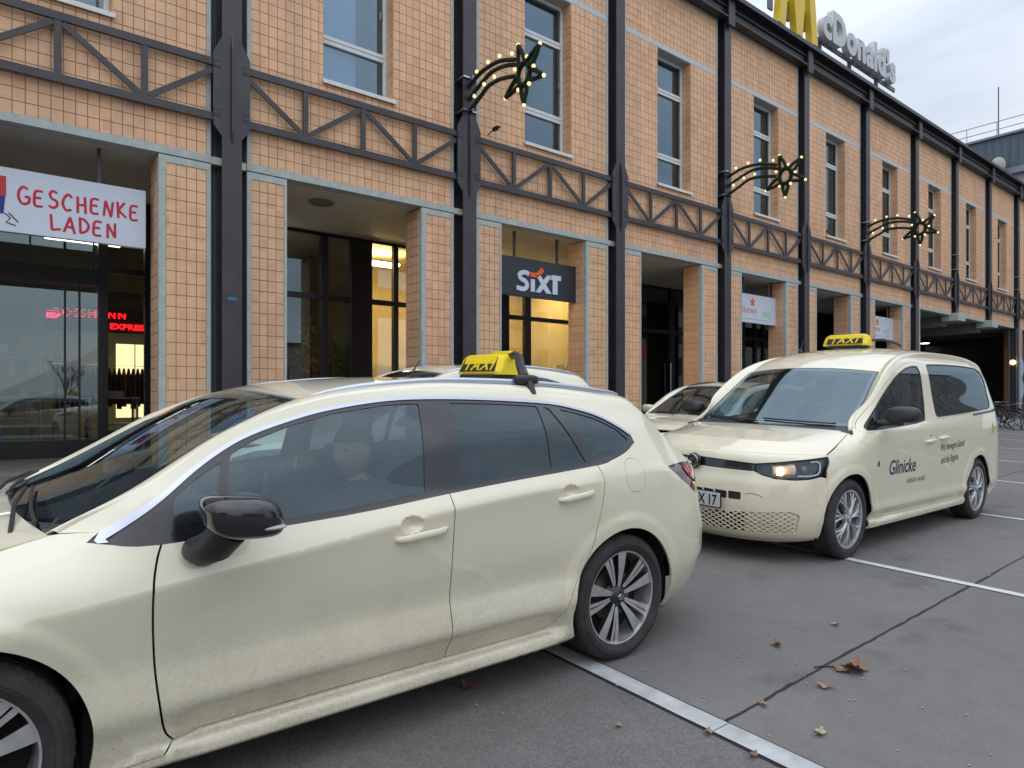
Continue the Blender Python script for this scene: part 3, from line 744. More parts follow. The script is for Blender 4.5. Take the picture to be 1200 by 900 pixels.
# ================================================================ shop fronts under the arcade
YS = 14.7
def shop_front(posts, rails, panes, top=5.19, bottom=.30):
    """posts (x0,x1,z0,z1), rails (x0,x1,z0,z1): bars of the frame; panes: glass fields"""
    f = MB(); f.box(posts[0][0], posts[-1][1], YS - .02, YS + .05, top - .07, top - .002)
    root = blk(f, 'shop_front', M_FRAMEBLK)
    for a in posts:
        p = MB(); p.box(a[0], a[1], YS - .05, YS + .08, a[2], a[3], .004); blk(p, 'post', M_FRAMEBLK, root)
    for a in rails:
        p = MB(); p.box(a[0], a[1], YS - .035, YS + .06, a[2], a[3]); blk(p, 'rail', M_FRAMEBLK, root)
    for a in panes:
        p = MB(); p.box(a[0], a[1], YS + .012, YS + .022, a[2], a[3]); blk(p, 'pane', M_GLASSSHOP, root)
    return root
B_, T_ = .30, 5.12
# gift shop
shop_front([(-3.2, -3.0, B_, T_), (-1.35, -1.2, B_, T_), (1.655, 1.815, B_, T_), (2.43, 2.56, B_, T_), (3.9, 4.05, B_, T_)],
           [(-3.0, 1.655, 3.50, 3.80), (1.815, 2.43, 3.76, 3.88), (-3.0, 1.655, B_, .62), (1.815, 2.43, B_, .5), (2.56, 3.9, 3.7, 3.85), (1.57, 1.60, 3.8, 5.12), (.60, .63, 3.8, 5.12), (1.12, 1.15, .62, 3.5), (1.345, 1.375, .62, 3.5)],
           [(-3.0, -1.35, .62, 3.5), (-1.2, 1.12, .62, 3.5), (1.15, 1.655, .62, 3.5), (1.815, 2.43, .5, 3.76), (-3.0, -1.2, 3.8, 5.12), (-1.2, .6, 3.8, 5.12), (.63, 1.57, 3.8, 5.12), (1.815, 2.43, 3.88, 5.12), (2.56, 3.9, .4, 3.7)])
# bay between the gift shop and the rental office
shop_front([(4.05, 4.2, B_, T_), (6.02, 6.18, B_, T_), (6.75, 7.29, B_, T_), (7.87, 8.0, B_, T_), (9.0, 9.12, B_, T_)],
           [(4.2, 6.02, 3.65, 3.77), (6.18, 6.75, 3.65, 3.77), (7.29, 7.87, 3.65, 3.77), (8.0, 9.0, 3.65, 3.77), (4.2, 6.75, B_, .5), (7.29, 9.0, B_, .5)],
           [(4.2, 6.02, .5, 3.65), (4.2, 6.02, 3.77, 5.12), (6.18, 6.75, .5, 3.65), (6.18, 6.75, 3.77, 5.12), (7.29, 7.87, .5, 3.65), (7.29, 7.87, 3.77, 5.12), (8.0, 9.0, .5, 3.65), (8.0, 9.0, 3.77, 5.12)])
shop_front([(9.12, 9.3, B_, T_), (11.15, 11.48, B_, T_), (12.05, 12.27, B_, T_), (14.05, 14.3, B_, T_)],
           [(11.48, 12.05, 3.61, 3.73), (12.27, 14.05, 3.61, 3.73), (9.3, 11.15, 3.61, 3.73), (9.3, 14.05, B_, .5)],
           [(9.3, 11.15, .5, 3.61), (11.48, 12.05, .5, 3.61), (12.27, 14.05, .5, 3.61), (11.48, 12.05, 3.73, 5.12), (12.27, 14.05, 3.73, 5.12)])
shop_front([(15.9, 16.1, B_, T_), (18.55, 18.78, B_, T_), (19.45, 19.65, B_, T_), (21.2, 21.4, B_, T_)],
           [(16.1, 18.55, 3.60, 3.72), (18.78, 19.45, 3.60, 3.72), (16.1, 18.55, B_, .5)],
           [(16.1, 18.55, .5, 3.6), (16.1, 18.55, 3.72, 5.12), (18.78, 19.45, .4, 3.6), (18.78, 19.45, 3.72, 5.12)])
shop_front([(21.4, 21.6, B_, T_), (22.85, 23.1, B_, T_), (23.78, 23.93, B_, T_), (24.36, 24.53, B_, T_), (25.1, 25.3, B_, T_), (26.8, 27, B_, T_)],
           [(23.1, 23.78, 3.66, 3.78), (23.93, 25.1, 3.66, 3.78), (21.6, 22.85, 3.66, 3.78)],
           [(21.6, 22.85, .4, 3.66), (23.1, 23.78, .4, 3.66), (23.93, 24.36, .4, 3.66), (24.53, 25.1, .4, 3.66), (23.1, 23.78, 3.78, 5.12), (23.93, 24.36, 3.78, 5.12), (24.53, 25.1, 3.78, 5.12)])
shop_front([(27.0, 27.2, B_, T_), (29.0, 29.2, B_, T_), (30.4, 30.6, B_, T_)], [(27.2, 30.4, 3.66, 3.78)], [(27.2, 29.0, .4, 3.66), (29.2, 30.4, .4, 3.66), (27.2, 30.4, 3.78, 5.12)])
hd = MB()
for x in (18.5, 19.5): hd.tube([(x, YS - .1, 1.3), (x, YS - .1, 2.6)], .02)
blk(hd, 'door_handle', M_CHROME)
# rooms
def room(x0, x1, y1, name, mat, ceil=5.18, floor=.31):
    m_ = MB(); t = .05
    m_.box(x0, x1, y1, y1 + t, floor, ceil); m_.box(x0 - t, x0, YS + .06, y1, floor, ceil); m_.box(x1, x1 + t, YS + .06, y1, floor, ceil)
    m_.box(x0, x1, YS + .06, y1, ceil, ceil + .1 * .1)
    return blk(m_, name, mat)
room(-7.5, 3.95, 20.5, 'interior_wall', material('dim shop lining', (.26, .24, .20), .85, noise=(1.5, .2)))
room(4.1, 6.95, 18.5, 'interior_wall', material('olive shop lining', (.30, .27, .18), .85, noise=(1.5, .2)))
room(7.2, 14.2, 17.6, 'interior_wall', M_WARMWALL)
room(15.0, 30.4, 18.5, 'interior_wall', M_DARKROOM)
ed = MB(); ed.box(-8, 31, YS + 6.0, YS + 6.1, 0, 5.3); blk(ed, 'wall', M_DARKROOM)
# ceiling lamps of the rental office (lit) and added fill lamps for the shops beside it
def lamp_box(x0, x1, y0, y1, z, mat, label, group=None, t=.05):
    p = MB(); p.box(x0, x1, y0, y1, z - t, z, .006); o = p.build('ceiling_lamp', mat); tag(o, label, 'ceiling lamp', group); return o
L_WARM = lamp_mat('warm office lamp', (1.0, .72, .34), 44.0)
lamp_box(7.6, 8.5, 15.5, 15.9, 4.9, L_WARM, 'lit warm ceiling lamp seen through the glass between two tan pillars')
lamp_box(10.2, 11.2, 15.4, 15.8, 4.9, L_WARM, 'lit warm ceiling lamp hidden behind the dark post of the rental office')
lamp_box(12.5, 13.6, 15.4, 15.8, 4.9, L_WARM, 'lit warm ceiling lamp above the large office window under the dark sign')
L_FILL = lamp_mat('added fill lamp', (1.0, .88, .70), 7.0)  # lamps added to brighten the shop goods and the plants
lamp_box(-1.6, -.4, 16.0, 16.2, 4.6, L_FILL, 'added lamp out of view behind the left gift shop window, lights its goods')
lamp_box(.9, 2.2, 15.9, 16.1, 4.6, L_FILL, 'lit lamp above the clothes racks, added to brighten the gift shop')
lamp_box(4.3, 4.9, 15.0, 15.5, 3.9, L_FILL, 'added lamp out of view that lights the potted plants behind the arcade glass')
pr = MB(); pr.box(7.3, 14.1, 17.0, 17.55, .31, 2.3); blk(pr, 'interior_partition', material('pale office partition', (.62, .58, .44), .8))
pr = MB(); pr.box(12.9, 13.5, 16.4, 16.45, 1.2, 2.6); blk(pr, 'poster_panel', material('pale poster panel', (.72, .68, .55), .6))
# chemist's shop glimpsed at the back of the gift shop
L_YEL = lamp_mat('yellow room glow', (1.0, .80, .42), 2.2)
m_ = MB(); m_.box(2.55, 2.95, 19.2, 19.25, .9, 2.75); m_.box(2.98, 3.3, 19.2, 19.25, .9, 2.75)  # glowing panels stand in for the lit room behind
tag(m_.build('doorway_glow', L_YEL), 'glowing yellow panels for the lit doorway at the back of the gift shop', 'doorway')
L_RED = lamp_mat('red led letters', (1.0, .012, .02), 2.6)
led = empty('led_sign', (.05, 16.5, 2.84)); tag(led, 'red glowing letters of the chemist seen through the gift shop window', 'sign')
p = MB(); p.box(.9, 3.2, .03, .06, -.05, .48); p.build('backboard', material('dark sign backboard', (.03, .03, .03), .6), led)
text_obj('letters', 'ROSSMANN', .20, L_RED, led, .01, .008, spacing=1.30, mtx=Matrix.Translation((1.02, 0, .26)), stretch=(1.02, 1.0))
text_obj('letters', 'EXPRESS', .165, L_RED, led, .01, .008, spacing=1.05, mtx=Matrix.Translation((2.02, 0, .03)), stretch=(1.15, 1.0))
led = empty('led_sign', (1.0, 15.6, 2.95)); tag(led, 'small pink glowing emblem high in the left gift shop window', 'sign')
text_obj('letters', 'ID', .22, lamp_mat('pink led', (1.0, .03, .12), 2.2), led, .01, .012, mtx=Matrix.Translation((-.1, 0, 0)))
# venetian blinds above
for x0, x1, z0, z1 in ((-1.1, 1.1, 2.98, 3.48), (1.16, 1.63, 2.95, 3.48), (1.83, 2.42, 3.05, 3.45)):
    b = MB()
    z = z0
    while z < z1: b.beam((x0, YS + .16, z), (x1, YS + .16, z), .045, .006, up=(0, .5, .85)); z += .042
    tag(blk(b, 'venetian_blind', material('grey blind slats', (.16, .16, .15), .6)), kind='stuff')
# goods inside: clothes rack, tables with boxes
def clothes_rack(x, y, lab):
    t = empty('clothes_rack', (x, y, .31)); tag(t, lab, 'clothes rack')
    p = MB(); p.tube([(-.4, 0, 0), (-.4, 0, 1.75), (.4, 0, 1.75), (.4, 0, 0)], .015); p.build('rail', M_CHROME, t)
    for i in range(9):
        xx = -.34 + i * .085; c = [(.25, .06, .05), (.05, .08, .06), (.07, .07, .07), (.12, .03, .03), (.30, .12, .10), (.03, .04, .05)][i % 6]
        g = MB(); pr = [(0, 1.70), (.10, 1.62), (.21, 1.55), (.24, 1.2), (.22, .85 + .05 * (i % 3)), (-.22, .85 + .05 * (i % 3)), (-.24, 1.2), (-.21, 1.55), (-.10, 1.62)]
        g.prism([(a + random.uniform(-.01, .01), b) for a, b in pr], xx - .018, xx + .018, 'yz'); g.build('garment', material('garment %d' % (i % 6), c, .9), t, bevel=.006)
    return t
clothes_rack(1.42, 15.65, 'rack of dark and rust coloured jackets behind the gift shop window')
clothes_rack(2.25, 15.9, 'rack of grey jackets right of the black post in the gift shop')
M_TBL = material('white table top', (.5, .5, .48), .5)
def display_table(x, y, wd, lab, boxes):
    t = empty('display_table', (x, y, .31)); tag(t, lab, 'table')
    p = MB(); p.box(-wd / 2, wd / 2, -.3, .3, 1.06, 1.10, .005); p.build('tabletop', M_TBL, t)
    p = MB(); p.box(-wd / 2, wd / 2, -.28, .28, .55, .58); p.build('shelf', M_TBL, t)
    for sx in (-1, 1):
        for sy in (-1, 1):
            p = MB(); p.box(sx * (wd / 2 - .04) - .02, sx * (wd / 2 - .04) + .02, sy * .25 - .02, sy * .25 + .02, 0, 1.06); p.build('leg', M_CHROME, t)
    for i, (bx, bw, bh, bc, lb) in enumerate(boxes):
        p = MB(); p.box(x + bx - bw / 2, x + bx + bw / 2, y - .12, y + .12, .31 + 1.10, .31 + 1.10 + bh, .008)
        tag(p.build('box', material('box colour %s %d' % (lab[:8], i), bc, .6)), lb, 'box')
display_table(.85, 15.35, 1.5, 'white table with small boxes inside the left gift shop window', [(.0, .16, .09, (.5, .48, .42), 'pale cardboard box on the table left of the jackets'), (.5, .22, .10, (.55, .10, .03), 'orange red box at the right end of the window table'), (.3, .16, .14, (.42, .42, .4), 'grey white box beside the orange box on the table')])
display_table(2.1, 15.3, .6, 'narrow white table behind the gift shop door glass', [(-.1, .3, .12, (.5, .5, .47), 'white box stack on the narrow table in the gift shop')])
p = MB(); p.box(1.86, 2.3, 15.0, 15.3, .35, .75, .02); tag(p.build('box', material('blue crate plastic', (.02, .22, .42), .5)), 'bright blue crate low behind the gift shop door glass', 'crate')
# potted plants behind the glass of the next bay
def foliage(mb, c, rad, n, leaf=.05, seed=1):
    rnd = random.Random(seed)
    for i in range(n):
        v = Vector((rnd.gauss(0, 1), rnd.gauss(0, 1), rnd.gauss(0, 1))).normalized() * rnd.random() ** .4
        p = Vector(c) + Vector((v.x * rad[0], v.y * rad[1], v.z * rad[2]))
        a = Vector((rnd.gauss(0, 1), rnd.gauss(0, 1), rnd.gauss(0, 1))).normalized(); b = a.orthogonal().normalized()
        l = leaf * rnd.uniform(.6, 1.5)
        mb.add([p - a * l, p + b * l * .4, p + a * l, p - b * l * .4], [(0, 1, 2, 3)])
for i, (x, y, r, h, lab, colr) in enumerate(((5.95, 15.15, .42, 3.0, 'bushy dried flower arrangement behind the glass beside the tan pillar', (.36, .27, .08)), (6.5, 15.3, .34, 2.6, 'green potted plant low behind the shop glass', (.10, .17, .05)), (5.3, 15.4, .4, 2.8, 'dark leafy plant behind the shop glass next to the pillar', (.09, .13, .05)))):
    t = empty('potted_plant', (x, y, .31)); tag(t, lab, 'plant')
    p = MB(); p.lathe([(0, 0), (.16, 0), (.22, .4), (.20, .4), (0, .36)]); p.build('pot', material('clay pot', (.25, .12, .07), .8), t, smooth=True)
    p = MB(); p.tube([(0, 0, .3), (.02, .01, h * .7)], .015); p.build('stem', material('plant stem', (.08, .06, .03), .9), t)
    p = MB(); foliage(p, (0, 0, h * .72), (r, r * .8, h * .30), 420, .06, i); tag(p.build('foliage', material('leaf %d' % i, colr, .7, noise=(8, .4)), t, fix=False), kind='stuff')
# posters in the fourth opening, notice and red sticker on the door
for i, (x0, x1, z0, z1, c, nm) in enumerate(((23.95, 24.34, 3.0, 3.62, (.33, .07, .10), 'dull pink poster upper left in the flower shop window'), (24.55, 25.08, 3.0, 3.62, (.33, .07, .10), 'dull pink poster upper right in the flower shop window'),
        (23.95, 24.34, 1.9, 2.9, (.36, .10, .06), 'pink and orange poster lower left in the flower shop window'), (24.55, 25.08, 1.9, 2.9, (.55, .22, .03), 'orange poster lower right in the flower shop window'))):
    p = MB(); p.box(x0, x1, YS + .05, YS + .055, z0, z1); tag(p.build('poster', material('poster %d' % i, c, .7, noise=(3, .5))), nm, 'poster')
p = MB(); p.box(17.05, 17.28, YS - .004, YS + .008, 2.75, 3.1); tag(p.build('sticker', material('red sticker', (.62, .01, .015), .5)), 'small red sticker on the dark door glass in the third opening', 'sticker')
p = MB(); p.box(7.35, 7.8, YS + .03, YS + .036, 4.0, 4.4)
# window lettering of the rental office
text_obj('window_lettering', 'SIXT', .34, material('white window letters', (.7, .66, .5), .6), bld, .002, .01, mtx=Matrix.Translation((13.28 - BO.x, YS - .012 - BO.y, 2.14 - BO.z)))

# ceiling lamp (unlit disc) and thin suspension rods
p = MB(); p.lathe([(0, 0), (.22, 0), (.24, .012), (.24, .035), (0, .035)], c=(5.11, 12.45, 5.165)); tag(p.build('ceiling_lamp', material('grey lamp disc', (.20, .19, .17), .5), smooth=True), 'flat round unlit lamp on the arcade ceiling', 'ceiling lamp')

# ================================================================ hanging signs
def hanging_sign(x0, x1, z0, z1, mat, label, rods, frame=None):
    t = empty('hanging_sign', ((x0 + x1) / 2, 11.9, z0)); tag(t, label, 'sign')
    ox = (x0 + x1) / 2
    p = MB(); p.box(x0 - ox, x1 - ox, -.05, .05, 0, z1 - z0, .006); p.build('panel', mat, t)
    for i, rx in enumerate(rods):
        p = MB(); p.box(rx - ox - .025, rx - ox + .025, -.02, .03, z1 - z0, 5.2 - z0); p.build('rod', M_STEEL, t)
    return t, ox
M_INK = material('crimson sign ink', (.52, .006, .035), .5)
s1, ox = hanging_sign(-1.05, 1.98, 3.75, 4.66, M_WHITE, 'white gift shop sign with red handwritten lettering', (-.2, 1.35))
# handwritten capitals as strokes; each glyph in a unit box
GL = {'G': [[(.85, .85), (.5, 1), (.15, .75), (.08, .35), (.35, .03), (.8, .08), (.9, .38), (.55, .42)]], 'E': [[(.8, .95), (.25, .9), (.15, .5), (.25, .05), (.85, .08)], [(.18, .5), (.7, .55)]],
      'S': [[(.85, .88), (.5, 1), (.25, .8), (.4, .55), (.75, .42), (.8, .15), (.45, 0), (.1, .12)]], 'C': [[(.85, .85), (.5, .98), (.18, .65), (.15, .3), (.45, .02), (.88, .12)]],
      'H': [[(.2, 1), (.17, 0)], [(.82, 1), (.85, 0)], [(.2, .5), (.83, .52)]], 'N': [[(.15, 0), (.2, .95)], [(.2, .95), (.8, .05)], [(.8, .05), (.85, 1)]],
      'K': [[(.2, 1), (.18, 0)], [(.85, .95), (.22, .48)], [(.22, .48), (.9, .02)]], 'L': [[(.2, 1), (.18, .05)], [(.18, .05), (.9, .08)]], 'A': [[(.05, 0), (.5, 1)], [(.5, 1), (.95, 0)], [(.22, .38), (.8, .36)]],
      'D': [[(.2, .95), (.18, .03)], [(.1, .98), (.6, .85), (.9, .5), (.65, .15), (.15, .03)]]}
def hand_text(parent, txt, x, z, wd, ht, rad, mat, y=-.052):
    for i, ch in enumerate(txt):
        m_ = MB()
        for st in GL[ch]:
            rot = (-.10, .05, -.06, .09, -.04, .07, .10, -.08, .04)[i % 9]; up = (.02, -.03, .05, .0, -.04, .03, -.02, .04, -.03)[i % 9]
            pts = [(x + (i + a * .84 + rot * (b - .5)) * wd, y, z + (b + up - rot * (a - .5)) * ht) for a, b in st]
            if len(pts) > 3: pts = [tuple(q) for q in catmull(pts, 4)]
            m_.tube(pts, rad, 7, flat=((0, 1, 0), .25))
        m_.build('letter', mat, parent, smooth=True)
hand_text(s1, 'GESCHENKE', .35 - ox + .0, 4.17 - 3.75, .174, .245, .0185, M_INK)
hand_text(s1, 'LADEN', .72 - ox, 3.85 - 3.75, .178, .235, .0185, M_INK)
m_ = MB(); m_.prism([(-.25 - ox, .50), (.22 - ox, .50), (.22 - ox, .78), (-.25 - ox, .78)], -.056, -.051); m_.build('logo_cap', material('red logo print', (.52, .02, .03), .5), s1)
m_ = MB(); m_.prism([(-.2 - ox, .22), (.19 - ox, .25), (.21 - ox, .50), (-.22 - ox, .50)], -.056, -.051); m_.build('logo_coat', material('blue logo print', (.01, .02, .20), .5), s1)
m_ = MB(); m_.tube([(.2 - ox, -.052, .26), (.27 - ox, -.052, .2), (.22 - ox, -.052, .13), (.33 - ox, -.052, .10)], .008); m_.tube([(.25 - ox, -.052, .27), (.36 - ox, -.052, .15)], .008); m_.build('logo_line', material('dark logo line', (.05, .01, .02), .5), s1)

s2, ox = hanging_sign(8.80, 11.36, 3.73, 4.61, material('slate sign panel', (.026, .030, .042), .4), 'dark slate sign with bold white and orange rental lettering', (9.47, 10.78))
M_SW = material('white sign letters', (.60, .66, .78), .45)
def poly_letter(parent, name, poly, mat, y0=-.075, y1=-.05, holes=None):
    m_ = MB(); m_.prism(poly, y0, y1); return m_.build(name, mat, parent)
def u(x, z): return (x - ox + 9.42, z)      # letter origin on the sign
# S as a thick curved stroke
def thick(pts, wd, n=5):
    P = [Vector((a, b)) for a, b in (catmull(pts, n) if n else pts)]; L = []; Rr = []
    for i, p in enumerate(P):
        t = (P[min(i + 1, len(P) - 1)] - P[max(i - 1, 0)]).normalized(); nn = Vector((-t.y, t.x)) * wd / 2
        L.append(p + nn); Rr.append(p - nn)
    return [tuple(q) for q in L] + [tuple(q) for q in reversed(Rr)]
m_ = MB()
for a, b in zip(*(lambda q: (q[:-1], q[1:]))(catmull([(.40, .52), (.27, .555), (.11, .51), (.13, .40), (.28, .345), (.34, .24), (.24, .155), (.02, .175)], 5))):
    pass
S_ = thick([(.385, .520), (.27, .555), (.115, .505), (.135, .405), (.285, .345), (.325, .24), (.22, .165), (.02, .185)], .105)
half = len(S_) // 2
m_ = MB(); vs = []
for h in (-.075, -.05):
    for a, b in S_: vs.append((a + 9.46 - ox, h, b))
n_ = len(S_); fs = []
for i in range(half - 1): fs += [(i, i + 1, n_ - 2 - i, n_ - 1 - i)]; fs += [tuple(q + n_ for q in (n_ - 1 - i, n_ - 2 - i, i + 1, i))]
for i in range(n_): fs.append((i, (i + 1) % n_, (i + 1) % n_ + n_, i + n_))
m_.add(vs, fs); m_.build('letter', M_SW, s2)
poly_letter(s2, 'letter', [u(.48, .13), u(.60, .13), u(.60, .42), u(.48, .42)], M_SW)
poly_letter(s2, 'letter', [u(.63, .13), u(.77, .13), u(.86, .235), u(.95, .13), u(1.12, .13), u(.94, .335), u(1.14, .56), u(.99, .56), u(.87, .43), u(.78, .525), u(.64, .525), u(.79, .335)], M_SW)
poly_letter(s2, 'letter', [u(1.16, .13), u(1.31, .13), u(1.31, .47), u(1.42, .47), u(1.42, .585), u(1.145, .585), u(1.03, .47), u(1.16, .47)], M_SW)
poly_letter(s2, 'swoosh', thick([(.46 + 9.42 - ox, .53), (.60 + 9.42 - ox, .52), (.74 + 9.42 - ox, .58), (.85 + 9.42 - ox, .69)], .105, 4), material('orange swoosh', (.80, .12, .01), .5))

def flower_sign(x0, x1, z0, z1, label, vis):
    t, ox = hanging_sign(x0, x1, z0, z1, M_WHITE, label, (x0 + .35, x1 - .35)); H_ = z1 - z0; W_ = x1 - x0
    m_ = MB(); fc = (x0 + W_ * .34 - ox, H_ * .73)
    for k in range(5):
        a = R(90 + 72 * k); q = [(fc[0], fc[1])]
        for da, rr in ((-.45, .10), (0, .155), (.45, .10)): q.append((fc[0] + rr * math.cos(a + da), fc[1] + rr * math.sin(a + da)))
        m_.prism(q, -.058, -.051)
    m_.build('flower_logo', material('orange flower print', (.72, .16, .05), .5), t)
    text_obj('letters', 'blumen', .34, material('pale pink sign print', (.66, .27, .33), .5), t, .003, 0, mtx=Matrix.Translation((x0 + .18 - ox, -.054, H_ * .33)), stretch=(.85, 1))
    text_obj('letters', 'ruby', .34, material('pale green sign print', (.36, .58, .36), .5), t, .003, 0, mtx=Matrix.Translation((x0 + W_ * .56 - ox, -.054, H_ * .27)), stretch=(.9, 1), shear=.25)
    p = MB(); p.box(x0 + .2 - ox, x1 - .6 - ox, -.056, -.052, H_ * .12, H_ * .15); p.build('underline', material('pale line print', (.40, .50, .58), .5), t)
    return t
flower_sign(18.30, 20.62, 3.78, 4.68, 'white flower shop sign with orange blossom, nearer of the two', 1)
flower_sign(27.20, 29.55, 3.78, 4.68, 'white flower shop sign with orange blossom, farther one above the van roof', 1)

# ================================================================ rooftop lettering
sg = empty('rooftop_sign', (22.3, D - .05, 13.1)); tag(sg, 'rooftop restaurant sign, tall yellow arches and grey channel letters on posts', 'sign')
M_YEL = material('yellow channel letter', (.68, .47, .012), .4, noise=(4, .06)); M_GRL = material('grey white channel letter', (.50, .52, .55), .45, noise=(5, .1)); M_GRD = material('dark letter side', (.16, .17, .18), .6)
def arch(x0, x1, zt, zb, wd):
    pts = []
    for i in range(17):
        a = math.pi * i / 16; pts.append(((x0 + x1) / 2 - (x1 - x0) / 2 * math.cos(a), zb + (zt - zb) * (1 - abs(math.cos(a)) ** 1.45)))
    return pts
for i, (a, b) in enumerate(((-2.52, -1.46), (-1.46, -.46))):
    P = [Vector(q) for q in arch(a, b, 3.1, .15, .4)]; m_ = MB(); vs = []
    for j, p in enumerate(P):
        t = (P[min(j + 1, 16)] - P[max(j - 1, 0)]).normalized(); nn = Vector((-t.y, t.x)); wv = .19
        for off, h in ((wv, -.22), (-wv, -.22), (-wv, .0), (wv, .0)): vs.append((p.x + nn.x * off + (.0 if i == 0 else .0), h - .002 * i, p.y + nn.y * off))
    fs = []
    for j in range(16):
        for k in range(4): k2 = (k + 1) % 4; fs.append((j * 4 + k, j * 4 + k2, (j + 1) * 4 + k2, (j + 1) * 4 + k))
    fs += [(0, 1, 2, 3), (64, 67, 66, 65)]
    m_.add(vs, fs); m_.build('arch', M_YEL, sg)
for a, b in ((-2.95, -2.7), (-2.3, -1.7), (-1.25, -.7)):
    p = MB(); p.box(a, b, .0, .06, .6, 1.25); p.build('backing_rail', M_GRD, sg)
txt = text_obj('letters', "cDonald's", 1.46, M_GRL, sg, .11, .06, spacing=1.06, mtx=Matrix.Translation((.10, -.11, .72)), stretch=(.94, 1.0))
p = MB(); p.box(.0, 6.4, .02, .08, .60, .76); p.build('letter_rail', M_GRD, sg)
for x in (-2.0, .35, 2.55, 4.75):
    p = MB(); p.box(x - .06, x + .06, .0, .10, -.1, .62); p.build('mast', M_STEEL2, sg)
p = MB(); p.tube([(-9.5, .3, -.05), (-6, .4, .35), (-2.6, .05, 1.25)], .012); p.tube([(-.3, .1, .3), (2.6, .5, -.0)], .01); p.tube([(2.6, .1, .2), (4.7, .5, .0)], .01)
p.build('cable', M_STEEL2, sg)

# ================================================================ comet lights on three columns
M_GARL = material('dark green garland', (.012, .028, .014), .9, bump=(140, 1.0, .01)); M_BULB = lamp_mat('warm comet bulb', (1.0, .78, .38), 1.4)
L_CLAMP = material('galvanised clamp', (.45, .46, .48), .35, metal=.9)
strandA = [(11.30, 7.84), (11.24, 7.868), (10.95, 7.95), (10.681, 7.969), (10.27, 7.931), (9.811, 7.769)]
strandB = [(11.30, 7.56), (11.192, 7.633), (10.85, 7.75), (10.539, 7.824), (10.1, 7.77), (9.741, 7.645)]
strandC = [(11.30, 7.30), (11.22, 7.36), (10.914, 7.487), (10.652, 7.59), (10.27, 7.576), (9.844, 7.471)]
bulbs = [(11.072, 8.03), (10.681, 8.071), (10.307, 8.044), (9.914, 7.929), (9.725, 8.012), (9.474, 7.697), (9.104, 7.784), (9.279, 7.442), (8.995, 7.168), (9.408, 7.169), (9.557, 6.833), (9.725, 7.169), (10.126, 7.151), (11.153, 7.561), (10.816, 7.68), (10.473, 7.698), (9.828, 7.593)]
def garland(mb, pts, r, seed):
    rnd = random.Random(seed); P = [Vector(p) for p in catmull(pts, 8)]
    mb.tube([tuple(p) for p in P], r * .55, 6)
    for i in range(len(P) - 1):
        for k in range(16):
            p = P[i].lerp(P[i + 1], rnd.random()); a = Vector((rnd.gauss(0, 1), rnd.gauss(0, 1), rnd.gauss(0, 1))).normalized(); b = a.orthogonal().normalized()
            q = p + a * r * 1.35
            mb.add([p - b * .006, p + b * .006, q], [(0, 1, 2)])
def make_comet():
    t = empty('comet_light', (0, 11.3, 7.3)); O = Vector((0, 11.3, 7.3))
    def L(a): return (0, a[0] - 11.3, a[1] - 7.3)
    for i, s in enumerate((strandA, strandB, strandC)):
        m_ = MB(); garland(m_, [L(q) for q in s], .075, i); m_.build('tail', M_GARL, t, fix=False)
    ctr = (9.56, 7.403); m_ = MB()
    garland(m_, [L((ctr[0] + .17 * math.cos(a), ctr[1] + .20 * math.sin(a))) for a in [2 * math.pi * k / 10 for k in range(11)]], .085, 9); m_.build('ring', M_GARL, t, fix=False)
    for i, q in enumerate(((9.726, 8.012), (9.104, 7.784), (8.995, 7.168), (9.557, 6.833), (10.126, 7.151))):
        dv = Vector((q[0] - ctr[0], q[1] - ctr[1])); n_ = Vector((-dv.y, dv.x)).normalized(); m_ = MB()
        for s in (-1, 1):
            b0 = Vector(ctr) + dv.normalized() * .2 + n_ * s * .09; mid = Vector(ctr) + dv * .62 + n_ * s * .065; e = Vector(ctr) + dv * .97
            garland(m_, [L(b0), L(mid), L(e)], .075, 20 + i)
        m_.build('ray', M_GARL, t, fix=False)
    for q in bulbs:
        m_ = MB(); m_.sphere(L(q),   .038, 8, 6); b = m_.build('bulb', M_BULB, t, smooth=True)
    for z in (7.31, 7.985):
        m_ = MB(); m_.box(-.17, .17, 0 - .012, .38, z - 7.3 - .018, z - 7.3 + .018); m_.tube([(0, 0, z - 7.3), (0, -.1, z - 7.3)], .02); m_.build('clamp', L_CLAMP, t)
    return t
cm = make_comet()
for k, (c, lab) in enumerate(((7.83, 'comet shaped garland light on the column left of the slate sign'), (16.98, 'comet shaped garland light on the middle column above the nearer flower sign'), (26.00, 'comet shaped garland light farthest along, above the van roof'))):
    o = cm if k == 0 else copy_tree(cm)
    o.location = (c, 11.3, 7.3); tag(o, lab, 'christmas light', 'comet lights on the steel columns')
for c in (35.07, 44.12):
    p = MB()
    for z in (7.31, 7.985): p.box(c - .17, c + .17, 11.285, 11.7, z - .018, z + .018)
    blk(p, 'empty_clamp', L_CLAMP)
p = MB(); p.box(-.03, .03, -.1, .06, -.04, .04, .01); p.tube([(0, -.1, 0), (0, -.16, -.01)], .025); p.tube([(0, .05, 0), (0, .25, -.05)], .012)
o = p.build('security_camera', M_BLKPL); o.location = (8.35, 11.15, 7.02); tag(o, 'small dark camera on the wall just right of the nearest comet column', 'camera')
p = MB(); p.box(3.07, 3.21, D - .176, D - .171, 2.98, 3.03); tag(p.build('sticker', material('blue sticker', (.03, .16, .32), .5)), 'small blue sticker on the nearest steel column', 'sticker')

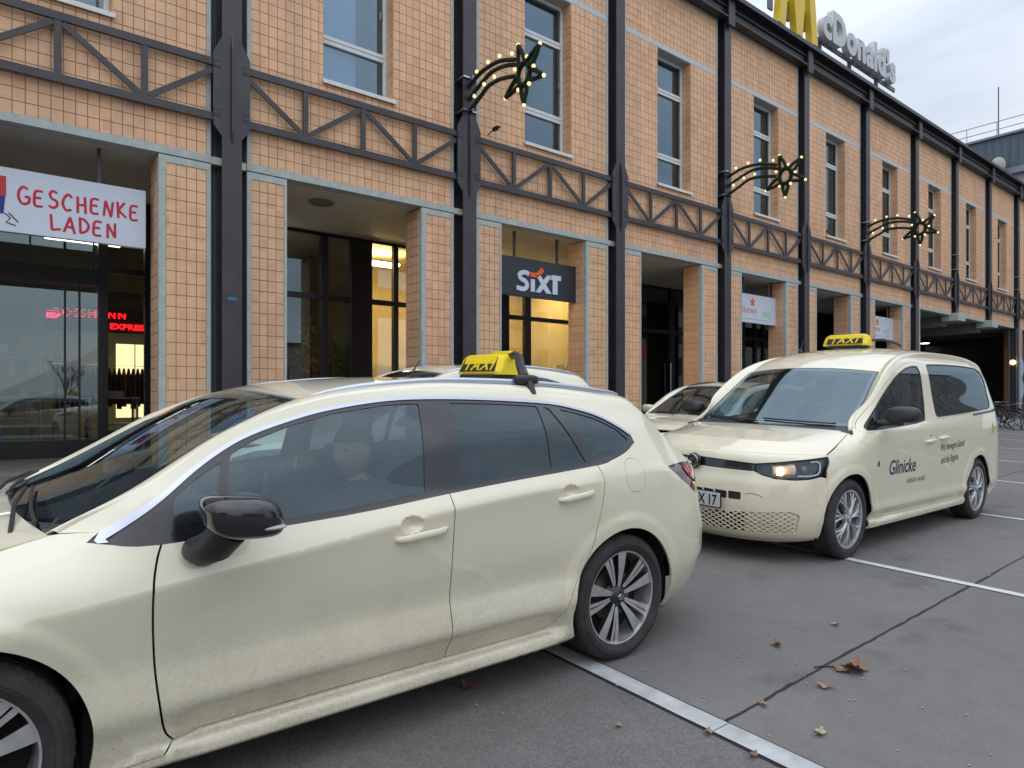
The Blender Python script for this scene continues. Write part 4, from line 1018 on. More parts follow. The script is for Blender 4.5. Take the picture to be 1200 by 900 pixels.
# ================================================================ passage contents, far building, backdrop for reflections
p = MB(); p.box(44.9, 47.6, 16.2, 16.25, 3.6, 4.6); tag(p.build('wall_notice', material('pale notice', (.30, .33, .38), .6)), 'pale notice high in the dark passage above the van roof', 'notice')
lm = empty('passage_lamp', (40.5, 14.5, 4.9)); tag(lm, 'small lit spot on the passage ceiling above the van roof', 'ceiling lamp')
p = MB(); p.lathe([(0, 0), (.28, 0), (.30, .05), (.30, .10), (0, .10)]); p.build('housing', M_STEEL2, lm)
p = MB(); p.lathe([(0, -.01), (.24, -.01), (.24, .02), (0, .02)]); p.build('diffuser', lamp_mat('warm spot', (1, .86, .62), 14.0), lm)
for i, (x, y, z, wd, ht, c, lb) in enumerate(((50.5, 21.3, 3.0, 1.0, 1.3, (.35, .30, .22), 'small pale picture deep in the dark passage'), (54, 21.3, 3.9, 1.1, 1.0, (.28, .28, .28), 'grey pale picture high in the dark passage'))):
    p = MB(); p.box(x, x + wd, y, y + .03, z, z + ht); tag(p.build('picture', material('picture %d' % i, c, .7, noise=(2, .5))), lb, 'picture')
for i, (x, y, lb) in enumerate(((47.0, 17.0, 'second small spot deeper in the dark passage, added to brighten it'), (38.0, 18.5, 'third small spot at the back of the dark passage, added to brighten it'))):
    o = copy_tree(lm); o.location = (x, y, 4.9); tag(o, lb, 'ceiling lamp')  # extra spots, added so the passage contents show
for i, (x, z, wd, ht, c, lb) in enumerate(((42.5, 2.4, .9, 1.1, (.35, .20, .08), 'brown framed board on the back wall of the passage'), (45.6, 3.2, .7, .7, (.30, .30, .28), 'small grey board on the back wall of the passage'), (39.5, 1.9, 1.2, .8, (.25, .05, .05), 'dark red board on the back wall of the passage'))):
    p = MB(); p.box(x, x + wd, D + 9.93, D + 9.98, z, z + ht, .01); tag(p.build('picture', material('passage board %d' % i, c, .6, noise=(3, .4))), lb, 'picture')
# shelves with goods on the back wall of the gift shop
rs = random.Random(12)
for i, (x, lab) in enumerate(((-.9, 'tall white shelf with small goods on the left behind the gift shop window'), (.35, 'tall white shelf with small goods behind the clothes racks'))):
    t = empty('shelf_unit', (x, 17.2, .31)); tag(t, lab, 'shelf')
    p = MB(); p.box(-.55, -.52, -.2, .2, 0, 2.2); p.box(.52, .55, -.2, .2, 0, 2.2); p.build('side_panel', M_TBL, t)
    for k in range(5):
        p = MB(); p.box(-.52, .52, -.2, .2, .2 + k * .45, .225 + k * .45); sh = p.build('shelf_board', M_TBL, t)
        for j in range(6):
            wv, hv = rs.uniform(.06, .13), rs.uniform(.10, .32); xx = -.46 + j * .165
            p = MB(); p.box(xx, xx + wv, -.12, .05, .225 + k * .45, .225 + k * .45 + hv, .006); p.build('goods', material('goods %d' % ((j + k) % 5), [(.4, .06, .05), (.5, .45, .35), (.06, .15, .3), (.45, .3, .08), (.1, .25, .12)][(j + k) % 5], .6), sh)
p = MB(); p.sphere((0, 0, 0), .14, 10, 6); o = p.build('wall_lamp', lamp_mat('yellow wall lamp', (1, .72, .30), 3.0), smooth=True); o.location = (43.9, 11.55, 3.35); tag(o, 'small lit yellow lamp on the tan pier at the right edge', 'wall lamp')
for i, (z, lb) in enumerate(((3.1, 'upper round pale blue plaque on the tan pier at the right edge'), (1.9, 'lower round pale blue plaque on the tan pier at the right edge'))):
    p = MB(); p.lathe([(0, 0), (.55, 0), (.55, .05), (0, .05)], c=(44.7, 11.40, z), axis='y'); tag(p.build('plaque', material('pale blue plaque', (.35, .45, .62), .5), smooth=True), lb, 'plaque')
p = MB(); p.box(44.05, 44.25, 11.3, 11.45, .2, 5.2, .02); tag(p.build('downpipe', material('grey downpipe', (.25, .26, .27), .5)), 'grey downpipe at the edge of the dark passage', 'downpipe')

far = empty('office_block', (62, 25, 0)); tag(far, 'distant building with blue grey metal cladding and a pale wall below', 'building')
p = MB(); p.box(-1.5, 20, -22, 25, 18.7, 21.25, .05)
x = -22
for i in range(90):
    yy = -21.9 + i * .52; p.box(-1.56, -1.5, yy, yy + .06, 18.8, 21.15)
p.build('cladding', material('blue grey metal cladding', (.085, .125, .155), .5, noise=(1, .1)), far)
p = MB(); p.box(-1.7, 20.1, -22.1, 25.1, 21.25, 21.42); p.box(-1.75, 0, -22.1, 25.1, 18.25, 18.70); p.build('parapet', material('grey parapet', (.22, .25, .28), .6), far)
p = MB(); p.box(-1.2, 20, -22, 25, 0, 18.25); p.build('wall', material('pale render', (.42, .45, .50), .8, noise=(.6, .05)), far)
p = MB()
for z in (22.0, 22.6): p.tube([(-1.2, -22, z), (-1.2, 25, z)], .035, 6)
for i in range(24): p.tube([(-1.2, -22 + 2 * i, 21.3), (-1.2, -22 + 2 * i, 22.6)], .03, 6)
p.build('railing', material('thin grey railing', (.35, .38, .42), .4), far)
p = MB(); p.tube([(-.5, -7.9, 21), (-.5, -7.9, 25.5)], .04, 6); p.build('antenna', M_STEEL2, far)
ds = empty('satellite_dish', (59.9, 16.7, 18.95)); tag(ds, 'cream satellite dish below the blue grey cladding', 'satellite dish')
p = MB(); pr = [(.62 * t, -.16 * (1 - t * t)) for t in [k / 6 for k in range(7)]]
p.lathe(pr + [(r - .0, h + .02) for r, h in reversed(pr)], axis='x', seg=28); p.xf(Matrix.Rotation(R(-25), 4, 'Z') @ Matrix.Rotation(R(-10), 4, 'Y')); p.build('dish', material('cream dish', (.55, .52, .42), .6), ds, smooth=True)
p = MB(); p.tube([(.1, 0, -.1), (.9, 0, -.35)], .03); p.tube([(-.1, 0, -.5), (-.55, -.1, -.1)], .015); p.build('mount', M_STEEL2, ds)

# buildings and bare trees across the square: met only as reflections
M_OPP = [material('pale opposite front', (.40, .40, .42), .8), material('warm opposite front', (.42, .33, .28), .8)]
for i, (x0, x1, y0, h, lab) in enumerate(((34, 52, -15, 13, 'pale building across the street with dark shop windows'), (53, 74, -15, 15, 'warm building across the street with dark shop windows'), (-60, -20, -46, 12, 'long pale building beyond the trees on the left'), (12, 40, -60, 9, 'low building beyond the bare trees'))):
    t = empty('town_house', (x0, y0, -.4)); tag(t, lab, 'building')
    p = MB(); p.box(0, x1 - x0, -10, 0, 0, h); p.build('wall', M_OPP[i % 2], t)
    p = MB(); p.box(-.3, x1 - x0 + .3, -10.3, .4, h, h + .35); p.build('roof', material('dark roof', (.06, .05, .05), .8), t)
    n = int((x1 - x0) / 3)
    for a in range(n):
        for f in range(1, int(h / 3.4)):
            p = MB(); p.box(a * 3 + .9, a * 3 + 2.1, -.02, .06, f * 3.3 + 1, f * 3.3 + 2.8); p.build('window', M_GLOSSBLK, t)
        p = MB(); p.box(a * 3 + .4, a * 3 + 2.7, -.02, .06, .3, 2.9); p.build('shop_window', M_GLOSSBLK, t)
def bare_tree(seed):
    rnd = random.Random(seed); t = empty('bare_tree', (0, 0, 0)); m_ = MB(); c = MB()
    def grow(p, dv, l, r, lev):
        q = p + dv * l; (m_ if lev == 0 else c).tube([p, p.lerp(q, .5) + Vector((rnd.gauss(0, .03), rnd.gauss(0, .03), 0)) * l, q], [r, r * .85, r * .68], 5 if lev < 2 else 3, cap=False)
        if lev >= 5: return
        for k in range(3 if lev < 4 else 4):
            nd = (dv + Vector((rnd.gauss(0, .55), rnd.gauss(0, .55), rnd.uniform(-.1, .5)))).normalized()
            grow(q if k else p.lerp(q, .7), nd, l * rnd.uniform(.62, .82), r * .58, lev + 1)
    grow(Vector((0, 0, 0)), Vector((0, 0, 1)), 2.6, .19, 0)
    bk = material('dark bark', (.045, .038, .032), .9)
    m_.build('trunk', bk, t, fix=False); c.build('crown', bk, t, fix=False); return t
T0 = bare_tree(3); T1 = bare_tree(8)
for i, (x, y) in enumerate(((-40, -78), (-30, -72), (-19, -80), (-9, -74), (0, -82), (8, -73), (17, -79), (26, -70), (35, -74), (45, -66), (54, -62), (62, -58))):
    src = (T0, T1)[i % 2]; o = src if i < 2 else copy_tree(src)
    o.location = (x, y, -.35); o.rotation_euler = (0, 0, i * 1.3); s = .62 + .12 * (i % 3); o.scale = (s, s, s)
    tag(o, 'bare street tree across the square, ' + ('first', 'second', 'third', 'fourth', 'fifth', 'sixth', 'seventh', 'eighth', 'ninth', 'tenth', 'eleventh', 'last')[i] + ' from the left end of the row', 'tree', 'bare street trees across the square')
# ================================================================ cars: panels cut from smooth skins
def inside(poly, pts):
    """even-odd test, vectorised"""
    P = np.asarray(poly); x, y = pts[:, 0], pts[:, 1]; r = np.zeros(len(pts), bool)
    for i in range(len(P)):
        x0, y0 = P[i - 1]; x1, y1 = P[i]
        c = (y0 > y) != (y1 > y)
        with np.errstate(divide='ignore', invalid='ignore'): r ^= c & (x < (x1 - x0) * (y - y0) / (y1 - y0) + x0)
    return r
def seg_dist(poly, pts):
    P = np.asarray(poly); best = np.full(len(pts), 1e9)
    for i in range(len(P)):
        a = P[i - 1]; b = P[i]; ab = b - a; L2 = max(1e-12, ab @ ab)
        t = np.clip(((pts - a) @ ab) / L2, 0, 1); q = a + t[:, None] * ab
        best = np.minimum(best, np.hypot(*(pts - q).T))
    return best
def densify(poly, c):
    out_ = []
    for i in range(len(poly)):
        a = np.array(poly[i]); b = np.array(poly[(i + 1) % len(poly)]); n = max(1, int(math.ceil(np.hypot(*(b - a)) / c)))
        for k in range(n): out_.append(tuple(a + (b - a) * k / n))
    return out_
def rounded(poly, r, n=5):
    out_ = []
    m = len(poly)
    for i in range(m):
        a, b, c = np.array(poly[i - 1], float), np.array(poly[i], float), np.array(poly[(i + 1) % m], float)
        u, v = a - b, c - b; lu, lv = np.hypot(*u), np.hypot(*v); q = min(r, lu * .45, lv * .45)
        p0, p1 = b + u / lu * q, b + v / lv * q
        for k in range(n + 1):
            t = k / n; out_.append(tuple((1 - t) ** 2 * p0 + 2 * t * (1 - t) * b + t * t * p1))
    return out_
def grow_poly(poly, d_):
    """outward (d_>0) offset with mitres"""
    P = np.asarray(poly, float); A = 0.5 * sum(P[i - 1][0] * P[i][1] - P[i][0] * P[i - 1][1] for i in range(len(P)))
    sg_ = 1 if A > 0 else -1; out_ = []
    for i in range(len(P)):
        e0 = P[i] - P[i - 1]; e1 = P[(i + 1) % len(P)] - P[i]
        l0, l1 = np.hypot(*e0), np.hypot(*e1)
        if l0 < 1e-9 or l1 < 1e-9: out_.append(tuple(P[i])); continue
        n0 = np.array([e0[1], -e0[0]]) / l0 * sg_; n1 = np.array([e1[1], -e1[0]]) / l1 * sg_
        b = n0 + n1; lb = np.hypot(*b); b = b / lb if lb > 1e-6 else n0
        out_.append(tuple(P[i] + b * d_ / max(.35, b @ n0)))
    return out_

def panel(name, surf, outer, mat, parent, holes=(), sgn=-1, cell=.05, off=0.0, thick=.012, refine=(), flip=False, lines=()):
    """cut the region `outer` minus `holes` (both in surface coordinates) from a skin and give it a folded edge"""
    loops = [densify(outer, cell * .7)] + [densify(h, cell * .7) for h in holes]
    allp = [p for l in loops for p in l]
    a0, b0 = np.min(loops[0], axis=0); a1, b1 = np.max(loops[0], axis=0)
    ga, gb = np.meshgrid(np.arange(a0 + cell / 2, a1, cell), np.arange(b0 + cell / 2, b1, cell * .62))
    G = np.stack([ga.ravel(), gb.ravel()], 1)
    for (ca, cb, rr, cc) in refine:
        G = G[np.hypot(G[:, 0] - ca, G[:, 1] - cb) > rr]
        fa, fb = np.meshgrid(np.arange(ca - rr, ca + rr, cc), np.arange(cb - rr, cb + rr, cc)); F = np.stack([fa.ravel(), fb.ravel()], 1)
        G = np.concatenate([G, F[np.hypot(F[:, 0] - ca, F[:, 1] - cb) < rr]])
    if len(G):
        ok = inside(loops[0], G)
        for h in loops[1:]: ok &= ~inside(h, G)
        G = G[ok]
        if len(G):
            dmin = np.min([seg_dist(l, G) for l in loops], axis=0); G = G[dmin > (cell * .3 if not refine else .006)]
    vs = [Vector(p) for p in allp] + [Vector(p) for p in G]; es = []; k = 0
    for l in loops:
        es += [(k + i, k + (i + 1) % len(l)) for i in range(len(l))]; k += len(l)
    # pressed lines of the body: rows of vertices that follow the crease
    if lines:
        keep = np.ones(len(G), bool); newv = []
        for fn in lines:
            xs_ = np.arange(a0 + .006, a1 - .006, cell * .6); L_ = np.stack([xs_, [fn(x) for x in xs_]], 1)
            okl = inside(loops[0], L_)
            for h in loops[1:]: okl &= ~inside(h, L_)
            okl &= np.min([seg_dist(l, L_) for l in loops], axis=0) > .006
            for (ca, cb, rr, cc) in refine:
                if cc < .012: okl &= np.hypot(L_[:, 0] - ca, L_[:, 1] - cb) > rr
            if len(G): keep &= (np.array([np.min([np.hypot(g_[0] - ca, g_[1] - cb) - rr for (ca, cb, rr, cc) in refine if cc < .012] or [9]) < 0 for g_ in G])) | (abs(G[:, 1] - np.interp(G[:, 0], L_[:, 0], L_[:, 1])) > .0065)
            prev = -2
            for j, p in enumerate(L_):
                if okl[j]:
                    newv.append((tuple(p), prev == j - 1)); prev = j
        G = G[keep] if len(G) else G
        vs = [Vector(p) for p in allp] + [Vector(p) for p in G]
        for p, joined_ in newv:
            vs.append(Vector(p))
            if joined_: es.append((len(vs) - 2, len(vs) - 1))
    V, E, Fc, *_ = delaunay_2d_cdt(vs, es, [], 0, 1e-7)
    V = np.array([tuple(p) for p in V]); T = np.array([tuple(f) for f in Fc if len(f) == 3])
    C = V[T].mean(axis=1); ok = inside(loops[0], C)
    for h in loops[1:]: ok &= ~inside(h, C)
    T = T[ok]; used = np.unique(T); remap = {int(o_): i for i, o_ in enumerate(used)}
    V = V[used]; T = [[remap[int(i)] for i in t] for t in T]
    P3 = []; N3 = []; e = 2e-3
    for a, b in V:
        p = surf(a, b); pa = surf(a + e, b) - surf(a - e, b); pb = surf(a, b + e) - surf(a, b - e)
        n = -np.cross(pa, pb); n = n / max(1e-12, np.linalg.norm(n))
        if flip: n = -n
        q = p + n * off
        P3.append((q[0], q[1] * sgn, q[2])); N3.append((n[0], n[1] * sgn, n[2]))
    faces = []; cnt = {}
    for t in T:
        a, b, c = (Vector(P3[i]) for i in t); nn = (b - a).cross(c - a); av = Vector(N3[t[0]]) + Vector(N3[t[1]]) + Vector(N3[t[2]])
        if nn.dot(av) < 0: t = [t[0], t[2], t[1]]
        faces.append(tuple(t))
        for i in range(3): cnt[(t[i], t[(i + 1) % 3])] = 1
    verts = list(P3); ln = [N3[i] for f in faces for i in f]; nf = len(faces)
    if thick:
        bd = [ed for ed in cnt if (ed[1], ed[0]) not in cnt]; dup = {}
        for i in sorted({i for ed in bd for i in ed}):
            dup[i] = (len(verts), len(verts) + 1); p, n = Vector(P3[i]), Vector(N3[i])
            verts.append(tuple(p)); verts.append(tuple(p - n * thick))
        for a, b in bd:
            f = (dup[b][0], dup[a][0], dup[a][1], dup[b][1]); faces.append(f)
            q0, q1, q2 = Vector(verts[f[0]]), Vector(verts[f[1]]), Vector(verts[f[2]]); nn = (q1 - q0).cross(q2 - q0); nn = nn.normalized() if nn.length > 1e-12 else Vector((0, 0, 1))
            ln += [tuple(nn)] * 4
    me = bpy.data.meshes.new(name); me.from_pydata(verts, [], faces); me.materials.append(mat)
    me.polygons.foreach_set('use_smooth', [True] * len(faces))
    try: me.normals_split_custom_set(ln)
    except Exception as ex: print('normals', name, ex)
    o = bpy.data.objects.new(name, me); return link(o, parent)

def paint_material(name, base, dirt):
    m = bpy.data.materials.new(name); m.use_nodes = True; t = m.node_tree; b = t.nodes['Principled BSDF']
    b.inputs['Coat Weight'].default_value = 1.0; b.inputs['Coat Roughness'].default_value = .04; b.inputs['Coat IOR'].default_value = 1.68
    b.inputs['Roughness'].default_value = .38
    c = N(t, 'ShaderNodeTexCoord')
    n1 = N(t, 'ShaderNodeTexNoise'); n1.inputs['Scale'].default_value = 3.2; n1.inputs['Detail'].default_value = 8; n1.inputs['Roughness'].default_value = .65
    mp_ = N(t, 'ShaderNodeMapping'); mp_.inputs['Scale'].default_value = (1, 1, .55); t.links.new(c.outputs['Object'], mp_.inputs[0]); t.links.new(mp_.outputs[0], n1.inputs['Vector'])
    n2 = N(t, 'ShaderNodeTexNoise'); n2.inputs['Scale'].default_value = 75; n2.inputs['Detail'].default_value = 4; t.links.new(c.outputs['Object'], n2.inputs['Vector'])
    sx = N(t, 'ShaderNodeSeparateXYZ'); t.links.new(c.outputs['Object'], sx.inputs[0])
    # road film thrown up along the lower body: thick by the sill, gone above the waist
    h = N(t, 'ShaderNodeMapRange'); h.inputs['From Min'].default_value = .12; h.inputs['From Max'].default_value = .72; h.inputs['To Min'].default_value = 1; h.inputs['To Max'].default_value = .06
    t.links.new(sx.outputs['Z'], h.inputs['Value'])
    k = N(t, 'ShaderNodeMapRange'); k.inputs['From Min'].default_value = .30; k.inputs['From Max'].default_value = .72; k.inputs['To Min'].default_value = .35; k.inputs['To Max'].default_value = 1.0
    t.links.new(n1.outputs['Fac'], k.inputs['Value'])
    k2 = N(t, 'ShaderNodeMapRange'); k2.inputs['From Min'].default_value = .3; k2.inputs['From Max'].default_value = .7; k2.inputs['To Min'].default_value = .6; k2.inputs['To Max'].default_value = 1.2
    t.links.new(n2.outputs['Fac'], k2.inputs['Value'])
    m1 = N(t, 'ShaderNodeMath', operation='MULTIPLY'); m2 = N(t, 'ShaderNodeMath', operation='MULTIPLY'); m3 = N(t, 'ShaderNodeMath', operation='MULTIPLY'); m3.use_clamp = True; m3.inputs[1].default_value = dirt
    t.links.new(h.outputs[0], m1.inputs[0]); t.links.new(k.outputs[0], m1.inputs[1]); t.links.new(m1.outputs[0], m2.inputs[0]); t.links.new(k2.outputs[0], m2.inputs[1]); t.links.new(m2.outputs[0], m3.inputs[0])
    mx = N(t, 'ShaderNodeMix', data_type='RGBA'); mx.inputs[6].default_value = (*base, 1); mx.inputs[7].default_value = (.27, .235, .165, 1)
    t.links.new(m3.outputs[0], mx.inputs[0])
    # splashes: sparse small dark specks
    vo = N(t, 'ShaderNodeTexVoronoi'); vo.inputs['Scale'].default_value = 42; t.links.new(c.outputs['Object'], vo.inputs['Vector'])
    sp = N(t, 'ShaderNodeMapRange'); sp.inputs['From Min'].default_value = .05; sp.inputs['From Max'].default_value = .11; sp.inputs['To Min'].default_value = 1; sp.inputs['To Max'].default_value = 0
    t.links.new(vo.outputs['Distance'], sp.inputs['Value'])
    s2_ = N(t, 'ShaderNodeMath', operation='GREATER_THAN'); s2_.inputs[1].default_value = .45; sepc = N(t, 'ShaderNodeSeparateColor'); t.links.new(vo.outputs['Color'], sepc.inputs[0]); t.links.new(sepc.outputs[0], s2_.inputs[0])
    s3 = N(t, 'ShaderNodeMath', operation='MULTIPLY'); t.links.new(sp.outputs[0], s3.inputs[0]); t.links.new(s2_.outputs[0], s3.inputs[1])
    s4 = N(t, 'ShaderNodeMath', operation='MULTIPLY'); s4.use_clamp = True; t.links.new(s3.outputs[0], s4.inputs[0]); s5 = N(t, 'ShaderNodeMath', operation='MULTIPLY'); s5.inputs[1].default_value = 1.6; t.links.new(m3.outputs[0], s5.inputs[0]); t.links.new(s5.outputs[0], s4.inputs[1])
    mx2 = N(t, 'ShaderNodeMix', data_type='RGBA'); mx2.inputs[7].default_value = (.09, .075, .05, 1); t.links.new(mx.outputs[2], mx2.inputs[6]); t.links.new(s4.outputs[0], mx2.inputs[0])
    t.links.new(mx2.outputs[2], b.inputs['Base Color'])
    rr = N(t, 'ShaderNodeMapRange'); rr.inputs['To Min'].default_value = .02; rr.inputs['To Max'].default_value = .30; t.links.new(m3.outputs[0], rr.inputs['Value']); t.links.new(rr.outputs[0], b.inputs['Coat Roughness'])
    cw = N(t, 'ShaderNodeMapRange'); cw.inputs['To Min'].default_value = 1.0; cw.inputs['To Max'].default_value = .55; t.links.new(m3.outputs[0], cw.inputs['Value']); t.links.new(cw.outputs[0], b.inputs['Coat Weight'])
    return m
CREAM = (.72, .675, .515)
M_PAINT = paint_material('cream taxi paint with road film', CREAM, .85)
M_PAINT2 = paint_material('cream van paint', (.74, .69, .52), .42)
M_SEAT = material('dark grey seat cloth', (.035, .036, .04), .9, bump=(200, .3, .001))
M_DASH = material('black dashboard', (.018, .018, .02), .6)
M_ALU = material('machined alloy', (.58, .58, .58), .34, metal=.75, noise=(20, .15))
M_ALUD = material('dark alloy inner', (.020, .020, .022), .35)
M_COVER = material('silver wheel cover', (.50, .51, .53), .32, metal=.6, noise=(15, .12))
M_EMB = material('dark emblem', (.02, .02, .025), .2)
M_YSIGN = material('taxi sign yellow', (.80, .60, .01), .35)
M_BSIGN = material('taxi sign black', (.015, .015, .015), .5)
M_REDL = material('red tail lamp', (.42, .010, .016), .12, coat=1.0)
M_REDD = material('dark red lamp lens', (.060, .005, .008), .1, coat=1.0)
M_AMBER = material('amber reflector', (.6, .22, .08), .2)

def loft_curve(A):
    return lambda a, b: A
def make_loft(edge, bulge, pw=2.0):
    """surface between a curve and its mirror image; a in -1..1 across, b along the curve"""
    def f(a, b):
        p = edge(b); g = bulge(b); q = 1 - abs(a) ** (pw(b) if callable(pw) else pw)
        return np.array([p[0] + g[0] * q, p[1] * a, p[2] + g[1] * q])
    return f
def rect(a0, a1, b0, b1): return [(a0, b0), (a1, b0), (a1, b1), (a0, b1)]

def wheel(parent, x, y, r, wd, kind, sgn):
    """sgn -1: outer face looks to -y"""
    wr = empty('wheel', (x, y, r), parent=parent)
    if sgn > 0: wr.rotation_euler = (0, 0, math.pi)
    h = wd / 2; rim = r * (.755 if kind == 'alloy' else .725)
    pr = [(rim * .96, h * .8), (rim, h * .86), (rim + .012, h * .93), (rim + (r - rim) * .30, h * 1.00), (rim + (r - rim) * .34, h * .985), (rim + (r - rim) * .38, h * 1.015), (rim + (r - rim) * .55, h * 1.02), (rim + (r - rim) * .60, h * 1.0), (r - .030, h * .97), (r - .012, h * .90), (r - .004, h * .80)]
    tread = []
    for i in range(9):
        q = lerp(.72, -.72, i / 8) * h
        if i in (2, 4, 6): tread += [(r, q + .006), (r - .007, q + .004), (r - .007, q - .004), (r, q - .006)]
        else: tread.append((r, q))
    prof = pr + tread + [(a, -b) for a, b in reversed(pr)]
    # axis along y, +h side = inner
    m_ = MB(); m_.lathe([(a, -b) for a, b in prof], axis='y', seg=72)
    # shoulder blocks
    for k in range(54):
        a = 2 * math.pi * k / 54
        for s in (-1, 1):
            c, s_ = math.cos(a), math.sin(a); da = .026
            q = []
            for aa, rr, yy in ((a, r + .0015, s * h * .74), (a + da * 1.6, r + .0015, s * h * .74), (a + da * 1.6, r - .013, s * h * .92), (a, r - .013, s * h * .92)):
                q.append((rr * math.cos(aa), yy, rr * math.sin(aa)))
            m_.add(q, [(0, 1, 2, 3)])
    m_.build('tyre', M_RUBBER, wr, smooth=True)
    yo = -h * .80
    if kind == 'alloy':
        m_ = MB(); m_.lathe([(rim * .97, yo + .004), (rim * .985, yo - .006), (rim * .955, yo - .004), (rim * .93, yo + .02), (rim * .90, h * .7), (rim * .97, h * .75)], axis='y', seg=64); m_.build('rim', M_ALU, wr, smooth=True)
        m_ = MB(); m_.lathe([(0, yo + .10), (rim * .93, yo + .10)], axis='y', seg=32); m_.build('brake_backing', M_LINER, wr)
        m_ = MB(); m_.lathe([(.04, yo + .085), (.135, yo + .085), (.135, yo + .07), (.04, yo + .07)], axis='y', seg=40); m_.build('brake_disc', material('brake disc', (.20, .19, .18), .4, metal=.8), wr, smooth=True)
        m_ = MB(); m_.lathe([(0, yo + .008), (.030, yo + .008), (.038, yo + .014), (.055, yo + .03), (.070, yo + .05), (.06, yo + .09)], axis='y', seg=32); m_.build('hub', M_ALUD, wr, smooth=True)
        def spoke(a, w0, w1, r0, r1, lean=0.0, dep=.035, sink=0.0):
            # face (machined) and dark flanks
            c, s_ = math.cos(a), math.sin(a)
            def P(rr, tt, yy): return (rr * c - tt * s_, yy, rr * s_ + tt * c)
            n = 5; f_ = MB(); d_ = MB(); vv = []
            for i in range(n + 1):
                t = i / n; rr = lerp(r0, r1, t); ww = lerp(w0, w1, t) / 2; ls = lean * t; yy = yo + sink + .020 * (1 - t) ** 2 + .002
                vv.append((rr, ls, ww, yy))
            for i in range(n):
                (ra, la, wa, ya), (rb, lb, wb, yb) = vv[i], vv[i + 1]
                f_.add([P(ra, la - wa, ya), P(ra, la + wa, ya), P(rb, lb + wb, yb), P(rb, lb - wb, yb)], [(0, 1, 2, 3)])
                d_.add([P(ra, la - wa, ya + .0), P(ra, la - wa * .7, ya + dep), P(rb, lb - wb * .7, yb + dep), P(rb, lb - wb, yb)], [(0, 1, 2, 3)])
                d_.add([P(ra, la + wa, ya + .0), P(ra, la + wa * .7, ya + dep), P(rb, lb + wb * .7, yb + dep), P(rb, lb + wb, yb)], [(0, 1, 2, 3)])
            so = d_.build('spoke', M_ALUD, wr); f_.build('spoke_face', M_ALU, so, smooth=False)
        for k in range(5):
            a = 2 * math.pi * k / 5 + .25
            spoke(a, .018, .062, .045, rim * .95, .012)
            spoke(a + .44, .010, .020, .055, rim * .95, -.004, .03, .004)
            spoke(a + .62, .010, .030, .055, rim * .95, -.012, .03, .004)
        m_ = MB(); m_.lathe([(0, yo + .004), (.026, yo + .005), (.028, yo + .009)], axis='y', seg=24); cap = m_.build('hub_cap', M_EMB, wr, smooth=True)
        m_ = MB()
        for rx, rz in ((.020, .014), (.0075, .014), (.015, .006)):
            m_.tube([(rx * math.cos(t) , yo + .002, rz * math.sin(t) + (.004 if rx == .015 else 0)) for t in [2 * math.pi * q / 16 for q in range(17)]], .0016, 5)
        m_.build('emblem', M_CHROME, cap)
        for k in range(5):
            a = 2 * math.pi * k / 5 + .55; m_ = MB(); m_.lathe([(0, yo + .022), (.009, yo + .022), (.010, yo + .03), (.010, yo + .045)], axis='y', seg=8); m_.v = [(p[0] + .052 * math.cos(a), p[1], p[2] + .052 * math.sin(a)) for p in m_.v]; m_.build('wheel_nut', M_ALUD, wr)
    else:
        m_ = MB(); m_.lathe([(rim * .99, yo), (rim * 1.01, yo - .012), (rim * .95, yo - .010), (rim * .93, yo + .01), (rim * .9, h * .6)], axis='y', seg=64); m_.build('rim', M_COVER, wr, smooth=True)
        m_ = MB(); m_.lathe([(0, yo + .03), (rim * .94, yo + .03)], axis='y', seg=32); m_.build('cover_backing', M_ALUD, wr)
        for k in range(7):
            a = 2 * math.pi * k / 7 + .2
            for (da, w0, w1, bend) in ((-.27, .008, .019, .05), (.02, .010, .024, .0), (.31, .008, .019, -.05)):
                m_ = MB(); L = []; Rr = []
                for i in range(7):
                    t = i / 6; rr = lerp(.045, rim * .945, t); an = a + da * (.35 + .65 * t) + bend * math.sin(math.pi * t) * 1.6; ww = lerp(w0, w1, t) * (.75 + .5 * t) / 2; yy = yo - .008 + .012 * t * t - .004 * math.sin(math.pi * t)
                    c, s_ = math.cos(an), math.sin(an); L.append((rr * c - ww * s_, yy, rr * s_ + ww * c)); Rr.append((rr * c + ww * s_, yy, rr * s_ - ww * c))
                for i in range(6):
                    mid0 = tuple((np.array(L[i]) + np.array(Rr[i])) / 2 + np.array([0, -.005, 0])); mid1 = tuple((np.array(L[i + 1]) + np.array(Rr[i + 1])) / 2 + np.array([0, -.005, 0]))
                    m_.add([L[i], mid0, mid1, L[i + 1]], [(0, 1, 2, 3)]); m_.add([mid0, Rr[i], Rr[i + 1], mid1], [(0, 1, 2, 3)])
                    for S_e in (L, Rr): m_.add([S_e[i], S_e[i + 1], tuple(np.array(S_e[i + 1]) + [0, .03, 0]), tuple(np.array(S_e[i]) + [0, .03, 0])], [(0, 1, 2, 3)])
                m_.build('spoke', M_COVER, wr, smooth=True)
        m_ = MB(); m_.lathe([(0, yo - .012), (.045, yo - .012), (.058, yo - .006), (.060, yo + .02)], axis='y', seg=32); m_.build('hub_cap', M_COVER, wr, smooth=True)
        m_ = MB(); m_.tube([(.028 * math.cos(t), yo - .014, .028 * math.sin(t)) for t in [2 * math.pi * q / 16 for q in range(17)]], .002, 5)
        for pts in ([(-.014, .02), (0, .002), (.014, .02)], [(-.02, .01), (-.009, -.02), (0, .0), (.009, -.02), (.02, .01)]): m_.tube([(a_, yo - .014, b_) for a_, b_ in pts], .002, 5)
        m_.build('emblem', M_CHROME, wr)
    return wr

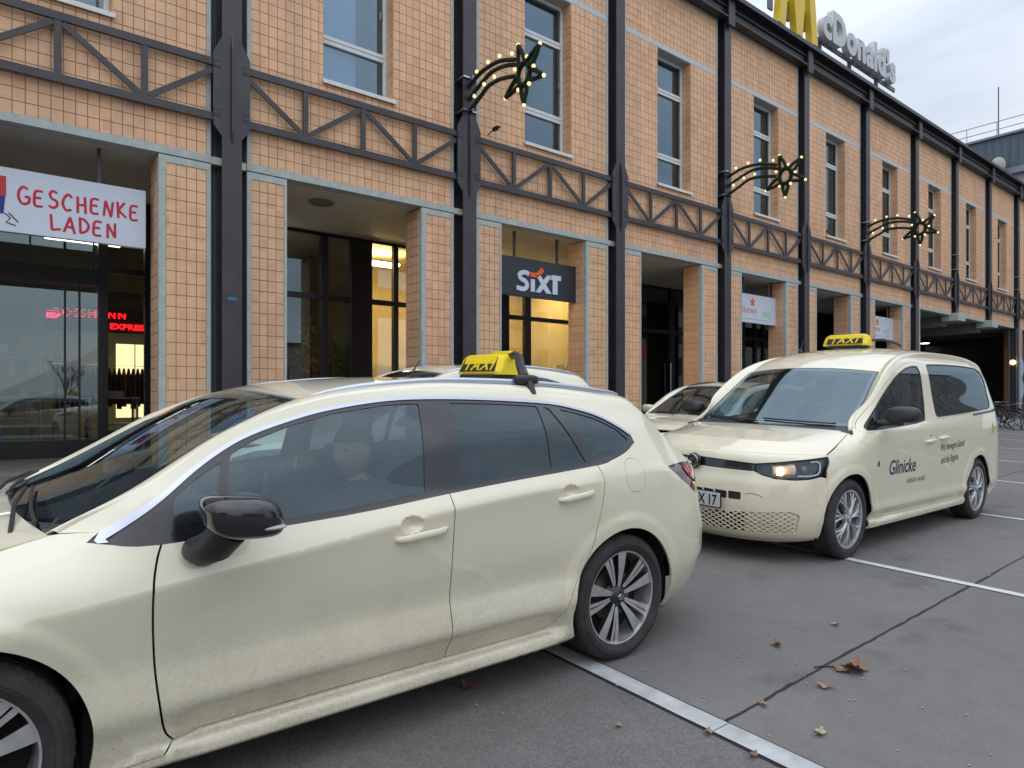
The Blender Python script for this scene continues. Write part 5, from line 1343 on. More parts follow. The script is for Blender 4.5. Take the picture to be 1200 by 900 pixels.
def well(parent, S, x, r, wz, sgn, ymax):
    m_ = MB(); pr = []
    seg = 28; base = 0
    for k in range(seg + 1):
        a = math.pi * -.11 + math.pi * 1.22 * k / seg
        for yy in (ymax - (.045 if x < 1 and math.cos(a) < -.45 else .03 if x > 1 and math.cos(a) > .9 else 0), ymax - .32): m_.v.append((x + (r) * math.cos(a), sgn * yy, wz + r * math.sin(a)))
    for k in range(seg): m_.f.append((2 * k, 2 * k + 1, 2 * k + 3, 2 * k + 2))
    n = len(m_.v); m_.v += [(x + r * math.cos(math.pi * -.11 + math.pi * 1.22 * k / seg), sgn * (ymax - .32), wz + r * math.sin(math.pi * -.11 + math.pi * 1.22 * k / seg)) for k in range(seg + 1)]
    m_.f.append(tuple(range(n, n + seg + 1)))
    return m_.build('wheel_arch_liner', M_LINER, parent)

def arch_arc(cx, cz, r, z0, n=64, rev=False):
    """arc of the wheel opening from the front foot over the top to the rear foot"""
    a0 = math.asin(max(-1, min(1, (z0 - cz) / r))); pts = []
    for k in range(n + 1):
        a = (math.pi - a0) + (a0 - (math.pi - a0)) * k / n
        pts.append((cx + r * math.cos(a), cz + r * math.sin(a)))
    return pts

def seat(parent, x, y, z=.28, head=True, wd=.50):
    m_ = MB(); m_.box(-.25, .27, -wd / 2, wd / 2, .0, .20, .05); m_.v = [(a + x, b + y, c + z) for a, b, c in m_.v]; s = m_.build('seat_cushion', M_SEAT, parent, smooth=True)
    m_ = MB(); m_.box(-.06, .07, -wd / 2, wd / 2, 0, .62, .05); m_.xf(Matrix.Translation((x + .27, y, z + .15)) @ Matrix.Rotation(R(18), 4, 'Y')); m_.build('backrest', M_SEAT, parent, smooth=True)
    if head:
        m_ = MB(); m_.box(-.045, .045, -.13, .13, 0, .17, .04); m_.xf(Matrix.Translation((x + .49, y, z + .78)) @ Matrix.Rotation(R(10), 4, 'Y')); m_.build('headrest', M_SEAT, parent, smooth=True)

def taxi_sign(parent, x, y, z, wd=.42, dp=.13, ht=.125, word=True):
    """yellow roof sign across the car, black words on the front and rear faces"""
    t = empty('taxi_sign', (x, y, z), parent=parent)
    m_ = MB(); n = 10; prof = [(-dp / 2, 0), (-dp / 2 - .008, .02), (-dp * .30, ht * .92), (-dp * .18, ht), (dp * .18, ht), (dp * .30, ht * .92), (dp / 2 + .008, .02), (dp / 2, 0)]
    ys_ = [-wd / 2, -wd / 2 + .02, -wd / 2 + .06, wd / 2 - .06, wd / 2 - .02, wd / 2]; ss = [.55, .86, 1, 1, .86, .55]
    for yy, s in zip(ys_, ss):
        for a, b in prof: m_.v.append((a * (.6 + .4 * s), yy, b * s))
    k = len(prof)
    for i in range(5):
        for j in range(k): j2 = (j + 1) % k; m_.f.append((i * k + j, i * k + j2, (i + 1) * k + j2, (i + 1) * k + j))
    m_.f.append(tuple(range(k))); m_.f.append(tuple(5 * k + j for j in reversed(range(k))))
    sg_ = m_.build('sign_box', M_YSIGN, t, smooth=True)
    m_ = MB(); m_.box(-dp * .6, dp * .6, -wd * .38, wd * .38, -.022, .0); m_.build('sign_foot', M_BLKPL, t)
    ang = math.atan2(dp * .20 + .008, ht * .72)
    for f in (-1, 1):
        m_ = MB(); m_.prism([(-wd * .41, -ht * .36), (wd * .41, -ht * .36), (wd * .38, ht * .38), (-wd * .38, ht * .38)], -.0025, .0025)
        base = Matrix.Translation((f * (dp * .435), 0, ht * .47)) @ Matrix.Rotation(R(-90 if f < 0 else 90), 4, 'Z') @ Matrix.Rotation(-ang, 4, 'X')
        m_.xf(base); m_.build('word_panel', M_BSIGN, t)
        if word: text_obj('word', 'TAXI', ht * .84, M_YSIGN, t, .0015, .0012, shear=.25, spacing=1.18, mtx=base @ Matrix.Translation((-wd * .34, -.0035, -ht * .29)), stretch=(1.06 * .135 / max(ht, .12), 1))
    return t
def offset_line(pts, d_):
    P = np.asarray(pts, float); T = np.gradient(P, axis=0); T /= np.hypot(T[:, 0], T[:, 1])[:, None]
    Nn = np.stack([-T[:, 1], T[:, 0]], 1); return [tuple(q) for q in P + Nn * d_]
def dense_line(pts, n=6): return [tuple(q) for q in catmull(pts, n)]
def decal_text(parent, S, txt, s0, z0, size, mat, sgn=-1, stretch=(1, 1), bold=0.0, shear=0.0, name='lettering', off=.0018, spacing=1.0, tilt=0.0, sink=0.0):
    o = text_obj(name, txt, size, mat, parent, 0.0, bold, shear, spacing, stretch=stretch)
    ct, st = math.cos(tilt), math.sin(tilt)
    for v in o.data.vertices:
        a, b = v.co.x * ct - v.co.z * st, v.co.x * st + v.co.z * ct
        p = S.at(s0 + a, z0 + b); v.co = (p[0], sgn * (p[1] + off), p[2])
    return o
def skin_tube(mb, S, pts, r, sgn=-1, out_=0.0, seg=6, n=4, flat=None):
    P = [S.at(a, b) for a, b in (catmull(pts, n) if len(pts) > 2 else [tuple(lerp(np.array(pts[0]), np.array(pts[1]), k / 8)) for k in range(9)])]
    mb.tube([(p[0], sgn * (p[1] + out_), p[2]) for p in P], r, seg, flat=flat)
def blob(c, h, e=2.6, seg=28, ring=16):
    """superellipsoid"""
    m_ = MB()
    def sp(v, q): return math.copysign(abs(v) ** (2 / q), v)
    for i in range(ring + 1):
        ph = -math.pi / 2 + math.pi * i / ring
        for k in range(seg):
            th = 2 * math.pi * k / seg
            m_.v.append((c[0] + h[0] * sp(math.cos(ph), e) * sp(math.cos(th), e), c[1] + h[1] * sp(math.cos(ph), e) * sp(math.sin(th), e), c[2] + h[2] * sp(math.sin(ph), e)))
    for i in range(ring):
        for k in range(seg):
            k2 = (k + 1) % seg; m_.f.append((i * seg + k, i * seg + k2, (i + 1) * seg + k2, (i + 1) * seg + k))
    return m_
def handle(parent, S, s0, z0, s1, z1, sgn, keyhole=False):
    m_ = MB(); n = 14; P = []; rr = []
    for i in range(n + 1):
        t = i / n; p = S.at(lerp(s0, s1, t), lerp(z0, z1, t)); base = S.prof(lerp(s0, s1, t))(lerp(z0, z1, t))
        y = p[1] + (S.extra(lerp(s0, s1, t), lerp(z0, z1, t)))       # ignore the hollow
        lift = .034 * (1 - (2 * t - 1) ** 6); P.append((p[0], sgn * (y - .008 + lift), p[2])); rr.append(.0155 * (.55 + .45 * (1 - (2 * t - 1) ** 8)))
    m_.tube(P, rr, 10, flat=((0, 1, 0), .62)); h = m_.build('door_handle', S_PAINT[0], parent, smooth=True)
    if keyhole:
        m_ = MB(); q = P[-2]; m_.sphere((q[0], q[1] + sgn * .007, q[2]), .007, 8, 6, (1, .5, 1)); m_.build('key_cover', M_BLKPL, h, smooth=True)
S_PAINT = [M_PAINT]

# ---------------------------------------------------------------- the estate
eE1 = Curve([(.34, .912), (.58, 1.045), (.86, 1.215), (1.20, 1.318), (1.65, 1.360), (2.0, 1.357), (2.4, 1.342), (2.74, 1.312), (2.99, 1.280), (3.20, 1.125), (3.37, 1.0), (3.50, .935)])
eW = Curve([(.30, .700, .900), (.50, .680, .995), (.83, .615, 1.180), (1.14, .565, 1.314), (1.6, .575, 1.374), (2.0, .580, 1.383), (2.4, .575, 1.372), (2.75, .565, 1.346), (3.05, .52, 1.312), (3.25, .56, 1.14), (3.42, .61, 1.0), (3.54, .65, .93)])
DB = [(.443, .899), (.604, .884), (1.2, .908), (1.655, .949), (2.0, .976), (2.50, 1.010), (2.62, 1.030), (2.74, 1.062), (2.826, 1.100)]
DU = [(2.822, 1.125), (2.76, 1.165), (2.64, 1.222), (2.50, 1.260), (2.33, 1.288), (2.0, 1.306), (1.69, 1.312), (1.45, 1.304), (1.20, 1.270), (1.03, 1.228), (.872, 1.172), (.74, 1.095), (.607, 1.000), (.52, .945), (.448, .903)]
DBd, DUd = dense_line(DB, 4), dense_line(DU, 4)
DLO = grow_poly(DBd + DUd, .016)
nb = len(DBd); DLOb, DLOu = DLO[:nb], DLO[nb:]
FE = [(.634, .245), (.606, .29), (.585, .42), (.572, .60), (.570, .74), (.582, .82), (.597, .868)]
BE = [(1.668, .245), (1.665, .6), (1.662, .86), (1.656, .933)]
RE = [(2.17, .245), (2.24, .27), (2.29, .34), (2.34, .43), (2.40, .51), (2.455, .60), (2.497, .73), (2.522, .853), (2.530, .93), (2.515, .995)]
FEd, BEd, REd = dense_line(FE, 4), dense_line(BE, 3), dense_line(RE, 4)
def between(line, x0, x1): return [p for p in line if x0 < p[0] < x1]
WR, AR = .315, .357
def eKz(s): return float(np.interp(s, [-1.6, -.9, -.45, .05, .20, .34], [.69, .735, .80, .853, .878, .912]))

def build_estate(name, label, detail=True, group=None):
    S = estate; car = empty(name, (0, 0, 0)); tag(car, label, 'taxi', group)
    Le = S.L[-1] - .002; Ls = S.L[0] + .002
    for sgn in (-1, 1):
        CRL = [(lambda q, d_=d_: float(S.zk[10](q)) + d_) for d_ in (-.014, 0.0, .014)] if sgn == -1 and detail else ()
        cl = .032 if (sgn == -1 and detail) else .10
        body = ([eE1(t)[:2] for t in np.arange(0, 11.001, .25)][::-1])
        body = [tuple(p) for p in body] + [p for p in reversed(DLOu)] + list(reversed(between(DLOb, 2.525, 9))) + list(reversed(REd))[0:] + [(2.10, .243), (1.2, .243), (.636, .243), (.604, .211), (.405, .203), (.405, .155), (1.3, .158), (2.345, .165)]
        body += arch_arc(2.70, .315, AR, .19) + [(3.08, .215), (3.35, .21), (Le, .25), (Le, .93), (3.62, .932)]
        cx, cz, fr = 2.765, .933, .082
        flap = [(cx + .072 * math.copysign(abs(math.cos(a)) ** .8, math.cos(a)), cz + fr * math.copysign(abs(math.sin(a)) ** .75, math.sin(a))) for a in [2 * math.pi * k / 36 for k in range(36)]]
        lamp = rounded([(3.065, .955), (3.28, .962), (3.66, .945), (3.90, .92), (3.90, .79), (3.60, .760), (3.36, .782), (3.22, .860)], .025)
        holes = [lamp] + ([grow_poly(flap, .0022)] if sgn == -1 else [])
        b = panel('body_side', S.at, body, M_PAINT, car, holes, sgn, cl, lines=CRL, refine=[(2.70, .315, .47, .022)] if cl < .06 else ())
        if sgn == -1: panel('fuel_flap', S.at, flap, M_PAINT, b, (), sgn, .04)
        tl = panel('tail_lamp', S.at, lamp, M_REDD, car, (), sgn, .04, off=-.002, thick=.02)
        panel('lamp_lens', S.at, rounded([(3.25, .940), (3.62, .928), (3.86, .905), (3.86, .85), (3.60, .825), (3.42, .838), (3.30, .885)], .02), M_REDL, tl, (), sgn, .04, off=.004, thick=.004)
        panel('reflector', S.at, rounded([(3.32, .846), (3.37, .838), (3.385, .822), (3.34, .822)], .006), M_AMBER, tl, (), sgn, .02, off=.003, thick=.003)
        fender = [(.405, .206), (.602, .214)] + [(a - .004, b_) for a, b_ in FEd] + list(reversed(between(DLOb, .3, .595))) + [DLOu[-1], (.336, .909)]
        fender += [(s, eKz(s) - .0) for s in np.arange(.32, -.46, -.04)] + [(-.45, .5), (-.45, .20), (-.285, .20)] + arch_arc(.06, .315, AR, .20)[0:]
        panel('front_fender', S.at, fender, M_PAINT, car, (), sgn, cl, lines=CRL, refine=[(.06, .315, .47, .022)] if cl < .06 else ())
        bump = [(-.454, .17), (-.454, .5), (-.454, .79)] + [(s, eKz(s)) for s in np.arange(-.5, Ls, -.1)] + [(Ls, .69), (Ls, .17)]
        hl = rounded([(-.55, .66), (-.50, .74), (-.80, .72), (-1.05, .655), (-1.05, .61), (-.75, .62)], .02)
        gr = [(Ls, .25), (Ls, .50), (-1.0, .50), (-.90, .30), (-1.0, .22)]
        bp = panel('front_bumper', S.at, bump, M_PAINT, car, [hl, gr], sgn, .09)
        panel('grille', S.at, grow_poly(gr, .01), M_BLKPL, bp, (), sgn, .1, off=-.025, thick=0)
        panel('headlamp', S.at, hl, M_GLASSCAR, car, (), sgn, .05, thick=0); panel('lamp_housing', S.at, grow_poly(hl, .006), M_BLKPL, bp, (), sgn, .05, off=-.04, thick=0)
        # doors
        fd = [(a + .003, b_) for a, b_ in FEd] + between(DLOb, .600, 1.652) + list(reversed([(a - .0025, b_) for a, b_ in BEd])) + [(1.2, .2475)]
        d1 = panel('front_door', S.at, fd, M_PAINT, car, (), sgn, cl, lines=CRL, refine=[(1.468, .832, .07, .007)] if sgn == -1 else ())
        rd = [(a + .0025, b_) for a, b_ in BEd] + between(DLOb, 1.66, 2.505) + list(reversed([(a - .005, b_) for a, b_ in REd]))
        d2 = panel('rear_door', S.at, rd, M_PAINT, car, (), sgn, cl, lines=CRL, refine=[(2.305, .888, .07, .007), (2.70, .315, .47, .022)] if sgn == -1 else ())
        handle(d1, S, 1.394, .782, 1.631, .800, sgn, sgn == -1); handle(d2, S, 2.235, .855, 2.455, .876, sgn)
        # glass and its surround
        panes = [[(.640, .893), (.748, .897), (.796, 1.108), (.700, 1.050), (.638, .998)],
                 [(.778, .898), (1.2, .916), (1.550, .948), (1.602, 1.299), (1.45, 1.294), (1.22, 1.264), (1.04, 1.220), (.90, 1.170), (.828, 1.130)],
                 [(1.722, .963), (2.0, .984), (2.230, .999), (2.252, 1.284), (2.0, 1.296), (1.75, 1.301)],
                 [(2.262, 1.001), (2.455, 1.014), (2.322, 1.276), (2.284, 1.281)],
                 [(2.525, 1.024), (2.66, 1.048), (2.805, 1.106), (2.74, 1.164), (2.62, 1.216), (2.50, 1.248), (2.385, 1.269)]]
        panes = [rounded(p, .016, 3) for p in panes]
        seal = panel('window_surround', S.at, DLO, M_GLOSSBLK, car, panes, sgn, .05, off=-.004, thick=.010)
        for i, p in enumerate(panes):
            panel('window_glass', S.at, grow_poly(p, .003), M_GLASSCAR if i < 2 else M_GLASSDARK, seal, (), sgn, .035, off=-.008, thick=0)
        up = [p for p in DUd if True]
        inn = offset_line(up, -.003); nn_ = len(inn); inn = [(p[0] + .006 * smooth(nn_ - 14, nn_ - 1, i), p[1] - .010 * smooth(nn_ - 14, nn_ - 1, i)) for i, p in enumerate(inn)]
        ch = [tuple(q) for q in offset_line(up, -.016)] + [(.425, .893), (.432, .885), (.46, .886)] + list(reversed(inn))
        panel('chrome_strip', S.at, ch, M_CHROME, seal, (), sgn, .03, off=.002, thick=.006)
        # roof side: from the skin's upper edge to the roof
        def strip(a, b_):
            e = S.at(*eE1(b_)); w_ = eW(b_); p = e * (1 - a) + w_ * a; p[2] += .014 * 4 * a * (1 - a) * (1 if b_ < 8 else .3); p[1] += .006 * 4 * a * (1 - a); return p
        panel('roof_side', strip, rect(0.0, 1, 0.0, 10.98), M_PAINT, car, (), sgn, .25 if sgn == 1 else .16, flip=True, thick=.004)
        m_ = MB(); P = [eW(t) for t in np.arange(3.05, 7.7, .15)]; n = len(P)
        rail = []
        for i, p in enumerate(P):
            t = i / (n - 1); lift = .012 * min(1, math.sin(math.pi * t) ** .35 if 0 < t < 1 else 0); rail.append((p[0] + .02, sgn * (p[1] + .010), p[2] + .004 + lift))
        m_.tube(rail, [.0135 * (.4 + .6 * min(1, 8 * min(i, n - 1 - i) / (n - 1) + .2)) for i in range(n)], 10, flat=((0, 1, 0), .75)); m_.build('roof_rail', M_RAIL, car, smooth=True)
        well(car, S, .06, AR + .02, .315, sgn, .845); well(car, S, 2.70, AR + .02, .315, sgn, .868)
        for x in (.06, 2.70): wheel(car, x, sgn * (.895 - .1125 - .012), WR, .225, 'alloy', sgn)
        # mirror
        m_ = blob((.785, sgn * 1.035, .968), (.114, .105, .068), 3.1)
        m_.v = [(x - (z - .968) * .25, y, z + (x - .785) * -.06) for x, y, z in m_.v]; mi = m_.build('mirror', M_GLOSSBLK, car, smooth=True)
        m_ = MB(); m_.tube([(.690, sgn * .862, .842), (.700, sgn * .92, .848), (.725, sgn * .98, .875), (.755, sgn * 1.01, .925)], [.040, .050, .056, .060], 14, flat=((0, 1, 0), .8)); m_.build('mirror_foot', M_BLKPL, mi, smooth=True)
        m_ = blob((.850, sgn * 1.112, .938), (.046, .030, .009), 2.2, 16, 8); m_.build('indicator', material('grey lens', (.35, .35, .36), .25), mi, smooth=True)
    # centre panels
    hood_e = Curve([tuple(S.at(s, eKz(s))) for s in (-.72, -.45, -.2, .05, .34)])
    hood = make_loft(lambda b_: hood_e(b_), lambda b_: (float(np.interp(b_, [0, 1, 2, 3, 4], [-.20, -.24, -.24, -.13, -.08])), float(np.interp(b_, [0, 1, 2, 3, 4], [.012, .03, .040, .035, .02]))), lambda b_: float(np.interp(b_, [0, 4], [3.2, 2.2])))
    panel('bonnet', hood, rect(-.992, .992, 0, 3.92), M_PAINT, car, (), -1, .12)
    blg = lambda b_: (float(np.interp(b_, [0, 1.5, 3, 4, 5, 7, 8, 9, 11], [-.08, -.08, -.08, -.04, 0, .02, .22, .20, .10])), float(np.interp(b_, [0, 1, 2, 3, 4, 6, 8, 9, 11], [.02, .03, .035, .03, .03, .030, .025, .02, 0.0])))
    roof = make_loft(lambda b_: eW(b_), blg, 2.0)
    cow = make_loft(lambda b_: np.array([.30 - .10 * (1 - b_), .70, .900 - .035 * (1 - b_)]), lambda b_: (-.08, .020), 2.0)
    cw = panel('cowl', cow, rect(-1, 1, 0, 1), M_BLKPL, car, (), -1, .2, off=-.004)
    for k, (a0, a1) in enumerate(((.05, .78), (-.85, -.15))):
        m_ = MB(); p0 = cow(a0, .5); p1 = roof(a1, .42); p2 = roof(a1 + .10, .62); m_.tube([(p0[0], p0[1], p0[2] + .015), (lerp(p0[0], p1[0], .5) - .02, lerp(p0[1], p1[1], .5), lerp(p0[2], p1[2], .5) + .03), (p1[0] - .015, p1[1], p1[2] + .015)], .007)
        m_.build('wiper', M_BLKPL, car)
        m_ = MB(); q = [roof(lerp(a0, a1, t), lerp(.10, .50, t)) for t in (0, .33, .66, 1)]; m_.tube([(p[0] - .008, p[1], p[2] + .010) for p in q], .006); m_.build('wiper_blade', M_BLKPL, car)
    ws = panel('windscreen', roof, rect(-.975, .975, .03, 2.95), M_GLASSSCREEN, car, (), -1, .07, off=-.001, thick=0)
    panel('windscreen_border', roof, rect(-.995, .995, .0, 2.985), M_GLOSSBLK, ws, [rounded(rect(-.93, .93, .14, 2.86), .06)], -1, .09, off=-.005, thick=0)
    panel('roof', roof, rect(-1, 1, 3.0, 8.2), M_PAINT, car, (), -1, .12)
    tg = panel('tailgate', roof, rect(-1, 1, 8.2, 11), M_PAINT, car, [rounded(rect(-.86, .86, 8.6, 10.2), .15)], -1, .15)
    panel('rear_window', roof, rounded(rect(-.86, .86, 8.6, 10.2), .15), M_GLASSDARK, tg, (), -1, .2, off=-.003, thick=0)
    # spoiler lip
    m_ = MB(); P = [roof(a, 8.22) for a in np.linspace(-1, 1, 15)]; m_.tube([(p[0] + .02, p[1], p[2] - .004) for p in P], [.018 + .012 * (1 - (i / 7 - 1) ** 2) for i in range(15)], 8, flat=((0, 0, 1), .8)); m_.build('spoiler', M_PAINT, car, smooth=True)
    # floor, firewall, dashboard, seats
    m_ = MB(); m_.box(-.55, 2.95, -.62, .62, .19, .24); m_.box(.40, 2.30, -.78, .78, .20, .36); m_.box(2.9, 3.45, -.60, .60, .25, .40); m_.box(-.40, .42, -.52, .52, .24, .70); m_.box(2.33, 3.40, -.52, .52, .24, .60)
    m_.build('underbody', M_LINER, car)
    m_ = MB(); m_.box(.60, 2.33, -.815, -.790, .3, .86); m_.box(.60, 2.33, .790, .815, .3, .86); m_.box(3.1, 3.4, -.72, .72, .3, .85); m_.box(2.33, 3.1, -.80, -.76, .66, .90); m_.box(2.33, 3.1, .76, .80, .66, .90); m_.build('door_lining', M_DASH, car)
    m_ = MB(); m_.add([(.36, -.68, .87), (.36, .68, .87), (.86, .70, .93), (.86, -.70, .93), (.90, -.70, .62), (.90, .70, .62), (.36, .68, .35), (.36, -.68, .35)], [(0, 1, 2, 3), (3, 2, 5, 4), (4, 5, 6, 7), (0, 7, 6, 1), (0, 3, 4, 7), (1, 6, 5, 2)]); m_.build('dashboard', M_DASH, car, bevel=.02)
    m_ = MB(); c = Vector((.98, -.37, .86)); ax = Matrix.Rotation(R(-65), 3, 'Y')
    m_.tube([tuple(c + ax @ Vector((.185 * math.cos(a), .185 * math.sin(a), 0))) for a in [2 * math.pi * k / 28 for k in range(29)]], .014, 8, cap=False); m_.tube([(.86, -.37, .80), tuple(c)], .03); m_.tube([tuple(c + ax @ Vector((0, -.18, 0))), tuple(c), tuple(c + ax @ Vector((0, .18, 0)))], .014); m_.build('steering_wheel', M_BLKPL, car, smooth=True)
    seat(car, 1.32, -.37); seat(car, 1.32, .37); seat(car, 2.20, 0, wd=1.25)
    m_ = MB(); m_.box(1.02, 1.06, -.10, .10, 1.235, 1.29, .01); m_.tube([(1.04, 0, 1.28), (1.03, 0, 1.325)], .01); m_.build('inside_mirror', M_BLKPL, car)
    return car

def place(o, x0, yc, sz=1.0):
    o.location = (x0, yc, gz(yc)); o.rotation_euler = (math.atan(SLOPE), 0, 0); o.scale = (1, 1, sz)
car1 = build_estate('estate_taxi', 'cream estate taxi in the foreground, driver inside, silver roof rails and a black door mirror')
car2 = copy_tree(car1); car3 = copy_tree(car1)
tag(car2, 'cream estate taxi mostly hidden behind the foreground taxi, only its roof and rear showing', 'taxi')
tag(car3, 'cream estate taxi half hidden behind the van, black rails on its roof', 'taxi')
for ch in car3.children:
    if ch.name.startswith('roof_rail'): ch.data = ch.data.copy(); ch.data.materials[0] = M_BLKPL
    if ch.name.startswith('mirror'): ch.data = ch.data.copy(); ch.data.materials[0] = M_PAINT
place(car1, -.17, 3.175); place(car2, 2.45, 6.25, 1.135); place(car3, 7.98, 6.35, 1.06)
# roof signs
ts = taxi_sign(car1, 2.47, .0, 1.440, wd=.42, dp=.15, ht=.116)
m_ = MB(); m_.tube([(2.52, -.12, 1.540), (2.49, -.22, 1.552), (2.42, -.35, 1.53), (2.33, -.47, 1.485), (2.28, -.57, 1.415)], [.016, .022, .026, .026, .030], 8, flat=((1, 0, 0), .9)); m_.build('strap', M_BLKPL, ts, smooth=True).location = (-2.47, 0, -1.440)
m_ = blob((2.26, -.605, 1.408), (.070, .035, .026), 3); m_.v += []; m_.tube([(2.26, -.62, 1.40), (2.26, -.655, 1.335)], .022, 8); m_.build('clamp_foot', M_BLKPL, ts, smooth=True).location = (-2.47, 0, -1.440)
ts2 = taxi_sign(car2, 2.36, .05, 1.445, wd=.42, dp=.15, ht=.125)
m_ = MB(); m_.tube([(2.15, .35, 1.42), (2.22, .36, 1.52)], .004); m_.build('aerial', M_BLKPL, car1)

# ---------------------------------------------------------------- the van
S_PAINT[0] = M_PAINT2
vE1 = Curve([(.20, 1.035), (.58, 1.325), (1.02, 1.592), (1.42, 1.690), (1.80, 1.722), (2.4, 1.738), (3.0, 1.728), (3.45, 1.70), (3.72, 1.62), (3.90, 1.32), (3.98, 1.04)])
vW = Curve([(.31, .765, 1.070), (.64, .725, 1.300), (1.03, .672, 1.562), (1.36, .650, 1.700), (1.80, .650, 1.765), (2.4, .650, 1.790), (3.0, .650, 1.780), (3.48, .645, 1.738), (3.74, .64, 1.66), (3.87, .70, 1.32), (3.90, .74, 1.04)])
def vKz(s): return float(np.interp(s, [-.31, -.1, .1, .20], [.862, .935, .998, 1.035]))
van_root = empty('taxi_van', (0, 0, 0)); tag(van_root, 'cream taxi van with blue lettering on its side and a lit amber headlamp', 'taxi van')
S = van; car = van_root; Le = S.L[-1] - .002; Ls = S.L[0] + .002; VR, VA = .328, .378
NAVY = material('navy lettering', (.012, .018, .085), .4); GREYL = material('grey lettering', (.16, .16, .15), .5)
for sgn in (-1, 1):
    cl = .055 if sgn == -1 else .11
    fw = rounded([(.360, 1.052), (.47, 1.135), (.578, 1.220), (.72, 1.315), (.861, 1.395), (1.05, 1.485), (1.23, 1.550), (1.40, 1.596), (1.56, 1.618), (1.690, 1.622), (1.700, 1.56), (1.62, 1.30), (1.535, 1.118), (1.328, 1.095), (.85, 1.070)], .03, 3)
    rw = rounded([(1.932, 1.648), (2.4, 1.662), (2.95, 1.664), (3.40, 1.650), (3.56, 1.615), (3.575, 1.50), (3.487, 1.270), (3.39, 1.214), (2.417, 1.163), (1.815, 1.140)], .05, 4)
    door = rounded([(.66, .275), (.55, .42), (.52, .70), (.522, .93), (.47, 1.005), (.27, 1.045), (.32, 1.085), (.52, 1.245), (.82, 1.435), (1.10, 1.560), (1.36, 1.640), (1.60, 1.672), (1.765, 1.672), (1.775, 1.55), (1.745, 1.3), (1.735, 1.0), (1.735, .275)], .05, 4)
    slide = rounded([(1.775, .275), (1.775, 1.0), (1.785, 1.115), (2.78, 1.155), (2.80, .62), (2.62, .44), (2.52, .275)], .05, 4)
    tr = [(-.346, .47)]
    arc1 = [p for p in arch_arc(0, .325, VA, .20, 34) if p[0] > -.346 or p[1] > .48]
    body = [(-.346, .475)] + [p for p in arc1 if not (p[0] < 0 and p[1] < .485)] + [(.385, .195), (1.4, .195), (2.585, .195)] + arch_arc(2.97, .325, VA, .20, 30) + [(3.37, .225), (3.7, .23), (Le, .25), (Le, 1.035), (4.05, 1.038)]
    body += [tuple(vE1(t)[:2]) for t in np.arange(10, -.001, -.25)] + [(s, vKz(s)) for s in np.arange(.17, -.30, -.04)] + [(-.298, .862), (-.296, .835), (-.300, .80), (-.334, .745), (-.335, .69)]
    tl = rounded([(3.83, 1.15), (3.93, 1.15), (3.93, .72), (3.86, .72)], .02)
    b = panel('body_side', S.at, body, M_PAINT2, car, [grow_poly(rw, .012), grow_poly(door, .0025), grow_poly(slide, .0025)], sgn, cl, refine=[(0, .325, .49, .024), (2.97, .325, .49, .024)] if cl < .06 else ())
    d1 = panel('front_door', S.at, door, M_PAINT2, car, [grow_poly(fw, .014)], sgn, cl, refine=[(1.60, .935, .075, .009)] if sgn == -1 else ())
    d2 = panel('sliding_door', S.at, slide, M_PAINT2, car, (), sgn, cl, refine=[(1.93, .955, .075, .009), (2.97, .325, .49, .024)] if sgn == -1 else ())
    handle(d1, S, 1.49, .905, 1.70, .915, sgn); handle(d2, S, 1.83, .925, 2.03, .935, sgn)
    for nm, w_, pr_, gm in (('window_surround', fw, d1, M_GLASSCAR), ('window_surround', rw, b, M_GLASSDARK)):
        sl = panel(nm, S.at, grow_poly(w_, .0125), M_BLKPL, pr_, [w_], sgn, .08, off=-.002, thick=.006)
        panel('window_glass', S.at, grow_poly(w_, .002), gm, pr_, (), sgn, .035, off=-.006, thick=0)
    m_ = MB(); skin_tube(m_, S, [(2.80, 1.142), (3.56, 1.180)], .016, sgn, .001, flat=((0, 1, 0), .4)); m_.build('slide_rail', material('grey slide rail', (.18, .18, .18), .4, metal=.4), car)
    m_ = MB(); skin_tube(m_, S, [(3.50, 1.180), (3.585, 1.184)], .017, sgn, .004, flat=((0, 1, 0), .4)); m_.build('rail_end', M_BLKPL, car)
    def vstrip(a, b_):
        e = S.at(*vE1(b_)); w_ = vW(b_); p = e * (1 - a) + w_ * a; p[2] += .020 * 4 * a * (1 - a) * (1 if b_ < 8 else .2); p[1] += .012 * 4 * a * (1 - a); return p
    panel('roof_side', vstrip, rect(0.0, 1, 0.0, 9.98), M_PAINT2, car, (), sgn, .16 if sgn == -1 else .25, flip=True, thick=.006)
    well(car, S, 0, VA + .02, .325, sgn, .872); well(car, S, 2.97, VA + .02, .325, sgn, .885)
    for x in (0, 2.97): wheel(car, x, sgn * (.9275 - .105 - .012), VR, .205, 'cover', sgn)
    # bumper
    sx = [(-1.475, -1.37), (-1.36, -1.265), (-1.255, -1.15), (-1.14, -1.035)]
    slots = [rounded([(a, .498), (b_, .497), (b_, .556), (a, .560)], .008, 2) for a, b_ in sx]
    lg = rounded([(Ls + .01, .240), (-1.01, .246), (-.600, .262), (-.585, .40), (-.66, .428), (-.95, .410), (-1.327, .385), (Ls + .01, .383)], .012, 3)
    bump = [(Ls, .165), (-1.2, .165), (-.7, .17), (-.40, .185), (-.372, .20), (-.376, .30), (-.372, .40), (-.352, .47), (-.341, .60), (-.338, .684), (-.40, .697), (-.50, .677), (-.62, .670), (-.78, .677), (-.88, .702), (-.94, .728), (Ls, .736)]
    bp = panel('front_bumper', S.at, bump, M_PAINT2, car, slots + [lg], sgn, .05, thick=.016)
    panel('air_slot', S.at, [(Ls, .49), (-1.02, .488), (-1.02, .57), (Ls, .572)], M_BLKPL, bp, (), sgn, .1, off=-.018, thick=0)
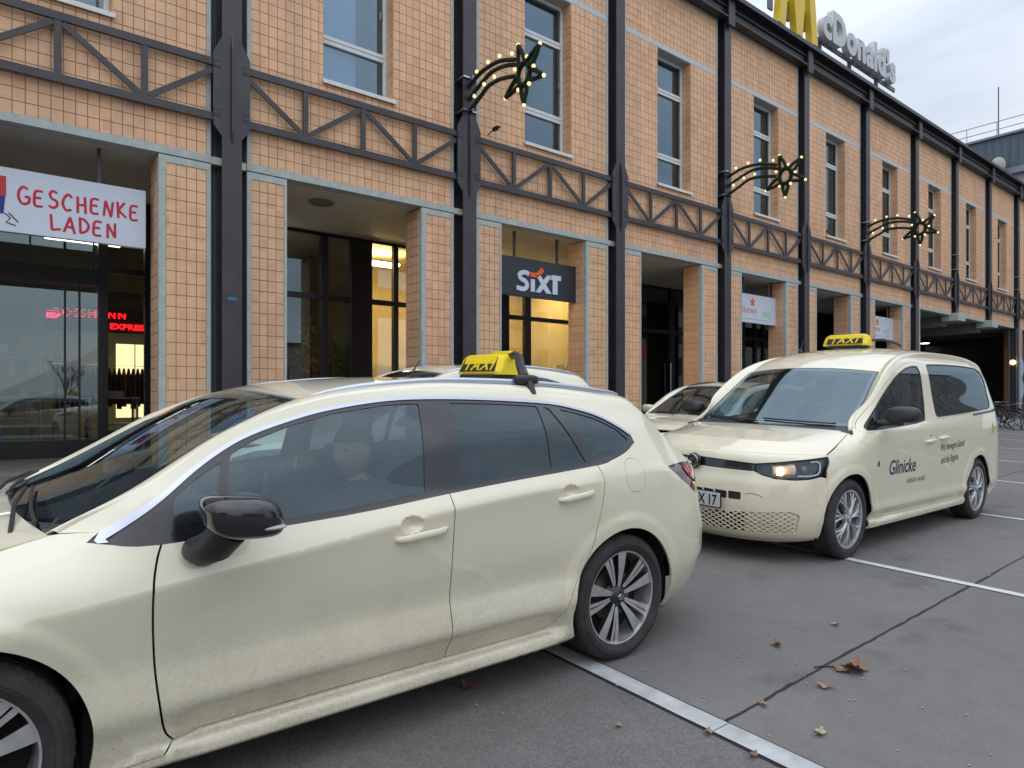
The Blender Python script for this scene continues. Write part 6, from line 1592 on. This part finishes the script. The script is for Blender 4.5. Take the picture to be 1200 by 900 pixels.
    m_ = MB(); P = [(-1.0, .548), (-.95, .556), (-.90, .545), (-.865, .53)]; skin_tube(m_, S, P, .003, sgn, .0); m_.build('crease', material('painted crease shade', (.25, .23, .16), .6), bp)  # darker line paints the shade where the slots taper out
    panel('lower_grille_back', S.at, [p for p in grow_poly([(Ls, .240), (-1.01, .246), (-.98, .408), (-1.327, .385), (Ls, .383)], .006)], M_BLKPL, bp, (), sgn, .1, off=-.020, thick=0)
    panel('lower_grille_blank', S.at, grow_poly([(-1.0, .246), (-.600, .262), (-.585, .40), (-.66, .428), (-.98, .408)], .004), M_PAINT2, bp, (), sgn, .06, off=-.016, thick=0)
    m_ = MB(); L2 = []
    for k in range(-6, 40):
        for dr in (1, -1):
            pts = []
            for q in range(0, 41):
                t = q / 40; zz = lerp(.244, .425, t); ss = Ls - .25 + k * .062 + dr * (zz - .33) * 1.75
                if ss > Ls and ss < -.61 and inside(lg, np.array([[ss, zz]]))[0]: pts.append((ss, zz))
            if len(pts) > 3: skin_tube(m_, S, [pts[0], pts[len(pts) // 2], pts[-1]], .0058 if pts[-1][0] < -.95 else .006, sgn, -.007, seg=5, n=5)
    m_.build('lower_grille', M_PAINT2, bp, smooth=True)
    gs = panel('grille_strip', S.at, [(Ls, .740), (-1.2, .738), (-.940, .732), (-.938, .780), (-1.2, .797), (Ls, .806)], M_GLOSSBLK, car, (), sgn, .06, off=-.003, thick=.01)
    hl = [(-.934, .784), (-.78, .799), (-.62, .817), (-.45, .832), (-.302, .846), (-.304, .815), (-.337, .760), (-.36, .715), (-.40, .705), (-.50, .685), (-.62, .678), (-.78, .685), (-.88, .710), (-.934, .738)]
    lip = [(Ls, .812), (-1.2, .803), (-.94, .790)] + [(a, b_ + .007) for a, b_ in hl[1:5]] + [(-.296, .864), (-.45, .867), (-.62, .869), (-.94, .871), (-1.2, .872), (Ls, .872)]
    panel('bonnet_lip', S.at, lip, M_PAINT2, car, (), sgn, .05)
    hous = panel('headlamp', S.at, hl, material('dark lamp housing', (.05, .052, .058), .35), car, (), sgn, .05, off=-.032, thick=0)
    # side walls of the lamp pocket
    m_ = MB(); q0 = []; 
    for a, b_ in densify(hl, .05):
        p = S.at(a, b_); q0.append(p)
    for i in range(len(q0)):
        a, b_ = q0[i - 1], q0[i]; nA = np.array([.5, -.5 if True else 0, 0]) * .040
        m_.add([(a[0], sgn * a[1], a[2]), (b_[0], sgn * b_[1], b_[2]), (b_[0] + nA[0], sgn * (b_[1] + nA[1]), b_[2]), (a[0] + nA[0], sgn * (a[1] + nA[1]), a[2])], [(0, 1, 2, 3)])
    m_.build('lamp_rim', M_BLKPL, hous)
    c = S.at(-.74, .735); m_ = MB(); m_.sphere((c[0] + .016, sgn * (c[1] - .010), c[2]), .036, 14, 10, (.4, 1, .9)); m_.build('lamp_bulb', lamp_mat('amber lamp', (1.0, .47, .13), 16.0) if sgn == -1 else M_AMBER, hous, smooth=True)
    c2 = S.at(-.83, .738); m_ = MB(); m_.tube([(c2[0] + .046, sgn * (c2[1] - .0), c2[2]), tuple(np.array(S.at(-.66, .748)) * [1, sgn, 1] + [.052, 0, 0])], [.040, .048], 16, flat=((1, 0, 0), .3)); m_.build('reflector_bowl', material('glow tinted lamp reflector', (.85, .70, .55), .35, metal=.1), hous, smooth=True)  # bowl colour carries the bulb's orange glow
    c = S.at(-.56, .745); m_ = MB(); m_.lathe([(0, -.0), (.03, -.004), (.036, .01), (.042, .02), (.042, .04)], axis='x', seg=24); m_.v = [(x + c[0] + .02, y + sgn * (c[1] - .03), z + c[2]) for x, y, z in m_.v]; m_.build('projector', material('projector lens', (.12, .14, .17), .08, coat=1), hous, smooth=True)
    m_ = MB(); skin_tube(m_, S, [(-.58, .700), (-.46, .703), (-.395, .725), (-.375, .790), (-.40, .812), (-.46, .808)], .0065, sgn, -.020, n=6); m_.build('daylight_strip', material('pale light guide', (.62, .68, .76), .2), hous, smooth=True)
    m_ = MB(); skin_tube(m_, S, [(-.90, .722), (-.78, .705), (-.62, .698), (-.50, .700)], .004, sgn, -.018, n=6); m_.build('trim_line', M_CHROME, hous, smooth=True)
    panel('lamp_cover', S.at, grow_poly(hl, -.001), glass('lamp cover glass', (.88, .90, .92), 1.45), car, (), sgn, .05, off=-.001, thick=0)
    # mirror
    m_ = blob((.57, sgn * 1.07, 1.182), (.080, .130, .070), 2.9); m_.v = [(x + (z - 1.18) * .15, y, z + .10 * (abs(y) - 1.07) * .3) for x, y, z in m_.v]; mi = m_.build('mirror', M_BLKPL, car, smooth=True)
    m_ = MB(); m_.tube([(.55, sgn * .885, 1.100), (.55, sgn * .96, 1.105), (.56, sgn * 1.08, 1.118)], [.030, .028, .024], 8); m_.build('mirror_foot', M_BLKPL, mi, smooth=True)
    ml = panel('sill_moulding', S.at, [(.40, .198), (2.57, .198), (2.57, .214), (.40, .214)], M_PAINT2, car, (), sgn, .2, off=.004, thick=.006)
decal_text(car, S, 'Glinicke', .715, .640, .185, NAVY, bold=.0025, stretch=(.98, 1))
decal_text(car, S, 'einfach mobil', 1.12, .535, .075, GREYL, shear=.12, stretch=(1.05, 1))
decal_text(car, S, 'Wir bewegen Kassel', 1.875, .795, .105, GREYL, bold=.001, stretch=(.72, 1), tilt=.045)
decal_text(car, S, 'und die Region.', 1.915, .665, .105, GREYL, bold=.001, stretch=(.72, 1), tilt=.045)
panel('leaf_sticker', S.at, rounded([(3.42, .91), (3.46, .96), (3.44, 1.03), (3.40, 1.05), (3.375, 1.0), (3.38, .94)], .02), material('green leaf sticker', (.32, .45, .03), .5), car, (), -1, .03, off=.001, thick=0)
decal_text(car, S, 'taxi', 3.50, .975, .055, GREYL)
m_ = MB(); p = S.at(.47, .755); m_.box(p[0] - .012, p[0] + .012, -p[1] - .006, -p[1] + .004, p[2] - .022, p[2] + .022, .004); m_.build('side_repeater', M_BLKPL, car)
hood_e = Curve([tuple(S.at(s, vKz(s) if s > -.31 else .862)) for s in (-.300, -.1, .08, .20)])
hood0 = make_loft(lambda b_: hood_e(b_), lambda b_: (float(np.interp(b_, [0, 1, 2, 3], [-.475, -.50, -.34, -.13])), float(np.interp(b_, [0, .3, 1, 2, 3], [.010, .018, .026, .035, .022]))), lambda b_: float(np.interp(b_, [0, 1, 2, 3], [4.6, 3.6, 2.6, 2.2])))
lipz = lambda s: float(np.interp(s, [Ls, -1.2, -.94, -.62, -.45, -.296], [.8735, .8735, .8725, .8705, .8685, .8655]))
LP = np.array([S.at(s, lipz(s)) for s in np.linspace(Ls, -.296, 60)])
def hood(a, b_):
    p = hood0(a, b_)
    if b_ < 1.2:
        q = hood0(a, 0.0); yy = abs(a) * LP[-1][1]; t = np.array([np.interp(yy, LP[:, 1], LP[:, 0]), math.copysign(yy, a), np.interp(yy, LP[:, 1], LP[:, 2])])
        k = (1 - b_ / 1.2) ** 2 * (1 + 2 * b_ / 1.2) if b_ > 0 else 1.0
        p = p + (t - q) * k
    return p
panel('bonnet', hood, rect(-.994, .994, 0.0, 2.93), M_PAINT2, car, (), -1, .07, thick=.01)
vb = lambda b_: (float(np.interp(b_, [0, 1, 2, 3, 4, 7, 8, 9, 10], [-.16, -.13, -.11, -.06, 0, .03, .10, .06, .03])), float(np.interp(b_, [0, 1, 2, 3, 4, 7, 8, 9, 10], [-.01, .02, .040, .055, .07, .065, .05, .0, 0])))
vroof = make_loft(lambda b_: vW(b_), vb, 2.2)
cow = make_loft(lambda b_: np.array([lerp(.175, .31, b_), lerp(.84, .765, b_), lerp(1.028, 1.070, b_)]), lambda b_: (lerp(-.12, -.16, b_), lerp(.018, -.01, b_)), 2.2)
panel('cowl', cow, rect(-1, 1, 0, 1.0), M_BLKPL, car, (), -1, .2, off=-.003)
ws = panel('windscreen', vroof, rect(-.985, .985, .02, 1.97), M_GLASSSCREEN, car, (), -1, .06, off=-.001, thick=0)
panel('windscreen_border', vroof, rect(-.995, .995, 0, 1.99), M_GLOSSBLK, ws, [rounded(rect(-.945, .945, .13, 1.90), .06)], -1, .09, off=-.005, thick=0)
panel('roof', vroof, rect(-1, 1, 2.0, 8.0), M_PAINT2, car, (), -1, .09)
tg = panel('tailgate', vroof, rect(-1, 1, 8.0, 10.0), M_PAINT2, car, [rounded(rect(-.85, .85, 8.15, 9.6), .1)], -1, .15)
panel('rear_window', vroof, rounded(rect(-.85, .85, 8.15, 9.6), .1), M_GLASSDARK, tg, (), -1, .2, off=-.003, thick=0)
for a0 in (.05, -.85):
    m_ = MB(); q = [vroof(lerp(a0, a0 + .85, t), lerp(.06, .16, t)) for t in (0, .33, .66, 1)]; m_.tube([(p[0] - .01, p[1], p[2] + .010) for p in q], .007); m_.build('wiper_blade', M_BLKPL, car)
# registration plate, badge
pl = MB(); pl.box(-.26, .26, -.006, .006, -.056, .056, .004); pl.xf(Matrix.Translation((-.905, -.035, .480)) @ Matrix.Rotation(R(-90), 4, 'Z')); pl = pl.build('number_plate', material('plate white', (.55, .57, .60), .4), car)
pf = MB(); pf.box(-.268, .268, -.003, .006, -.064, .064, .004); pf.xf(Matrix.Translation((-.898, -.035, .480)) @ Matrix.Rotation(R(-90), 4, 'Z')); pf.build('plate_frame', M_BLKPL, pl)
text_obj('plate_text', 'X 17', .115, M_BSIGN, pl, .001, .002, mtx=Matrix.Translation((-.912, -.035, .480)) @ Matrix.Rotation(R(-90), 4, 'Z') @ Matrix.Translation((.235, -.001, -.040)), stretch=(.76, 1), align='RIGHT')
bd = MB(); bd.lathe([(0, -.012), (.050, -.012), (.062, -.004), (.066, .02)], c=(-.862, 0, .772), axis='x', seg=36); bd = bd.build('badge', M_EMB, car, smooth=True)
m_ = MB(); X_ = -.878
m_.tube([(X_, .054 * math.cos(t), .772 + .054 * math.sin(t)) for t in [2 * math.pi * q / 32 for q in range(33)]], .0052, 6)
for pts in ([(-.026, .046), (0, .004), (.026, .046)], [(-.050, .020), (-.024, -.046), (0, -.004), (.024, -.046), (.050, .020)]): m_.tube([(X_, -a_, .772 + b_) for a_, b_ in pts], .0048, 6)
m_.build('emblem', M_CHROME, bd, smooth=True)
# inside
m_ = MB(); m_.box(-.50, 3.6, -.60, .60, .21, .26); m_.box(.42, 2.54, -.80, .80, .22, .40); m_.box(-.50, .45, -.52, .52, .26, .82); m_.box(2.56, 3.75, -.52, .52, .26, .60); m_.build('underbody', M_LINER, car)
m_ = MB(); m_.box(.5, 3.5, -.865, -.845, .40, 1.03); m_.box(.5, 3.5, .845, .865, .40, 1.03); m_.box(3.6, 3.75, -.75, .75, .3, 1.0); m_.build('door_lining', M_DASH, car)
m_ = MB(); m_.add([(.20, -.78, 1.03), (.20, .78, 1.03), (.85, .78, 1.07), (.85, -.78, 1.07), (.90, -.78, .7), (.90, .78, .7), (.35, .78, .5), (.35, -.78, .5)], [(0, 1, 2, 3), (3, 2, 5, 4), (4, 5, 6, 7), (0, 7, 6, 1), (0, 3, 4, 7), (1, 6, 5, 2)]); m_.build('dashboard', M_DASH, car, bevel=.02)
m_ = MB(); c = Vector((1.0, -.38, 1.05)); ax = Matrix.Rotation(R(-60), 3, 'Y'); m_.tube([tuple(c + ax @ Vector((.19 * math.cos(a), .19 * math.sin(a), 0))) for a in [2 * math.pi * k / 28 for k in range(29)]], .014, 8, cap=False); m_.tube([(.86, -.38, .98), tuple(c)], .03); m_.build('steering_wheel', M_BLKPL, car, smooth=True)
for y in (-.40, .40): seat(car, 1.40, y, .45)
seat(car, 2.35, 0, .45, wd=1.3)
t2 = taxi_sign(car, 1.92, .04, 1.872, wd=.48, dp=.15, ht=.125)
m_ = MB(); m_.tube([(1.95, -.18, 1.93), (2.03, -.28, 1.935), (2.15, -.36, 1.90), (2.20, -.40, 1.87)], .013, 8); m_.build('strap', M_BLKPL, t2, smooth=True).location = (-1.92, -.04, -1.872)
m_ = MB(); m_.tube([(1.25, .22, 1.78), (1.30, .22, 1.90)], [.008, .003]); m_.sphere((1.25, .22, 1.795), .025, 10, 6, (1.5, .8, .7)); m_.build('aerial', M_BLKPL, car)
m_ = MB(); m_.box(1.0, 1.04, -.10, .10, 1.50, 1.555, .01); m_.build('inside_mirror', M_BLKPL, car)
place(car, 5.54, 3.4775)
# ================================================================ driver
def build_person():
    t = empty('person', (0, 0, 0)); tag(t, 'person with dark hair and a dark jacket at the wheel of the foreground taxi', 'person')
    sk = {'pel': ((1.44, 0, .52), .135), 'bel': ((1.49, 0, .64), .135), 'che': ((1.52, 0, .80), .145), 'sh': ((1.51, 0, .90), .10), 'nk': ((1.49, 0, .965), .056), 'nk2': ((1.475, 0, 1.02), .053)}
    ed = [('pel', 'bel'), ('bel', 'che'), ('che', 'sh'), ('sh', 'nk'), ('nk', 'nk2')]
    for n, s in (('l', -1), ('r', 1)):
        sk.update({'sc' + n: ((1.51, s * .15, .895), .075), 'el' + n: ((1.36, s * .25, .70), .050), 'fo' + n: ((1.22, s * .22, .76), .042), 'wr' + n: ((1.075, s * .185, .865), .028), 'ha' + n: ((1.02, s * .18, .895), .032),
                   'th' + n: ((1.22, s * .11, .54), .088), 'kn' + n: ((1.00, s * .13, .60), .062), 'an' + n: ((.82, s * .12, .36), .045), 'to' + n: ((.70, s * .12, .36), .04)})
        ed += [('sh', 'sc' + n), ('sc' + n, 'el' + n), ('el' + n, 'fo' + n), ('fo' + n, 'wr' + n), ('wr' + n, 'ha' + n), ('pel', 'th' + n), ('th' + n, 'kn' + n), ('kn' + n, 'an' + n), ('an' + n, 'to' + n)]
        for k in range(4):
            a = (k - 1.5) * .02; b = (1.0 - .1 * abs(k - 1.3))
            sk['f%s%da' % (n, k)] = ((.985, s * (.18 + a), .90), .0105); sk['f%s%db' % (n, k)] = ((.962, s * (.18 + a), .90 - .018 * b), .009); sk['f%s%dc' % (n, k)] = ((.972, s * (.18 + a), .875 - .012 * b), .008)
            ed += [('ha' + n, 'f%s%da' % (n, k)), ('f%s%da' % (n, k), 'f%s%db' % (n, k)), ('f%s%db' % (n, k), 'f%s%dc' % (n, k))]
        sk['t%sa' % n] = ((1.02, s * .145, .885), .011); sk['t%sb' % n] = ((.99, s * .13, .872), .009); ed += [('wr' + n, 't%sa' % n), ('t%sa' % n, 't%sb' % n)]
    names = list(sk); me = bpy.data.meshes.new('body'); me.from_pydata([sk[k][0] for k in names], [(names.index(a), names.index(b)) for a, b in ed], [])
    o = bpy.data.objects.new('body', me); COL.objects.link(o)
    sm = o.modifiers.new('skin', 'SKIN'); ss = o.modifiers.new('sub', 'SUBSURF'); ss.levels = 2; ss.render_levels = 2
    for i, k in enumerate(names):
        o.data.skin_vertices[0].data[i].radius = (sk[k][1], sk[k][1] * (1.25 if k in ('che', 'bel', 'pel') else 1))
    o.data.skin_vertices[0].data[names.index('pel')].use_root = True
    dg = bpy.context.evaluated_depsgraph_get(); m2 = bpy.data.meshes.new_from_object(o.evaluated_get(dg)); bpy.data.objects.remove(o)
    bm = bmesh.new(); bm.from_mesh(m2)
    # head: an egg with brow, nose, lips, chin and ears, turned a little to the window
    hb = bmesh.new(); bmesh.ops.create_icosphere(hb, subdivisions=4, radius=1)
    for v in hb.verts:
        x, y, z = v.co
        px, py, pz = x * .098, y * .076, z * .122
        if z < 0: py *= 1 - .22 * z * z; px *= 1 - .10 * z * z
        f = max(0, -x)                                   # face looks to -x
        def g(cy, cz, sy, sz): return math.exp(-((y - cy) / sy) ** 2 - ((z - cz) / sz) ** 2) * (f > .3)
        px -= .026 * g(0, -.12, .16, .22) + .014 * g(0, -.22, .22, .10) + .008 * g(0, -.50, .3, .09) + .012 * g(0, -.78, .3, .15) + .008 * g(0, .22, .7, .1)
        px += .012 * (g(.38, .06, .18, .12) + g(-.38, .06, .18, .12)) + .004 * g(0, -.40, .3, .05)
        if abs(y) > .85 and -.35 < z < .15 and abs(x - .05) < .3: py *= 1.18
        v.co = (px, py, pz)
    bmesh.ops.transform(hb, matrix=Matrix.Translation((1.455, 0, 1.115)) @ Matrix.Rotation(R(28), 4, 'Z') @ Matrix.Rotation(R(-6), 4, 'Y'), verts=hb.verts)
    tmp = bpy.data.meshes.new('tmp'); hb.to_mesh(tmp); bm.from_mesh(tmp); hb.free()
    for f in bm.faces:
        c = f.calc_center_median(); f.smooth = True
        f.material_index = 1 if (c.z > .985 and c.x > 1.3) or (c.x < 1.065 and .8 < c.z < 1.0) else 0
        if c.z < .6 and c.x < 1.35: f.material_index = 2
    m3 = bpy.data.meshes.new('body'); bm.to_mesh(m3); bm.free()
    for m_ in (material('dark jacket cloth', (.03, .035, .045), .9), material('skin', (.52, .29, .20), .6), material('dark trousers', (.02, .022, .03), .9)): m3.materials.append(m_)
    b = bpy.data.objects.new('body', m3); link(b, t)
    hm = MB(); hb = bmesh.new(); bmesh.ops.create_icosphere(hb, subdivisions=3, radius=1)
    for v in hb.verts: v.co = (v.co.x * .106, v.co.y * .084, v.co.z * .128)
    kill = [v for v in hb.verts if (v.co.z < .030 and v.co.x < .0) or v.co.z < -.05]; bmesh.ops.delete(hb, geom=kill, context='VERTS')
    bmesh.ops.transform(hb, matrix=Matrix.Translation((1.460, 0, 1.122)) @ Matrix.Rotation(R(28), 4, 'Z'), verts=hb.verts)
    mh = bpy.data.meshes.new('hair'); hb.to_mesh(mh); hb.free(); mh.materials.append(material('dark hair', (.012, .010, .009), .8)); mh.polygons.foreach_set('use_smooth', [True] * len(mh.polygons)); link(bpy.data.objects.new('hair', mh), t)
    for s in (-1, 1):
        m_ = MB(); q = Matrix.Translation((1.455, 0, 1.115)) @ Matrix.Rotation(R(28), 4, 'Z'); m_.sphere((-.080, s * .030, .010), .011, 10, 8); m_.xf(q); m_.build('eye', material('eye', (.05, .04, .035), .2), t, smooth=True)
    return t
ps = build_person()
ps.location = (-.17, 3.175 - .37, gz(3.175 - .37) - .035); ps.rotation_euler = (math.atan(SLOPE), 0, 0)

# ================================================================ bicycles at the far end
M_BIKE = material('black bicycle paint', (.015, .015, .017), .35)
def make_bike():
    t = empty('bicycle', (0, 0, 0)); r = .34
    for x in (-.52, .52):
        m_ = MB(); m_.tube([(x + r * math.cos(a), 0, r + r * math.sin(a)) for a in [2 * math.pi * k / 28 for k in range(29)]], .019, 6, cap=False); w_ = m_.build('wheel', M_RUBBER, t, smooth=True)
        m_ = MB(); m_.tube([(x + .315 * math.cos(a), 0, r + .315 * math.sin(a)) for a in [2 * math.pi * k / 28 for k in range(29)]], .009, 5, cap=False)
        for k in range(18):
            a = 2 * math.pi * k / 18; m_.tube([(x, .02 * (-1) ** k, r), (x + .31 * math.cos(a), 0, r + .31 * math.sin(a))], .0018, 3, cap=False)
        m_.build('rim', M_CHROME, w_)
        m_ = MB(); m_.tube([(x + .36 * math.cos(a), 0, r + .36 * math.sin(a)) for a in [math.pi * (.05 + .8 * k / 12) for k in range(13)]], .022, 6, flat=((0, 1, 0), 1.4)); m_.build('mudguard', M_BIKE, t)
    m_ = MB()
    for a, b in (((-.08, .30), (.42, .75)), ((-.08, .30), (-.20, .82)), ((-.19, .75), (.40, .86)), ((-.08, .30), (-.52, .34)), ((-.18, .70), (-.52, .34)), ((.37, .95), (.42, .70)), ((.42, .70), (.52, .34))): m_.tube([(a[0], 0, a[1]), (b[0], 0, b[1])], .017, 6)
    m_.build('frame', M_BIKE, t)
    m_ = MB(); m_.tube([(.30, -.28, 1.02), (.38, -.15, 1.02), (.37, 0, .97), (.38, .15, 1.02), (.30, .28, 1.02)], .012, 6); m_.build('handlebar', M_CHROME, t)
    m_ = MB(); m_.sphere((-.22, 0, .90), .13, 12, 6, (1, .55, .25)); m_.tube([(-.20, 0, .80), (-.21, 0, .90)], .013); m_.build('saddle', M_BLKPL, t, smooth=True)
    m_ = MB(); m_.lathe([(0, -.03), (.09, -.03), (.09, -.025), (0, -.025)], c=(-.08, 0, .30), axis='y', seg=20); m_.tube([(-.08, -.04, .30), (.06, -.05, .20), (.06, -.13, .20)], .011); m_.tube([(-.08, .04, .30), (-.22, .05, .40), (-.22, .13, .40)], .011); m_.build('crank', M_CHROME, t)
    m_ = MB(); m_.box(-.80, -.40, -.07, .07, .73, .75); m_.tube([(-.75, 0, .73), (-.55, 0, .36)], .008); m_.build('luggage_rack', M_BIKE, t)
    return t
bk = make_bike()
for i, (x, y, a, lab) in enumerate(((29.6, 8.05, 62, 'black bicycle with its front wheel turned to the square, rightmost of the row'), (30.7, 8.5, 70, 'black bicycle parked next to the rightmost one'), (31.7, 9.0, 66, 'black bicycle in the middle of the row by the dark passage'),
        (32.9, 9.5, 72, 'black bicycle nearly hidden behind the rear of the van'), (33.4, 8.9, 58, 'black bicycle parked just right of the van tail'), (31.0, 7.75, 96, 'black bicycle standing crosswise before the row'))):
    o = bk if i == 0 else copy_tree(bk)
    o.location = (x, y, gz(y)); o.rotation_euler = (R(4), 0, R(a + 90)); tag(o, lab, 'bicycle', 'bicycles parked by the passage')
    if i == 3:
        for ch in o.children:
            if ch.name.startswith('frame'): ch.data = ch.data.copy(); ch.data.materials[0] = material('silver bicycle paint', (.4, .42, .45), .3, metal=.6)

# ================================================================ leaves, twig and specks on the asphalt
def leaf(x, y, size, colr, rot, curl, label, lobes=5, seed=0):
    rnd = random.Random(seed); n = 30; m_ = MB(); rings = 3; pts = []
    for j in range(rings + 1):
        for i in range(n):
            a = 2 * math.pi * i / n; rr = size * (.42 + .30 * abs(math.cos(lobes * a / 2)) + .08 * rnd.random()) * (1.5 if abs(a - math.pi) < .3 else 1) * j / rings
            px, py = rr * math.cos(a), rr * math.sin(a) * .75
            pz = .004 + .4 * curl * (px * px * 2.2 - py * px * 1.5) / size + rnd.uniform(0, .05) * size * (j / rings) + .04 * size * abs(math.sin(3 * a)) * (j / rings)
            pts.append((px, py, max(.003, pz)))
    m_.v = pts
    for j in range(rings):
        for i in range(n): i2 = (i + 1) % n; m_.f.append((j * n + i, j * n + i2, (j + 1) * n + i2, (j + 1) * n + i))
    m_.tube([(0, 0, .004), (-size * .6, size * .05, .008), (-size * 1.1, size * .15, .012)], .0012, 4)
    o = m_.build('fallen_leaf', material('leaf colour %s' % (colr,), colr, .75, noise=(60, .35)), smooth=True, fix=True)
    o.location = (x, y, gz(y) + .004); o.rotation_euler = (math.atan(SLOPE), 0, rot); tag(o, label, 'leaf'); return o
BR, TN, PG = (.20, .115, .070), (.29, .18, .11), (.33, .31, .18)
leaf(3.371, 1.531, .105, BR, .4, .7, 'large curled brown leaf beside the dark joint in the asphalt', seed=1)
leaf(3.30, 1.56, .06, BR, 1.9, .6, 'brown leaf tucked against the left end of the large curled leaf', seed=11)
leaf(3.337, 1.929, .045, BR, .9, .9, 'small brown leaf farther up, left of the dark joint', seed=2)
leaf(3.051, 1.525, .05, TN, 2.4, .8, 'small folded tan leaf just below the large curled leaf', seed=3)
leaf(2.627, 1.331, .04, PG, .2, .5, 'pale yellow green leaf near the stone channel', seed=4)
leaf(3.908, 1.893, .035, TN, 1.2, .6, 'tiny tan leaf farthest to the right above the joint', seed=5)
leaf(1.714, 2.488, .05, (.15, .06, .025), 2.0, 1.1, 'dark brown leaf in the shade under the foreground taxi', seed=6)
leaf(2.263, 1.60, .030, TN, .5, .8, 'small tan leaf on the near edge of the stone channel', seed=7)
leaf(2.262, 1.40, .028, BR, .1, .6, 'small brown leaf at the bottom edge near the stone channel', seed=8)
leaf(2.014, 1.852, .024, TN, .7, .6, 'tiny tan leaf on the coarse asphalt below the taxi tail', seed=9)
leaf(2.66, 1.60, .030, TN, .7, .6, 'small tan leaf lying in the long dark joint', seed=10)
m_ = MB(); P = [(3.22, 1.66), (3.27, 1.64), (3.31, 1.605), (3.36, 1.585)]; m_.tube([(x, y, gz(y) + .007) for x, y in P], .0035, 5); tag(m_.build('twig', material('dark twig', (.03, .025, .02), .9)), 'thin dark twig next to the large curled leaf', 'twig')
rnd = random.Random(5); m_ = MB()
for i in range(260):
    x = rnd.uniform(1.2, 7.5); y = rnd.uniform(.6, 3.2) if rnd.random() < .8 else rnd.uniform(-.5, 6); s = rnd.uniform(.003, .010) * (1 if x < 4 else 1.5)
    a0 = rnd.random() * 6; z = gz(y) + .0045; m_.add([(x + s * math.cos(a0 + k * 1.047) * rnd.uniform(.6, 1), y + s * math.sin(a0 + k * 1.047) * rnd.uniform(.5, 1), z) for k in range(6)] + [(x, y, z + s * .25)], [(k, (k + 1) % 6, 6) for k in range(6)])
tag(m_.build('grit', material('pale grit', (.30, .29, .27), .8), fix=False), kind='stuff')
